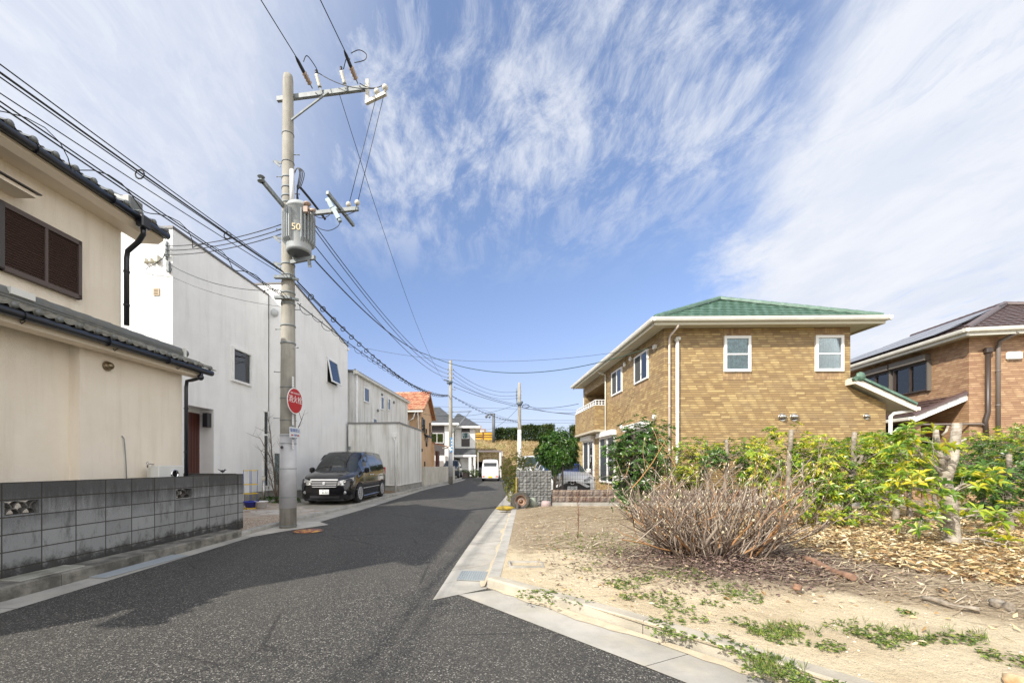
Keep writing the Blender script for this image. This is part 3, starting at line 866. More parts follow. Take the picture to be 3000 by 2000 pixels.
# joints at local y = 0,-.4,-.8 ...; holes in second course, columns 4th and 9th/10th from the far end
holes = [(-1.98 + .19, -1.60 - .03), (-3.96 + .03, -3.6 - .03)]
holes = [(-1.575, -1.235), (-3.975, -3.635)]
z0h, z1h = .865, 1.02
def wall_with_holes(b, x, flip):
    ys_ = sorted([-9.0, 0] + [h for hh in holes for h in hh])
    for i in range(len(ys_) - 1):
        a, c = ys_[i], ys_[i + 1]
        inh = any(abs(a - h[0]) < 1e-6 for h in holes)
        for (z0, z1) in ((ZB, z0h), (z0h, z1h), (z1h, TOPZ)):
            if inh and z0 == z0h: continue
            b.quad((x, a, z0), (x, c, z0), (x, c, z1), (x, a, z1))
b = MB()
wall_with_holes(b, 0, 0); wall_with_holes(b, -.12, 1)
b.quad((0, -9, TOPZ), (0, 0, TOPZ), (-.12, 0, TOPZ), (-.12, -9, TOPZ)); b.quad((0, 0, ZB), (-.12, 0, ZB), (-.12, 0, TOPZ), (0, 0, TOPZ)); b.quad((0, -9, ZB), (-.12, -9, ZB), (-.12, -9, TOPZ), (0, -9, TOPZ))
for h in holes:
    b.quad((0, h[0], z0h), (-.12, h[0], z0h), (-.12, h[0], z1h), (0, h[0], z1h)); b.quad((0, h[1], z0h), (-.12, h[1], z0h), (-.12, h[1], z1h), (0, h[1], z1h))
    b.quad((0, h[0], z0h), (0, h[1], z0h), (-.12, h[1], z0h), (-.12, h[0], z0h)); b.quad((0, h[0], z1h), (0, h[1], z1h), (-.12, h[1], z1h), (-.12, h[0], z1h))
# return at the far end
b.box(-2.4, .005, ZB, -.125, .12, TOPZ + .02); b.box(-.15, .0, ZB, .012, .155, TOPZ + .012)
wm = b.build('blocks', M_BLK, BW, fix=False)
# shift uv so that joints meet the top edge
for l in wm.data.uv_layers[0].data: l.uv[1] += .2 - (TOPZ % .2) + .2 * 0; 
for i_, h in enumerate(holes):
    b = MB()
    for cy, cz in ((.09, .0), (.25, .0), (.17, .075), (.01, .075), (.33, .075)):
        pts = []
        for k in range(9):
            w_ = math.pi * k / 8
            y = h[0] + cy + .075 * math.cos(w_); z = z0h + cz + .075 * math.sin(w_)
            if h[0] < y < h[1] and z < z1h: pts.append((y, z))
        for k in range(len(pts) - 1):
            (ya, za), (yb, zb_) = pts[k], pts[k + 1]
            b.add([(-.02, ya, za), (-.02, yb, zb_), (-.10, yb, zb_), (-.10, ya, za), (-.02, ya * .82 + (h[0] + cy) * .18, za * .82 + (z0h + cz) * .18), (-.02, yb * .82 + (h[0] + cy) * .18, zb_ * .82 + (z0h + cz) * .18)],
                  [(0, 1, 2, 3), (0, 1, 5, 4)])
            b.add([(-.10, ya * .82 + (h[0] + cy) * .18, za * .82 + (z0h + cz) * .18), (-.10, yb * .82 + (h[0] + cy) * .18, zb_ * .82 + (z0h + cz) * .18), (-.02, yb * .82 + (h[0] + cy) * .18, zb_ * .82 + (z0h + cz) * .18), (-.02, ya * .82 + (h[0] + cy) * .18, za * .82 + (z0h + cz) * .18)], [(0, 1, 2, 3)])
    b.build('pierced_block', M_WCONC, BW)

# small bird on the return wall
b = MB(Matrix.Translation((-5.25, 8.80, TOPZ + .02)) @ Matrix.Scale(.9, 4))
b.ball((0, 0, .055), .035, 10, 0, (1.5, .9, .9)); b.ball((.055, 0, .085), .02, 8); b.tube([(.07, 0, .085), (.095, 0, .083)], [.006, .001], 5)
b.tube([(-.03, 0, .06), (-.11, 0, .10)], [.016, .006], 5); b.tube([(.0, .01, .03), (.0, .01, 0)], .003, 4); b.tube([(.0, -.01, .03), (.0, -.01, 0)], .003, 4)
tag(b.build('bird', mat('bird_grey', (.035, .035, .038), .7)), 'small dark bird perched on the far end of the block wall', 'bird')

# ================================================================== WHITE RENDERED HOUSE
def whitemat():
    return mat('white_render', (.84, .84, .83), .85, (.79, .79, .78), 1.1, bump=.35, bs=40, dirt=(.50, .49, .46), ds=(1.1, 1.1, .16), da=.28)
M_WR = whitemat()
M_CAP = mat('parapet_cap', (.10, .095, .09), .5)
H = thing('white_house', 'tall white rendered house with slanted parapets behind the first pole', 'house', (-8.27, 11.54, 0), rz_of(.09))
b = MB()
# volume with recessed entrance: built as slabs so the opening is real
b.box(-8, 0, .5, 0, .55, 8.0)
b.box(-8, .55, 3.18, 0, 1.62, 8.0); b.box(-8, .55, .5, -.47, 1.62, 3.18)
b.box(-8, 1.62, .5, 0, 4.62, 8.0)
b.build('wall', M_WR, H, fix=False)
b = MB()
V2 = 1.02
pts = [(V2, 4.66, .5), (V2, 10.05, .5), (V2, 10.05, 7.50), (V2, 4.66, 8.43)]
b.extr(pts, (-9, 0, 0)); b.build('wall', M_WR, H)
b = MB()
b.box(-8.03, -.03, 7.98, .03, 4.63, 8.05)
b.extr([(V2 + .03, 4.63, 8.44), (V2 + .03, 10.08, 7.50), (V2 + .03, 10.08, 7.56), (V2 + .03, 4.63, 8.50)], (-9.1, 0, 0)); b.build('parapet_cap', M_CAP, H)
b = MB()
b.box(-7.98, .02, .05, -.02, 4.6, .44); b.box(-7.9, 4.7, .05, V2 - .02, 10.03, .44); b.box(-1.5, .5, .08, -.05, 1.7, .52); b.build('foundation', mat('foundation_grey', (.34, .33, .30), .9, (.25, .24, .21), 3), H)
b = MB(); b.box(-8.0, -.012, .44, .012, 4.62, .5); b.box(-7.9, 4.64, .44, V2 + .012, 10.06, .5); b.build('drip_flashing', M_VINYL, H)
b = MB(); b.box(.0, 4.615, .5, .004, 4.665, 8.0); b.build('expansion_joint', M_DARK, H)
b = MB(); b.box(-.47, .66, .52, -.43, 1.56, 3.05); b.box(-.43, .9, .6, -.415, 1.02, 2.9, 0)
for y in (.74, .84, 1.08, 1.2, 1.32, 1.44): b.box(-.43, y, .56, -.421, y + .012, 3.0, 1)
dr = b.build('door', [mat('red_brown_door', (.085, .022, .014), .4), M_BLACK], H)
b = MB(); b.box(-.43, .93, .8, -.41, .99, 2.7); b.build('pane', M_BLACK, dr)
b = MB(); b.box(-.25, 1.44, 2.62, -.07, 1.615, 3.06, 0, .01); b.build('letterbox', M_BLACK, H)
def side_window(parent, y, z, w, h, x=0, **k):
    return window(parent, frame((x, y, z), (0, 1, 0), (1, 0, 0)), w, h, k.pop('fm', M_VINYL), **k)
side_window(H, 2.42, 4.25, 1.07, 1.17, split='', back=mat('grey_blind', (.30, .30, .28), .9), fr=.07, depth=.09)
w = side_window(H, 4.24, .6, .33, 2.9, split='', back=mat('green_blind', (.075, .10, .07), .8), fr=.04)
b = MB(frame((0, 4.24, .6), (0, 1, 0), (1, 0, 0))); b.box(.04, .01, 1.95, .29, .055, 2.01); b.build('mullion', M_VINYL, w)
window(H, frame((.2, 4.66, .62), (1, 0, 0), (0, -1, 0)), .5, 1.3, M_VINYL, '', M_CURT)
# tilted awning window
Mt = frame((V2, 7.55, 5.2), (0, 1, 0), (1, 0, 0))
b = MB(Mt)
b.box(-.03, 0, -.03, 1.13, .03, .02); b.box(-.03, 0, 1.1, 1.13, .03, 1.15); b.box(-.03, 0, 0, .02, .03, 1.15); b.box(1.08, 0, 0, 1.13, .03, 1.15); b.box(0.02, .0, .02, 1.08, .004, 1.1, 1)
w = b.build('window', [M_VINYL, M_DARK], H)
Mo = Mt @ Matrix.Translation((0, .02, 1.1)) @ Matrix.Rotation(R(11), 4, 'X')
b = MB(Mo); b.box(0, 0, -1.1, 1.1, .05, -1.04); b.box(0, 0, -.06, 1.1, .05, 0); b.box(0, 0, -1.04, .06, .05, -.06); b.box(1.04, 0, -1.04, 1.1, .05, -.06); b.build('sash', M_VINYL, w)
b = MB(Mo); b.box(.05, .02, -1.05, 1.05, .025, -.05); b.build('pane', M_GLASS, w)
b = MB(Mo); b.box(.05, .005, -1.05, 1.05, .01, -.05); b.build('blind', M_CURT, w)
b = MB(); b.lathe([(.14, 0), (.14, -.09), (.001, -.10)], (.25, 4.66, 7.32), 20, axis='Y'); b.build('vent_cap', mat('vent_grey', (.5, .52, .52), .5), H)
b = MB(); b.box(-.56, -.03, 6.14, -.38, 0, 6.34)
for k in range(4): b.box(-.53, -.035, 6.17 + k * .04, -.41, -.03, 6.18 + k * .04, 1)
b.build('wall_vent', [mat('tan_vent', (.45, .36, .25), .7), M_DARK], H)
for x, r in ((-.76, .09), (-.60, .09), (-.42, .13)):
    b = MB(); b.box(x - r * .6, -.1, 7.02, x + r * .6, 0, 7.02 + r * 1.7, 0, .03); b.build('service_hood', mat('cream_plastic', (.55, .52, .42), .6), H)
b = MB(); b.box(-.17, -.06, 7.1, -.13, 0, 7.62); b.box(-.17, -.10, 7.18, -.05, -.05, 7.22)
for z in (7.45, 7.33, 7.2): b.lathe([(.03, 0), (.045, .02), (.03, .04), (.045, .06), (.03, .08)], (-.10, -.09, z), 8)
b.box(-.12, -.09, 6.75, -.04, -.02, 7.05); b.build('service_bracket', M_STEEL, H)
b = MB(); b.tube([(-.42, -.08, 7.0), (-.7, -.10, 6.85), (-.66, -.10, 6.72), (-.45, -.09, 6.66), (-.2, -.09, 6.64), (-.05, -.09, 6.6), (.0, -.03, 6.62)], .009, 5)
b.tube([(-.05, -.09, 6.95), (.06, -.1, 6.8), (.0, -.09, 6.7), (-.1, -.09, 6.8)], .008, 5); b.tube([(-.42, -.08, 7.0), (-.2, -.1, 7.12), (-.1, -.12, 7.3)], .012, 5)
b.build('service_wire', M_RUB, H)
b = MB(); b.cyl((V2 + .01, 10.0, 7.35), (V2 + .09, 10.0, 7.35), .06); b.build('roof_drain', M_VINYL, H)

# ================================================================== GREY-WHITE RIBBED HOUSE + ANNEX
def sidingmat():
    m, t = custom('ribbed_siding')
    uv = t.node('ShaderNodeTexCoord').outputs['UV']; co = t.node('ShaderNodeTexCoord').outputs['Object']
    X = t.node('ShaderNodeSeparateXYZ', {0: uv}).outputs[0]
    saw = t.math('FRACT', t.math('MULTIPLY', X, 11.0))
    rib = t.step(t.math('ABSOLUTE', t.math('SUBTRACT', saw, .5)), .36, .48)
    c = t.mix(t.step(t.noise(co, .9, 5), .35, .65), (.78, .775, .74), (.70, .695, .66))
    d1 = t.math('MULTIPLY', t.step(t.noise(t.scale(co, (1.6, 1.6, .16)), 1.6, 8, .7), .44, .68), .75)
    c = t.mix(d1, c, (.40, .385, .32))
    c = t.mix(t.math('MULTIPLY', rib, .25), c, (.3, .3, .28))
    b = t.node('ShaderNodeBump', {'Strength': .35, 'Distance': .012, 'Height': rib})
    p = t.node('ShaderNodeBsdfPrincipled', {'Base Color': c, 'Roughness': .6, 'Normal': b})
    t.node('ShaderNodeOutputMaterial', {'Surface': p})
    return m
M_SID = sidingmat()
H = thing('ribbed_house', 'grimy off white ribbed metal house with a flat annex behind the black minivan', 'house', (-6.12, 21.9, 0), rz_of(.11))
b = MB(); b.extr([(0, 0, .45), (0, 0, 6.30), (-9, 0, 6.75), (-9, 0, .45)], (0, 10.7, 0)); b.build('wall', M_SID, H)
b = MB(); b.extr([(.12, -.12, 6.32), (.12, -.12, 6.40), (-9, -.12, 6.88), (-9, -.12, 6.80)], (0, 10.95, 0))
for k in range(30): b.box(-.02, -.05 + k * .37, 6.38, .08, -.01 + k * .37, 6.46)
b.build('roof', mat('metal_roof', (.20, .20, .19), .5), H)
b = MB(); b.box(.0, -.2, 6.20, .17, 10.9, 6.33, 0, .02); b.box(.0, -.22, 6.16, .22, .06, 6.36, 0, .02); b.build('rain_gutter', M_OFFW, H)
b = MB(); b.tube([(.12, .0, 6.2), (.12, .0, .3)], .045, 8); b.build('downpipe', M_VINYL, H)
b = MB(); b.tube([(.05, 5.5, 5.6), (.05, 5.5, 1.5)], .035, 8); b.box(.0, 5.45, 5.5, .1, 5.56, 5.75); b.build('downpipe', M_OFFW, H)
for (y, z, w_, h_) in ((1.28, 4.95, .85, .85), (4.15, 4.9, .62, .85), (5.55, 5.03, .60, .82), (2.75, 3.6, .7, .62)):
    side_window(H, y, z, w_, h_, split='', back=M_CURT, fr=.07)
for (y, z) in ((4.35, 5.85), (3.55, 4.75), (6.9, 5.75)):
    b = MB(); b.lathe([(.07, 0), (.09, .05), (.09, .09), (.001, .12)], (0, y, z), 12, axis='X'); b.build('vent_cap', M_STEEL, H)
# annex
b = MB()
A0 = (2.62, -.75); A1 = (2.62, 4.15)
b.box(-.15 + .12, A0[1], .42, A0[0], A1[1], 3.50); b.build('annex', M_SID, H)
b = MB(); b.box(-.06, A0[1] - .04, 3.50, A0[0] + .04, A1[1] + .03, 3.58); b.build('annex_cap', mat('grey_cap', (.20, .20, .19), .5), H)
b = MB(); b.box(.0, A0[1] + .02, .05, A0[0] - .02, A1[1], .40); b.box(-.1, .02, .05, -.02, 10.6, .44); b.build('foundation', MATS['foundation_grey'], H)
b = MB(); b.box(-.05, A0[1] - .015, .39, A0[0] + .015, A1[1], .435); b.build('drip_flashing', M_VINYL, H)
b = MB(); b.box(2.28, A0[1] - .12, 2.80, 2.46, A0[1], 3.02, 0, .02); b.tube([(2.37, A0[1] - .08, 2.85), (2.37, A0[1] - .08, 2.72), (2.46, A0[1] - .08, 2.62), (2.46, A0[1] - .08, .12)], .04, 8); b.build('downpipe', M_VINYL, H)
b = MB(); b.extr([(1.0, A0[1], 1.65), (1.0, A0[1] - .05, 1.95), (1.0, A0[1] - .16, 1.6), (1.0, A0[1] - .14, 1.58)], (.38, 0, 0)); b.build('vent_hood', M_OFFW, H)
b = MB(); b.box(-.01, A0[1] - .1, 2.2, .1, A0[1] - .01, 2.38, 0, .02); b.build('meter_box', M_STEEL, H)

# ---- low cream wall
b = MB(frame((-2.93, 26.15, 0), (.142, .99, 0), (.99, -.142, 0)))
b.box(0, -.14, .08, 10.6, 0, 1.30); b.box(-.005, -.16, .08, .12, .02, 1.31)
tag(b.build('boundary_wall', mat('cream_render', (.62, .585, .50), .85, (.52, .49, .41), 2, dirt=(.36, .33, .27), ds=(2, 2, .3), da=.5)), 'low smooth cream wall between the white annex and the second pole', 'wall')

# ---- yard clutter by the white house
o = thing('planter', 'blue tub with yellow and blue ring trellis on the paved yard', 'planter', (-6.83, 12.9, .085))
b = MB(); b.lathe([(.13, 0), (.20, .17), (.235, .175), (.235, .20), (.20, .20), (.17, .14), (.001, .13)], (0, 0, .03), 16); b.build('tub', mat('blue_plastic', (.012, .025, .30), .35), o)
b = MB(); b.lathe([(.18, 0), (.185, .025), (.001, .03)], (0, 0, 0), 16); b.build('saucer', mat('yellow_plastic', (.75, .52, .02), .4), o)
for z in (.47, .75, 1.18):
    b = MB(); b.tube([(.20 * math.cos(a * math.pi / 8), .20 * math.sin(a * math.pi / 8), z) for a in range(17)], .011, 5, cap=False); b.build('trellis_ring', MATS['yellow_plastic'], o)
for a in range(4):
    b = MB(); ca, sa = math.cos(a * 1.57 + .4), math.sin(a * 1.57 + .4); b.tube([(.17 * ca, .17 * sa, .1), (.2 * ca, .2 * sa, 1.2)], .008, 5); b.build('trellis_rod', mat('blue_rod', (.03, .08, .35), .4), o)
b = MB(); b.lathe([(.14, 0), (.185, .2), (.205, .2), (.2, .22), (.17, .21), (.13, .02), (.001, .02)], (-6.55, 13.0, .09), 16)
tag(b.build('plant_pot', mat('speckled_white_pot', (.68, .66, .66), .5, (.60, .35, .42), 16, .62, .68)), 'white speckled round pot beside the blue tub', 'plant pot')
b = MB(); b.box(-7.12, 12.85, .09, -7.04, 12.9, .95); tag(b.build('timber_plank', mat('pale_board', (.62, .58, .46), .7)), 'pale narrow board leaning by the end of the block wall', 'board')
o = thing('garden_light', 'slim steel bollard light at the edge of the planting bed', 'light', (-7.42, 14.9, .085))
b = MB(); b.cyl((0, 0, 0), (0, 0, .78), .055, n=14); b.build('post', M_SS, o)
b = MB(); b.cyl((0, 0, .78), (0, 0, .93), .052, n=14); b.build('lens', mat('frosted_lens', (.7, .68, .55), .3), o)
b = MB(); b.cyl((0, 0, .93), (0, 0, .95), .058, n=14); b.build('cap', M_SS, o)
# ================================================================== UTILITY POLES
M_POLE = mat('pole_concrete', (.36, .34, .295), .85, (.27, .255, .215), 1.6, bump=.2, bs=40, dirt=(.14, .135, .12), ds=(3, 3, .35), da=.6)
M_WRAP = mat('pole_wrap', (.50, .50, .51), .55, (.43, .43, .44), 3)
M_CUT = mat('pale_blue_porcelain', (.36, .43, .45), .4)
M_PORC = mat('white_porcelain', (.56, .53, .45), .35)
M_PINK = mat('brown_porcelain', (.40, .30, .24), .3)
P1 = Vector((-4.2, 9.56, 0))
def prad(z): return lerp(.186, .112, z / 10.4)
o1 = thing('utility_pole', 'big concrete utility pole with the grey transformer and the red round sign', 'utility pole', P1)
b = MB(); b.tube([(0, 0, z) for z in (-.1, 2, 4, 6, 8, 10.25, 10.36, 10.4)], [prad(0), prad(2), prad(4), prad(6), prad(8), prad(10.2), .10, .05], 24)
b.build('shaft', M_POLE, o1)
b = MB()
b.tube([(0, 0, .46), (0, 0, 2.14)], [prad(.46) + .006, prad(2.1) + .006], 24); b.build('wrap', M_WRAP, o1)
for z in (.05, .70, 1.35, 1.92, 2.1, 2.45, 2.95, 3.2, 4.2, 4.6, 5.1, 5.35, 5.75, 6.0, 7.4, 7.55, 7.75, 7.98, 8.35, 9.0):
    w_ = .014 if z < 3.5 or z > 8 else .035
    b = MB(); b.tube([(0, 0, z), (0, 0, z + w_)], [prad(z) + .012] * 2, 20); b.build('steel_band', M_STEEL, o1)
k = 0
for z in [2.5, 3.1, 3.55, 4.1, 4.55, 5.0, 5.95, 6.35, 6.85, 7.65, 8.05, 8.55]:
    k += 1; a = R(205) if k % 2 else R(-20)
    if 4.4 < z < 8.6: a = R(180) if k % 2 else R(0)
    r = prad(z); c, s_ = math.cos(a), math.sin(a)
    b = MB(); b.cyl((c * r * .9, s_ * r * .9, z), (c * (r + .13), s_ * (r + .13), z), .009, n=6); b.cyl((c * (r + .12), s_ * (r + .12), z), (c * (r + .135), s_ * (r + .135), z), .016, n=6); b.build('step_bolt', M_STEEL, o1)
T1 = Matrix.Translation(-P1)
# top crossarm towards the street
b = MB(T1); b.bar((-4.52, 9.72, 9.96), (-2.33, 9.42, 9.96), .075, .10); b.build('crossarm', M_STEEL, o1)
b = MB(T1); b.bar((-4.1, 9.50, 9.30), (-3.25, 9.48, 9.92), .035, .035); b.build('arm_brace', M_STEEL, o1)
b = MB(T1); b.bar((-2.33, 9.36, 10.08), (-2.33, 9.36, 9.55), .07, .07); b.bar((-2.36, 9.36, 9.57), (-1.86, 9.12, 9.57), .07, .07); b.build('drop_bracket', M_PORC, o1)
for p in ((-2.08, 9.2, 9.68), (-1.88, 9.1, 9.68)):
    b = MB(T1); b.ball(p, .065, 12); b.cyl((p[0], p[1], p[2] - .1), p, .02); b.build('ball_insulator', M_PORC, o1)
def strain(p, d, parent, T):
    p = Vector(p); d = Vector(d).normalized()
    b = MB(T); b.tube([p, p + d * .12], .014, 6)
    q = p + d * .10
    pts = [q + d * (.27 * i / 12) for i in range(13)]
    b.tube(pts, [.035 if i % 3 == 0 else (.058 if i % 3 == 1 else .045) for i in range(13)], 10, 1)
    b.tube([pts[-1], pts[-1] + d * .22, pts[-1] + d * .32], [.04, .035, .012], 8, 2)
    b.build('strain_insulator', [M_STEEL, M_PINK, M_BLACK], parent)
D0 = Vector((-.155, -1, .02)).normalized()
strain((-3.62, 9.5, 10.02), (-.155, -1, .12), o1, T1); strain((-2.55, 9.38, 10.02), (-.155, -1, .12), o1, T1)
for p in ((-3.45, 9.5, 10.0), (-2.86, 9.42, 10.0)):
    b = MB(T1); pts = [Vector(p) + Vector((-.03, -.02, 0)) * (i / 4) + Vector((0, 0, .05 + .03 * i)) for i in range(9)]
    b.bar((p[0] + .05, p[1], p[2] - .12), (p[0], p[1], p[2] + .05), .04, .04)
    b.tube(pts, [.03 if i % 2 else .045 for i in range(9)], 10, 1); b.tube([pts[-1], pts[-1] + Vector((-.01, 0, .1))], .03, 8, 2)
    b.build('pin_insulator', [M_STEEL, M_PORC, M_BLACK], o1)
b = MB(T1)
b.tube(smooth([(-3.62, 9.0, 10.15), (-3.60, 9.15, 10.42), (-3.5, 9.4, 10.40), (-3.48, 9.48, 10.33)]), .01, 5)
b.tube(catenary((-3.47, 9.48, 10.35), (-2.10, 9.2, 9.75), .12, 10), .009, 5)
b.tube(smooth([(-2.62, 9.0, 10.2), (-2.75, 9.2, 10.42), (-2.88, 9.4, 10.36)]), .01, 5)
b.tube(smooth([(-2.58, 8.95, 10.28), (-2.42, 9.0, 10.40), (-2.28, 9.05, 10.36), (-2.32, 9.08, 10.26), (-2.55, 9.1, 10.22)]), .009, 5)
b.tube(catenary((-2.5, 9.35, 10.0), (-1.88, 9.1, 9.76), .1, 8), .009, 5)
b.build('jumper_wire', M_RUB, o1)
b = MB(T1)
b.tube([(-2.08, 9.2, 9.62), (-2.72, 9.30, 7.28)], .007, 5); b.tube([(-1.88, 9.1, 9.62), (-2.52, 9.26, 7.28)], .007, 5); b.build('drop_wire', M_RUB, o1)
# transformer
TC = Vector((-3.83, 9.27, 0))
b = MB(T1)
b.lathe([(.17, 6.13), (.255, 6.15), (.265, 6.19), (.265, 7.08), (.285, 7.09), (.285, 7.13), (.24, 7.20), (.10, 7.23), (.001, 7.235)], (TC.x, TC.y, 0), 28); b.build('transformer', M_STEEL2 if 'M_STEEL2' in globals() else mat('transformer_grey', (.36, .39, .40), .5, (.32, .345, .35), 4, dirt=(.36, .28, .15), ds=(5, 5, .4), da=.25), o1)
b = MB(T1); b.lathe([(.235, 6.128), (.001, 6.13)], (TC.x, TC.y, 0), 24); b.build('transformer_base', mat('dark_grey_paint', (.10, .11, .12), .5), o1)
for a0, a1, n_ in ((150, 255, 13), (-60, 45, 9)):
    for i in range(n_):
        a = R(a0 + (a1 - a0) * i / (n_ - 1)); c, s_ = math.cos(a), math.sin(a)
        if n_ == 13 and i > 10: pass
        M = Matrix.Translation((TC.x - P1.x, TC.y - P1.y, 0)) @ Matrix.Rotation(a, 4, 'Z')
        b = MB(M); b.extr([(.26, -.006, 6.30), (.345, -.006, 6.36), (.345, -.006, 6.98), (.26, -.006, 7.03)], (0, .012, 0)); b.build('cooling_fin', MATS['transformer_grey'], o1)
b = MB(T1); b.bar((-4.1, 9.45, 7.0), (-3.9, 9.4, 7.0), .1, .06); b.build('transformer_bracket', M_STEEL, o1)
b = MB(T1); b.bar((-4.15, 9.5, 6.05), (-3.45, 9.2, 6.02), .06, .08); b.bar((-3.60, 9.25, 6.02), (-3.6, 9.3, 5.85), .06); b.bar((-4.0, 9.45, 6.1), (-3.95, 9.4, 6.3), .08); b.build('transformer_bracket', M_STEEL, o1)
b = MB(T1); b.lathe([(.03, 0), (.085, .02), (.07, .05), (.04, .06)], (-3.56, 9.05, 7.08), 12); b.box(-3.62, 8.98, 6.9, -3.53, 9.08, 7.02); b.cyl((-3.52, 9.05, 6.98), (-3.38, 9.05, 6.97), .035); b.build('bushing', M_PINK, o1)
text_mesh('50', .20, face_m((TC.x - P1.x + .045, TC.y - P1.y - .272, 6.58), (1, .17, 0)), mat('cream_lettering', (.72, .58, .36), .6), o1, 'number', .004)
b = MB(T1); b.tube([(-4.02, 9.36, 7.22), (-4.02, 9.36, 8.06)], .055, 12); b.build('riser_conduit', mat('pvc_grey', (.55, .55, .56), .45), o1)
# second crossarm with cutouts
b = MB(T1); b.bar((-4.2, 9.42, 7.06), (-2.50, 9.24, 7.12), .07, .08); b.bar((-3.02, 8.75, 7.16), (-2.78, 9.85, 7.10), .06, .07); b.build('lower_crossarm', M_STEEL, o1)
for p in ((-2.72, 9.25, 7.22), (-2.52, 9.22, 7.24)):
    b = MB(T1); b.ball(p, .06, 12); b.build('ball_insulator', M_PORC, o1)
for p, q in (((-3.12, 9.1, 7.22), (-3.03, 9.1, 7.04)), ((-2.98, 9.05, 6.98), (-2.87, 9.05, 6.78))):
    b = MB(T1); b.bar(p, q, .10, .09); b.bar((p[0] - .05, p[1], p[2] - .02), (p[0] + .06, p[1], p[2] + .04), .06); b.tube([q, Vector(q) + Vector((.03, 0, -.06))], .04, 8); b.build('fuse_cutout', M_CUT, o1)
b = MB(T1)
b.tube(smooth([(-3.02, 9.05, 6.95), (-3.1, 9.05, 6.85), (-3.25, 9.05, 6.8), (-3.4, 9.05, 6.86), (-3.5, 9.06, 7.0)]), .008, 5)
b.tube(smooth([(-2.83, 9.05, 6.75), (-2.9, 9.03, 6.6), (-3.1, 9.0, 6.5), (-3.35, 9.0, 6.6), (-3.5, 9.03, 6.9)]), .008, 5)
b.tube([(-2.52, 9.2, 7.2), (-2.55, 9.15, 7.0), (-2.75, 9.1, 6.88), (-2.85, 9.05, 6.95)], .008, 5)
for dz_ in (0, .12, .25, -.1): b.tube(smooth([(-4.0, 9.38, 8.02 - abs(dz_) * .4), (-3.9, 9.35, 8.10), (-3.82 + dz_ * .3, 9.35, 7.98), (-3.9 + dz_ * .2, 9.4, 7.7), (-3.95, 9.45, 7.5 + dz_), (-3.9, 9.5, 7.2)]), .011, 5)
b.build('jumper_wire', M_RUB, o1)
# bracket arm pointing back to the camera, cable hooks
b = MB(T1); b.bar((-4.27, 9.5, 7.33), (-4.33, 8.62, 7.33), .055, .09); b.build('bracket_arm', M_STEEL, o1)
b = MB(T1)
b.lathe([(.07, 0), (.075, .006), (.02, .012), (.02, .09), (.07, .095), (.075, .10), (.05, .106)], (-4.335, 8.6, 7.285), 14)
b.build('arm_flange', M_STEEL, o1)
for z in (8.35, 6.62, 6.03):
    b = MB(); b.bar((-.14, -.02, z), (-.32, -.04, z + .03), .02, .05); b.bar((-.30, -.04, z + .02), (-.16, -.04, z - .10), .015, .04); b.build('hook_bracket', M_STEEL, o1)
for z in (5.66, 5.2):
    b = MB(); b.box(-.22, -.24, z - .03, .14, -.15, z + .03); b.bar((.14, -.15, z), (.26, -.05, z), .05); b.build('cable_clamp', M_STEEL, o1)
# small round camera-like cap and plates
b = MB(); b.ball((-.06, -.185, 1.84), .035, 10); b.ball((-.05, -.21, 1.83), .022, 8, 0); b.build('cable_cap', M_BLACK, o1)
for z, h_ in ((3.15, .28), (2.32, .26), (1.80, .24)):
    b = MB(); b.box(.178, -.20, z, .186, -.12, z + h_)
    for k in range(4): b.box(.186, -.175, z + .04 + k * .06, .188, -.155, z + .06 + k * .06, 1)
    b.build('marker_plate', [M_WHITE, mat('grey_print', (.3, .3, .4), .6)], o1)
# signs: mounted on the street side of the pole
sd = Vector((math.cos(R(80)), math.sin(R(80)), 0)); sn = Vector((sd.y, -sd.x, 0))
sg = thing('fire_hydrant_sign', 'round red fire hydrant sign strapped to the big utility pole', 'sign', (-3.945, 9.32, 2.87), 0)
Ms = Matrix(((sd.x, 0, sn.x, 0), (sd.y, 0, sn.y, 0), (0, 1, 0, 0), (0, 0, 0, 1)))
b = MB(Ms); b.lathe([(.29, 0), (.293, .004), (.29, .010)], (0, 0, 0), 40); b.build('rim', M_WHITE, sg)
b = MB(Ms); b.lathe([(.272, .0), (.272, .013)], (0, 0, 0), 40); b.build('face', mat('sign_red', (.42, .004, .008), .4), sg)
b = MB(Ms); b.box(-.06, -.30, -.03, -.02, .30, -.002); b.box(-.12, -.12, -.035, .05, -.10, -.01); b.box(-.12, .12, -.035, .05, .14, -.01); b.build('mount', M_STEEL, sg)
def sm(y, x=0): return Ms @ Matrix.Translation((x, y, .0145))
text_mesh('FIRE HYDRANT', .052, sm(.165), M_WHITE, sg, 'lettering', .001)
text_mesh('消火栓', .175, sm(.02), M_WHITE, sg, 'lettering', .001)
sg = thing('parking_sign', 'white plate with blue no parking characters on the big utility pole', 'sign', (-3.95, 9.33, 2.165), 0)
b = MB(Ms); b.box(-.20, -.115, 0, .20, .115, .008, 0, .003); b.build('plate', mat('sign_white', (.66, .68, .70), .5), sg)
b = MB(Ms); b.box(-.05, -.16, -.03, -.01, .16, -.002); b.build('mount', M_STEEL, sg)
M_BLUE = mat('sign_blue', (.01, .10, .38), .5); M_RED = mat('arrow_red', (.45, .01, .01), .5)
text_mesh('駐車禁止', .092, sm(.04), M_BLUE, sg, 'lettering', .0008)
text_mesh('10M', .07, sm(-.062, .01), M_BLUE, sg, 'lettering', .0008)
for s_ in (-1, 1):
    b = MB(sm(-.062)); b.poly([(s_ * .155, 0, 0), (s_ * .125, .028, 0), (s_ * .125, .012, 0), (s_ * .075, .012, 0), (s_ * .075, -.012, 0), (s_ * .125, -.012, 0), (s_ * .125, -.028, 0)]); b.build('arrow', M_RED, sg)

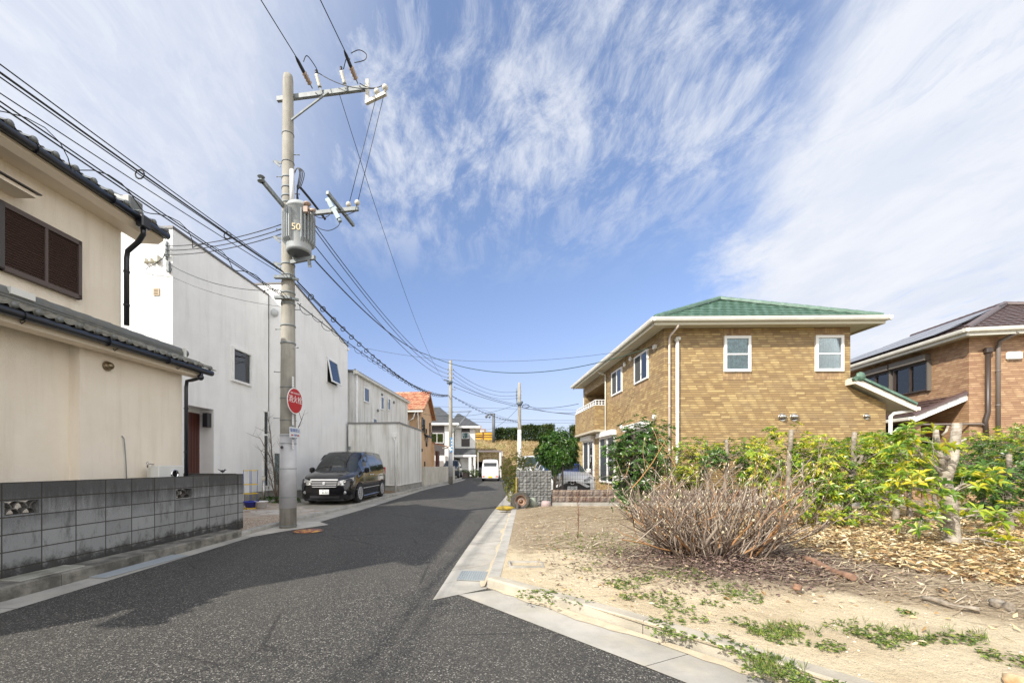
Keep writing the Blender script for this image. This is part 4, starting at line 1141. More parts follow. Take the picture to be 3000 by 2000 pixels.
# ---- second pole
P2 = Vector((-1.52, 31, 0))
o2 = thing('utility_pole', 'second concrete utility pole with a blue plate standing against the low cream wall', 'utility pole', P2)
b = MB(); b.tube([(0, 0, -.1), (0, 0, 5), (0, 0, 9.15), (0, 0, 9.2)], [.165, .14, .105, .08], 16); b.build('shaft', M_POLE, o2)
b = MB(); b.tube([(0, 0, .55), (0, 0, 2.75)], [.171, .162], 16); b.build('wrap', M_WRAP, o2)
b = MB(); b.box(.02, -.19, 2.35, .16, -.165, 3.45); b.build('blue_plate', mat('plate_blue', (.05, .22, .45), .5), o2)
for k, z in enumerate((2.5, 2.72, 2.94, 3.16)):
    b = MB(); b.box(.065, -.194, z, .115, -.19, z + .12); b.box(.07, -.196, z + .03, .11, -.193, z + .05); b.build('plate_character', M_WHITE, o2)
b = MB(); b.ball((.03, -.18, 2.28), .03, 8); b.build('cable_cap', M_BLACK, o2)
for z in (8.5, 8.2, 7.9):
    b = MB(); b.box(-.25, -.06, z - .02, .25, .0, z + .02)
    for s_ in (-1, 1): b.lathe([(.03, -.05), (.05, -.02), (.03, 0), (.05, .02), (.03, .05)], (s_ * .2, -.06, z), 8)
    b.build('rack_insulator', M_STEEL, o2)
b = MB(); b.box(-.02, .08, 7.0, .09, .16, 8.9); b.build('riser_conduit', M_STEEL, o2)
b = MB(); b.ball((-.12, -.1, 7.5), .13, 8, 0, (1.4, 1, .9)); b.ball((.05, -.12, 7.55), .12, 8); b.tube([(-.1, -.1, 7.6), (-.5, -.1, 7.75)], .05, 6); b.build('cable_joint', mat('joint_grey', (.07, .09, .11), .6), o2)
b = MB(); b.tube([(0, 0, 5.35), (1.55, .15, 5.42)], .03, 6); b.tube([(0.1, 0, 3.75), (1.4, .15, 5.38)], .03, 6); b.build('stay_arm', M_STEEL, o2)
b = MB(); b.tube([(-.35, -.05, 5.35), (0, 0, 5.35)], .02, 5); b.tube([(.1, 0, 7.05), (.35, .1, 7.0), (.3, .1, 7.25)], .02, 5); b.build('pole_fitting', M_STEEL, o2)
# ---- third pole
P3 = Vector((4.42, 38, 0))
o3 = thing('utility_pole', 'third concrete utility pole standing in front of the grassy embankment', 'utility pole', P3)
b = MB(); b.tube([(0, 0, -.1), (0, 0, 5), (0, 0, 8.85), (0, 0, 8.9)], [.19, .16, .125, .1], 16); b.build('shaft', M_POLE, o3)
b = MB(); b.tube([(0, 0, .4), (0, 0, 4.6)], [.196, .168], 16); b.build('wrap', mat('white_wrap', (.66, .66, .64), .5), o3)
b = MB(); b.box(-.32, -.06, 7.0, -.22, .04, 8.4); b.build('riser_conduit', M_STEEL, o3)
for z in (8.1, 7.75, 7.5):
    b = MB(); b.box(-.3, -.06, z - .02, .2, .0, z + .02); b.lathe([(.03, -.05), (.06, -.02), (.03, 0), (.06, .02), (.03, .05)], (-.3, -.06, z), 8); b.build('rack_insulator', M_STEEL, o3)
b = MB(); b.ball((0, -.1, 6.95), .25, 8, 0, (1, .7, .8)); b.ball((.2, -.1, 7.1), .13, 8); b.build('cable_joint', MATS['joint_grey'], o3)
b = MB(); b.tube([(.2 + .35 + .33 * math.cos(a * .7), -.1, 6.75 + .16 * math.sin(a * .7)) for a in range(12)], .03, 5); b.build('cable_coil', M_RUB, o3)
# ---- far street lamp
P4 = Vector((3.25, 60, 5.0))
o4 = thing('street_lamp', 'dark street lamp post rising behind the hedge on the embankment', 'street lamp', P4)
b = MB(); b.tube([(0, 0, -.3), (0, 0, 3.8)], .22, 8); b.build('post', mat('lamp_grey', (.10, .11, .12), .6), o4)
b = MB(); b.tube([(0, 0, 3.6), (-.5, -.1, 3.7), (-1.0, -.2, 3.5)], .12, 6); b.ball((-1.05, -.2, 3.3), .22, 8); b.ball((-.6, -.2, 3.25), .18, 8); b.build('lamp_head', MATS['lamp_grey'], o4)

# ================================================================== CABLES
def cable(p, q, sag, r, label, m=None, n=28, coil=None, group=None, rings=0):
    b = MB(); pts = catenary(p, q, sag, n)
    b.tube(pts, r, 5)
    o = b.build('overhead_cable', m or M_RUB, None, fix=False)
    tag(o, label, 'cable', group)
    if coil:
        L = (Vector(q) - Vector(p)).length; k = int(L / coil[0] * 8)
        cp = []
        for i in range(k + 1):
            t_ = i / k; c = Vector(p).lerp(Vector(q), t_) - Vector((0, 0, 4 * sag * t_ * (1 - t_)))
            w_ = i * math.pi / 4
            rr = coil[1] * (1 + .35 * math.sin(i * .37))
            cp.append(c + Vector((math.cos(w_) * rr, 0, math.sin(w_) * rr - coil[1] * .4)))
        b = MB(); b.tube(cp, coil[2], 4); b.build('lashing', m or M_RUB, o, fix=False)
    if rings:
        b = MB(); d = (Vector(q) - Vector(p)).normalized()
        for i in range(1, rings):
            t_ = i / rings; c = Vector(p).lerp(Vector(q), t_) - Vector((0, 0, 4 * sag * t_ * (1 - t_) + .03))
            b.tube([c + Vector((.065 * math.cos(a * math.pi / 5), 0, .065 * math.sin(a * math.pi / 5))) for a in range(11)], .012, 4, cap=False)
        b.build('hanger_rings', m or M_RUB, o, fix=False)
        C.objects[-1]
    return o
# high tension pair running back over the camera
cable((-3.68, 8.97, 10.08), (-8.3, -22, 10.9), .7, .010, 'high wire leaving the left end of the top crossarm towards the upper edge')
cable((-2.61, 8.85, 10.08), (-7.1, -22, 10.9), .7, .010, 'high wire leaving the right end of the top crossarm towards the upper edge')
# telecom bundle from the left edge to the first pole
E1 = (-8.3, -14.0)
for k, (z0_, z1_, sag, r, dx_, lab, kw) in enumerate((
    (5.78, 6.78, .36, .008, 0, 'uppermost thin wire of the bundle crossing in front of the beige house', {}),
    (5.74, 6.55, .42, .013, .03, 'thick black cable of the upper bundle with ring hangers left of the big pole', dict(rings=14)),
    (5.72, 6.42, .46, .008, .05, 'slack thin wire hanging just under the thick ringed cable', {}),
    (5.70, 6.35, .60, .007, .0, 'lowest sagging wire of the upper bundle over the grey kawara roof', {}),
    (5.24, 6.10, .10, .009, .0, 'upper line of the lower twisted pair in front of the beige house', {}),
    (5.18, 5.90, .10, .010, .04, 'lower line wound with a loose lashing coil in front of the beige house', dict(coil=(.9, .10, .007))))):
    cable((-4.22 + dx_, 9.32, z0_), (E1[0] + dx_ * 3, E1[1], z1_), sag, r, lab, **kw)
# first pole to second pole
cable((-4.0, 9.6, 5.66), (-1.68, 31, 6.62), .85, .016, 'ringed black telephone cable from the first pole to the second pole', rings=34)
cable((-4.0, 9.6, 5.60), (-1.68, 31, 6.55), .75, .010, 'plain thin telephone wire running beside the ringed cable to the second pole')
cable((-4.0, 9.6, 5.16), (-1.68, 31, 6.60), .55, .012, 'lowest cable between the first two poles with a tight lashing coil', coil=(.55, .06, .007))
for k, (z0_, z1_, x0_, sag, r, lab) in enumerate((
    (7.45, 8.5, -3.95, .75, .012, 'top low voltage wire from behind the transformer to the second pole'),
    (7.30, 8.2, -3.92, .75, .012, 'middle low voltage wire from behind the transformer to the second pole'),
    (6.95, 7.9, -3.96, .70, .012, 'bottom low voltage wire from behind the transformer to the second pole'))):
    cable((x0_, 9.75, z0_), (-1.72, 31, z1_), sag, r, lab)
J = Vector((-2.38, 22.3, 7.33))
cable((-3.98, 9.7, 7.9), (-3.6, 10.3, 7.5), -.02, .03, 'short black cable bundle dropping behind the transformer', n=6)
cable((-3.95, 9.7, 6.55), J, .42, .018, 'thick twisted cable from under the transformer to the house service junction')
cable(J, (6.31, 14.35, 5.52), .95, .016, 'thick green service cable swinging across the sky to the tan brick house', M_GRN)
cable(PX(1075, 1020, 20), (6.3, 15.6, 5.78), .55, .007, 'thin wire crossing above the green service cable to the tan brick house')
cable((-3.0, 9.48, 9.88), (-1.95, 31, 7.6), .9, .007, 'long thin stay wire from the top crossarm down to the second pole')
b = MB(); b.ball(tuple(PX(1204, 861, 19.5)), .06, 8); 
# service wires to the white house
for k in range(3):
    cable((-4.33, 9.5, 6.92 - .11 * k), (-8.36, 11.45, 7.45 - .12 * k), .12, .010, ('top', 'middle', 'bottom')[k] + ' green-black service wire of three between the big pole and the white house', n=12)
cable((-4.33, 9.5, 5.42), (-8.3, 11.45, 6.95), .22, .008, 'thin wire from the pole clamp up to the white house bracket', n=14)
cable((-4.33, 9.5, 5.05), (-8.25, 11.5, 6.62), .12, .005, 'hair thin lowest wire between the big pole and the white house corner', n=14)
# second pole to third pole
for z0_, z1_, sag, r, lab in ((8.5, 8.1, .62, .013, 'top wire between the second and third poles'), (8.2, 7.75, .62, .013, 'second wire between the second and third poles'),
     (7.9, 7.5, .60, .011, 'third wire between the second and third poles'), (7.6, 6.95, .25, .017, 'thick cable from the second pole joint to the third pole joint')):
    cable((-1.35, 31.1, z0_), (4.15, 38, z1_), sag, r, lab)
cable((-1.3, 31.1, 7.25), (6.25, 24.4, 4.35), .35, .016, 'thick cable sloping from the second pole to the far eave of the tan brick house')
cable((-1.4, 31, 6.55), (4.3, 38, 5.35), .35, .015, 'ringed telephone cable from the second pole to the third pole', rings=22)
cable((-1.4, 31, 6.5), (4.3, 38, 5.3), .1, .010, 'straight telephone wire beside the ringed cable to the third pole')
cable((-3.9, 34.1, 5.58), (4.25, 38, 6.95), .55, .014, 'service cable from the peach house gable to the third pole', M_GRN)
cable((4.6, 38, 6.85), (6.3, 24.4, 5.0), .25, .016, 'upper service cable from the third pole to the tan brick house')
cable((4.95, 37.9, 6.95), (6.2, 24.4, 4.5), .3, .014, 'crossing service cable from the third pole coil to the tan brick house')
cable((4.3, 38, 6.6), (1.6, 50, 5.6), .5, .014, 'drop cable from the third pole towards the white gabled house')
cable((-12, 62, 8.6), (26, 62, 8.1), .3, .02, 'distant upper wire crossing low over the hedge')
cable((-12, 62, 8.2), (26, 62, 7.75), .3, .02, 'distant lower wire crossing low over the hedge')
cable((-12, 66, 10.9), (40, 66, 10.2), .4, .02, 'far thin wire high behind the third pole')
# ================================================================== TAN BRICK HOUSE (right)
M_TAN = brickmat('tan_brick_tile', (.245, .158, .072), (.315, .21, .092), (.47, .345, .155), (.055, .042, .032), .28, .077, .0055, streak=(.28, .205, .115))
M_TANV = brickmat('tan_soldier_tile', (.24, .155, .08), (.30, .195, .10), (.42, .29, .14), (.20, .14, .08), .077, .28, .003)
M_GREEN = mat('green_roof_tile', (.082, .155, .108), .42, (.055, .118, .08), 7, spec=.5, dirt=(.20, .30, .24), ds=(1.5, 1.5, 1.5), da=.6)
M_SOFF = mat('soffit_cream', (.52, .49, .38), .7)
HB = thing('tan_brick_house', 'two storey tan brick house with green tiled hip roof behind the small trees', 'house', (6.30, 13.60, .1), rz_of(.02))
W_, L_, ZT = 5.98, 10.45, 5.82
b = MB()
b.box(0, 0, 0, W_, 6.15, ZT); b.box(0, 6.15, 0, W_, L_, 3.0); b.box(1.6, 6.15, 3.0, W_, L_, ZT); b.box(0, 10.1, 3.0, 1.6, L_, ZT); b.box(-.0, 6.15, 5.3, 1.6, 10.1, ZT)
b.extr([(W_, 0, 0), (W_ + 1.12, 0, 0), (W_ + 1.12, 0, 3.30), (W_, 0, 3.85)], (0, 6, 0))
b.build('wall', M_TAN, HB, fix=False)
def hiproof(parent, x0, y0, x1, y1, ze, R0, R1, m, name='roof', tilew=.30, row=.30, lift=.035, hip=.085, left=True):
    """hip roof: eave rectangle, ridge R0-R1 along y"""
    z = ze
    A, B, D, E = Vector((x0, y0, z)), Vector((x1, y0, z)), Vector((x1, y1, z)), Vector((x0, y1, z))
    R0 = Vector(R0); R1 = Vector(R1)
    b = MB(); b.poly([A, B, R0]); b.poly([B, D, R1, R0]); b.poly([D, E, R1]); b.poly([E, A, R0, R1])
    b.poly([A - Vector((0, 0, .02)), B - Vector((0, 0, .02)), D - Vector((0, 0, .02)), E - Vector((0, 0, .02))])
    rf = b.build(name, m, parent)
    bt = MB()
    def face(P, Q, T0, T1):
        e = Q - P; L = e.length; e.normalize()
        f0 = (T0 - P).dot(e); g0 = (T0 - P) - e * f0; Hh = g0.length; g0.normalize()
        f1 = L - (T1 - P).dot(e)
        tiles(bt, P, e, g0, L, Hh, f0 / Hh, f1 / Hh, row, tilew, lift)
    face(A, B, R0, R0); face(E, A, R1, R0)
    face(B, D, R0, R1)
    bt.build('roof_tiles', m, rf, fix=False)
    br_ = MB(); ridge(br_, A + Vector((0.05, .05, .02)), R0 + Vector((0, 0, .03)), hip, .33, .05); ridge(br_, B + Vector((-.05, .05, .02)), R0 + Vector((0, 0, .03)), hip, .33, .05); ridge(br_, R0 + Vector((0, 0, .03)), R1 + Vector((0, 0, .03)), hip, .33, .05)
    br_.build('ridge_tiles', m, rf, fix=False)
    return rf
GX0, GY0, GX1, GY1, ZG = -.52, -.52, W_ + .62, L_ + .45, 5.93
hiproof(HB, GX0, GY0, GX1, GY1, ZG, (3.12, 2.35, 7.60), (3.12, 7.9, 7.60), M_GREEN)
def boxgutter(parent, x0, y0, x1, y1, z, m, sides='FLR', w=.11, h=.12):
    b = MB()
    def seg(p, q, n):
        p = Vector(p); q = Vector(q); n = Vector(n)
        prof = [(0, .10), (.0, -.02), (.05, -.05), (.10, -.03), (.12, .02), (.125, .085), (.115, .085), (.10, .03), (.02, .03), (.02, .10)]
        vs = [p + n * a + Vector((0, 0, c)) for a, c in prof] + [q + n * a + Vector((0, 0, c)) for a, c in prof]
        k = len(prof)
        b.add(vs, [(i, (i + 1) % k, k + (i + 1) % k, k + i) for i in range(k)] + [tuple(range(k)), tuple(range(k, 2 * k))])
    e = .12
    if 'F' in sides: seg((x0 - e, y0, z), (x1 + e, y0, z), (0, -1, 0))
    if 'L' in sides: seg((x0, y0 - e, z), (x0, y1 + e, z), (-1, 0, 0))
    if 'R' in sides: seg((x1, y0 - e, z), (x1, y1 + e, z), (1, 0, 0))
    return b.build('rain_gutter', m, parent)
boxgutter(HB, GX0, GY0, GX1, GY1, ZG - .06, M_OFFW)
b = MB(); b.box(GX0, GY0, ZG - .20, GX1, GY0 + .03, ZG - .01); b.box(GX0, GY0 + .03, ZG - .20, GX0 + .03, GY1, ZG - .01); b.box(GX1 - .03, GY0 + .03, ZG - .20, GX1, GY1, ZG - .01)
b.build('fascia', M_SOFF, HB)
b = MB(); b.box(GX0 + .03, GY0 + .03, ZG - .14, GX1 - .03, GY1, ZG - .11); b.build('soffit', M_SOFF, HB)
# front windows
def Fm(x, z): return frame((x, 0, z), (1, 0, 0), (0, -1, 0))
for x, z, w_, h_, bk in ((1.92, 4.36, .86, 1.16, M_CURTG), (4.84, 4.36, .90, 1.16, mat('grey_green_curtain', (.22, .24, .20), .9, (.09, .10, .09), 5))):
    window(HB, Fm(x, z), w_, h_, M_VINYL, 'hung', bk, fr=.085, depth=.06)
    b = MB(Fm(x, z)); b.box(-.01, -.0, h_ + .006, w_ + .01, .004, h_ + .25); b.build('soldier_course', M_TANV, HB)
    b = MB(Fm(x, z)); b.box(-.01, 0, -.26, w_ + .01, .004, -.012); b.build('soldier_course', M_TANV, HB)
# side windows (street side), local y = world
def Lm(y, z): return frame((0, y, z), (0, 1, 0), (-1, 0, 0))
for y, w_, bk in ((1.22, 1.28, M_CURT), (3.93, 1.33, M_CURT)):
    f = window(HB, Lm(y, 4.42), w_, 1.05, M_VINYL, 'slide', bk, fr=.06, depth=.06)
    b = MB(Lm(y, 4.42)); b.box(w_ / 2 + .02, .03, .06, w_ - .06, .034, .99); b.build('insect_screen', M_SCREEN, f)
    b = MB(Lm(y, 4.42)); b.box(-.01, 0, -.26, w_ + .01, .004, -.012); b.build('soldier_course', M_TANV, HB)
for y, w_ in ((1.1, 2.1), (4.75, 2.3), (8.2, 2.1)):
    zt = 2.65
    f = window(HB, Lm(y, .5 if y > 2 else .95), w_, zt - (.5 if y > 2 else .95), M_VINYL, 'slide', M_CURTG if y < 7 else M_CURT, fr=.07, depth=.09, shutter=.24)
    b = MB(Lm(y, .5)); b.box(w_ * .5 + .03, .05, .09, w_ - .08, .055, 2.05); b.build('insect_screen', mat('dark_screen', (.03, .04, .05), .6), f)
for y, z, r in ((2.85, 5.52, .095), (3.5, 5.45, .095), (.62, 2.95, .10), (3.9, 2.92, .1), (7.6, 2.75, .1)):
    b = MB(); b.lathe([(r * .8, 0), (r * .8, -.04), (r, -.05), (r, -.10), (.001, -.13)], (0, y, z), 14, axis='X'); b.build('vent_cap', M_VINYL, HB)
b = MB(); b.box(-.10, .50, 5.28, 0, .68, 5.42, 0, .01); b.build('service_hood', M_OFFW, HB)
# front vents, stainless hoods
def hood(parent, x, z, r):
    b = MB(); b.lathe([(r * .95, 0), (r, -.008), (r * .9, -.02)], (x, 0, z), 20, axis='Y'); b.ball((x, -.03, z + r * .12), r * .93, 18, 0, (1, .85, .72))
    h = b.build('vent_hood', M_SS, parent)
    b = MB(); b.ball((x, -.05, z - r * .35), r * .62, 12, 0, (1, .9, .45)); b.build('hood_mouth', M_BLACK, h)
hood(HB, 3.80, 2.88, .135); hood(HB, 4.18, 2.88, .135); hood(HB, 6.48, 2.90, .10)
# downpipes
def pipe(parent, pts, r, m, joints=()):
    b = MB(); b.tube(pts, r, 10)
    for z in joints: b.cyl((pts[-1][0], pts[-1][1], z), (pts[-1][0], pts[-1][1], z + .05), r * 1.14, n=10)
    return b.build('downpipe', m, parent)
pipe(HB, [(.24, -.50, 5.78), (.22, -.48, 5.68), (.16, -.06, 5.52), (.15, -.055, 5.4), (.15, -.055, 0)], .034, mat('pinkish_pipe', (.56, .49, .44), .5), (4.6, 3.2, 1.8))
pipe(HB, [(.40, -.07, 5.35), (.40, -.07, 0)], .052, M_VINYL, (3.0, 1.5))
b = MB(); b.ball((.40, -.08, 5.42), .075, 12); b.lathe([(.07, 0), (.075, .05), (.07, .10)], (.43, -.09, 5.37), 12); b.cyl((.36, -.02, 5.40), (.40, -.12, 5.40), .06); b.build('vent_cowl', M_OFFW, HB)
pipe(HB, [(-.50, 6.1, 5.80), (-.30, 6.1, 5.66), (-.08, 6.1, 5.6), (-.06, 6.1, 5.4), (-.06, 6.1, 2.2)], .038, M_OFFW)
b = MB(); b.box(-.15, 6.45, 2.85, 0, 6.6, 3.05, 0, .02); b.build('pipe_box', M_OFFW, HB)
# loggia balcony
b = MB(); b.box(-.50, 6.35, 3.02, -.38, 10.4, 4.18); b.box(-.38, 6.35, 3.02, .0, 6.47, 4.18); b.box(-.38, 10.28, 3.02, 0, 10.4, 4.18)
bl = b.build('balcony', M_TAN, HB)
b = MB(); b.box(-.52, 6.33, 2.92, 0, 10.42, 3.02); b.build('balcony_floor', mat('underside_cream', (.42, .38, .30), .8), bl)
b = MB(); b.box(-.52, 6.33, 4.18, -.36, 10.42, 4.22); b.box(-.36, 6.33, 4.18, 0, 6.49, 4.22); b.build('coping', M_VINYL, bl)
b = MB(); b.box(-.47, 6.38, 4.42, -.41, 10.38, 4.46); b.box(-.41, 6.38, 4.42, 0, 6.44, 4.46); b.box(-.46, 6.4, 4.31, -.42, 10.36, 4.335); b.box(-.42, 6.4, 4.31, 0, 6.43, 4.335)
for k in range(10): b.box(-.46, 6.4 + k * .437, 4.22, -.42, 6.44 + k * .437, 4.42)
for k in range(3): b.box(-.30 + k * .14, 6.40, 4.22, -.27 + k * .14, 6.43, 4.42)
b.build('handrail', M_VINYL, bl)
b = MB(); b.box(-.3, 8.4, 4.2, -.24, 9.4, 4.38); b.build('laundry', mat('blue_cloth', (.03, .06, .22), .9), bl)
window(HB, frame((1.6, 7.0, 3.1), (0, 1, 0), (-1, 0, 0)), 1.7, 1.9, M_VINYL, 'slide', M_CURT)
b = MB(); b.box(0, 10.1, 3.0, .02, 10.12, 5.3); b.box(-.02, L_, 0, .06, L_ + .06, 5.7); b.build('corner_trim', M_VINYL, HB)
# lean-to roof on the right
b = MB(); b.extr([(W_ - .10, -.32, 4.0), (W_ + 1.75, -.32, 3.12), (W_ + 1.75, -.32, 3.24), (W_ - .10, -.32, 4.12)], (0, 6.2, 0)); rf = b.build('lean_to_roof', M_OFFW, HB)
bt = MB(); e = Vector((0, 1, 0)); g = Vector((-1.85, 0, .88)).normalized()
tiles(bt, (W_ + 1.72, -.30, 3.27), e, g, 6.1, 2.0, 0, 0, .33, .3, .04); bt.build('roof_tiles', M_GREEN, rf, fix=False)
br_ = MB(); ridge(br_, (W_ + 1.74, -.30, 3.25), (W_ - .02, -.30, 4.09), .10, .40); br_.ball((W_ + .0, -.36, 4.12), .15, 8, 0, (1.1, .5, 1)); br_.bar((W_ - .2, -.34, 4.02), (W_ + 0, -.34, 4.15), .1, .1)
br_.build('verge_tiles', M_GREEN, rf)
b = MB(); b.extr([(W_ - .14, -.345, 3.90), (W_ + 1.76, -.345, 3.02), (W_ + 1.76, -.345, 3.21), (W_ - .14, -.345, 4.10)], (0, .03, 0)); b.box(W_ - .16, -.34, 3.90, W_ - .13, 0, 4.08)
b.build('verge_board', mat('cream_board', (.66, .62, .54), .6), HB)
b = MB(); b.box(W_ + 1.76, -.34, 3.04, W_ + 1.9, 5.8, 3.17, 0, .02); b.build('rain_gutter', M_OFFW, HB)
pipe(HB, [(W_ + 1.75, -.2, 3.06), (W_ + 1.3, -.08, 2.98), (W_ + 1.22, -.06, 2.9), (W_ + 1.2, -.06, 0)], .05, M_VINYL)
b = MB(); b.box(-.02, -.02, 0, W_ + 1.14, 0, .32); b.build('foundation', MATS['foundation_grey'], HB)

# ================================================================== BROWN BRICK HOUSE (far right)
M_ORB = brickmat('orange_brick_tile', (.28, .16, .09), (.35, .215, .12), (.47, .31, .18), (.07, .04, .03), .28, .077, .0055, streak=(.29, .16, .10))
M_BRT = mat('brown_roof_tile', (.085, .052, .047), .33, (.06, .036, .033), 6, spec=.65)
HR = thing('brown_roof_house', 'orange brick house with brown tiled roof and solar panels at the right edge', 'house', (17.7, 14.8, .1), rz_of(.17))
b = MB(); b.box(0, 0, 0, 9.5, 10.5, 5.95); b.build('wall', M_ORB, HR)
hiproof(HR, -.5, -.5, 10, 11, 6.02, (4.6, 3.9, 8.16), (4.6, 8.4, 8.16), M_BRT, row=.32, lift=.04, hip=.10)
boxgutter(HR, -.5, -.5, 10, 11, 5.95, M_OFFW)
b = MB(); b.box(-.5, -.5, 5.80, 10, -.47, 6.0); b.box(-.5, -.47, 5.80, -.47, 11, 6.0); b.build('fascia', M_OFFW, HR)
b = MB(); b.box(-.47, -.47, 5.86, 9.9, 10.9, 5.90); b.build('soffit', M_SOFF, HR)
M_PV = mat('solar_cells', (.012, .016, .035), .12, (.02, .026, .05), 1.5, spec=.9)
# panels on the street slope: slope plane from eave x=-.5,z=6.02 to ridge x=4.75,z=8.42
sl = Vector((5.1, 0, 2.14)).normalized(); up_ = Vector((-sl.z, 0, sl.x))
for r_ in range(4):
    for c_ in range(5):
        y0 = 1.2 + .55 * r_ + c_ * 1.66
        if y0 + 1.62 > 10.6 - .5 * r_: continue
        h0 = .45 + r_ * 1.05
        M = Matrix(((sl.x, 0, up_.x, -.5), (0, 1, 0, 0), (sl.z, 0, up_.z, 6.02), (0, 0, 0, 1)))
        b = MB(M); b.box(h0, y0, .09, h0 + 1.0, y0 + 1.62, .13); b.box(h0 + .02, y0 + .02, .13, h0 + .98, y0 + 1.6, .133, 1)
        for q in range(1, 4): b.box(h0 + .02, y0 + .02 + q * .4, .133, h0 + .98, y0 + .026 + q * .4, .1335, 0)
        b.build('solar_panel', [M_BLACK, M_PV], HR, fix=False)
fs = Vector((0, 4.4, 2.14)).normalized(); fu = Vector((0, -fs.z, fs.y))
for i, (x0, h0) in enumerate(((4.2, 2.0), (5.9, 2.0), (5.0, 3.1))):
    M = Matrix(((1, 0, 0, 0), (0, fs.y, fu.y, -.5), (0, fs.z, fu.z, 6.02), (0, 0, 0, 1)))
    b = MB(M); b.box(x0, h0, .09, x0 + 1.6, h0 + .95, .13); b.box(x0 + .02, h0 + .02, .13, x0 + 1.58, h0 + .93, .133, 1); b.build('solar_panel', [M_BLACK, mat('pale_solar_cells', (.12, .16, .25), .2)], HR)
M_BRF = mat('dark_brown_frame', (.045, .032, .026), .4)
for y, w_ in ((1.50, 1.62), (3.30, 1.62)):
    f = window(HR, frame((0, y, 4.25), (0, 1, 0), (-1, 0, 0)), w_, 1.15, M_BRF, 'slide', M_CURT, fr=.06, depth=.10)
    b = MB(frame((0, y, 4.25), (0, 1, 0), (-1, 0, 0))); b.box(-.05, -.0, 1.16, w_ + .05, .24, 1.42, 0, .02); b.box(-.06, 0, -.02, -.0, .12, 1.16); b.build('shutter_box', mat('taupe_shutter', (.14, .125, .105), .5), f)
pipe(HR, [(.50, -.07, 5.25), (.50, -.07, 3.2), (.42, -.07, 2.9), (.46, -.07, 2.2)], .07, M_BRF)
b = MB(); b.box(.40, -.17, 5.25, .60, 0, 5.45, 0, .03); b.build('vent_cowl', M_BRF, HR)
pipe(HR, [(.98, -.5, 5.84), (.82, -.10, 5.65), (.80, -.07, 5.4), (.80, -.07, 2.4)], .06, mat('taupe_pipe', (.16, .135, .12), .4), (4.6, 3.4))
b = MB(); b.box(1.05, -.12, 5.0, 1.5, 0, 5.28, 0, .04); b.build('vent_hood', M_WHITE, HR)
# lean-to
b = MB(); b.extr([(0, .1, 3.75), (-1.65, .1, 2.98), (-1.65, .1, 3.08), (0, .1, 3.87)], (0, 9, 0)); rf = b.build('lean_to_roof', M_OFFW, HR)
bt = MB(); tiles(bt, (-1.62, .12, 3.12), Vector((0, 1, 0)), Vector((1.65, 0, .78)).normalized(), 8.9, 1.8, 0, 0, .3, .3, .04); bt.build('roof_tiles', M_BRT, rf, fix=False)
br_ = MB(); ridge(br_, (-1.62, .12, 3.14), (.0, .12, 3.90), .10, .36); br_.build('verge_tiles', M_BRT, rf)
b = MB(); b.extr([(.0, .06, 3.64), (-1.68, .06, 2.86), (-1.68, .06, 3.08), (.0, .06, 3.86)], (0, .03, 0)); b.build('verge_board', M_WHITE, HR)
b = MB(); b.box(-1.80, .05, 2.95, -1.66, 9, 3.08, 0, .02); b.build('rain_gutter', M_OFFW, HR)
b = MB(); b.tube([(-1.7, .2, 2.9), (-1.55, .1, 2.80), (.3, -.08, 2.78), (.42, -.08, 2.7)], .035, 8); b.build('drain_pipe', MATS['taupe_pipe'], HR)
b = MB(); b.box(-1.55, .35, 0, -1.2, .7, 2.9); b.build('porch_pillar', M_ORB, HR)
b = MB(); b.box(-1.2, 3.5, 0, 0, 3.6, 2.9); b.build('porch_wall', M_ORB, HR)
b = MB(); b.box(-.02, 1.2, .3, .0, 3.0, 2.4); b.box(-1.5, .7, 2.5, -1.2, 3.5, 2.88); b.build('porch_opening', M_DARK, HR)
b = MB(); b.box(1.6, -1.6, 2.30, 6.5, -.02, 2.36); b.build('carport_roof', M_BRF, HR)
for x in (1.7, 6.4): 
    b = MB(); b.box(x, -1.55, 0, x + .08, -1.47, 2.3); b.build('carport_post', M_BRF, HR)

# ================================================================== BOUNDARY WALLS, FENCE
def rockmat(name, a, c_, joint):
    m, t = custom(name)
    uv = t.node('ShaderNodeTexCoord').outputs['UV']; co = t.node('ShaderNodeTexCoord').outputs['Object']
    br = t.node('ShaderNodeTexBrick', {'Vector': uv, 'Color1': (0, 0, 0), 'Color2': (1, 1, 1), 'Scale': 1, 'Mortar Size': .008, 'Mortar Smooth': .1, 'Brick Width': .222, 'Row Height': .2}, offset=0, squash=1)
    f = t.noise(co, 16, 6, .7)
    c = t.mix(t.step(f, .35, .65), a, c_)
    c = t.mix(t.math('MULTIPLY', t.node('ShaderNodeSeparateColor', {0: br.outputs['Color']}).outputs[0], .25), c, (.4, .39, .37))
    c = t.mix(br.outputs['Fac'], c, joint)
    b = t.node('ShaderNodeBump', {'Strength': 1, 'Distance': .03, 'Height': t.math('SUBTRACT', f, br.outputs['Fac'])})
    p = t.node('ShaderNodeBsdfPrincipled', {'Base Color': c, 'Roughness': .9, 'Normal': b})
    t.node('ShaderNodeOutputMaterial', {'Surface': p})
    return m
M_RG = rockmat('split_grey_block', (.06, .063, .062), (.20, .205, .20), (.07, .068, .06)); M_RB = rockmat('split_brown_block', (.07, .045, .035), (.18, .12, .095), (.33, .26, .19))
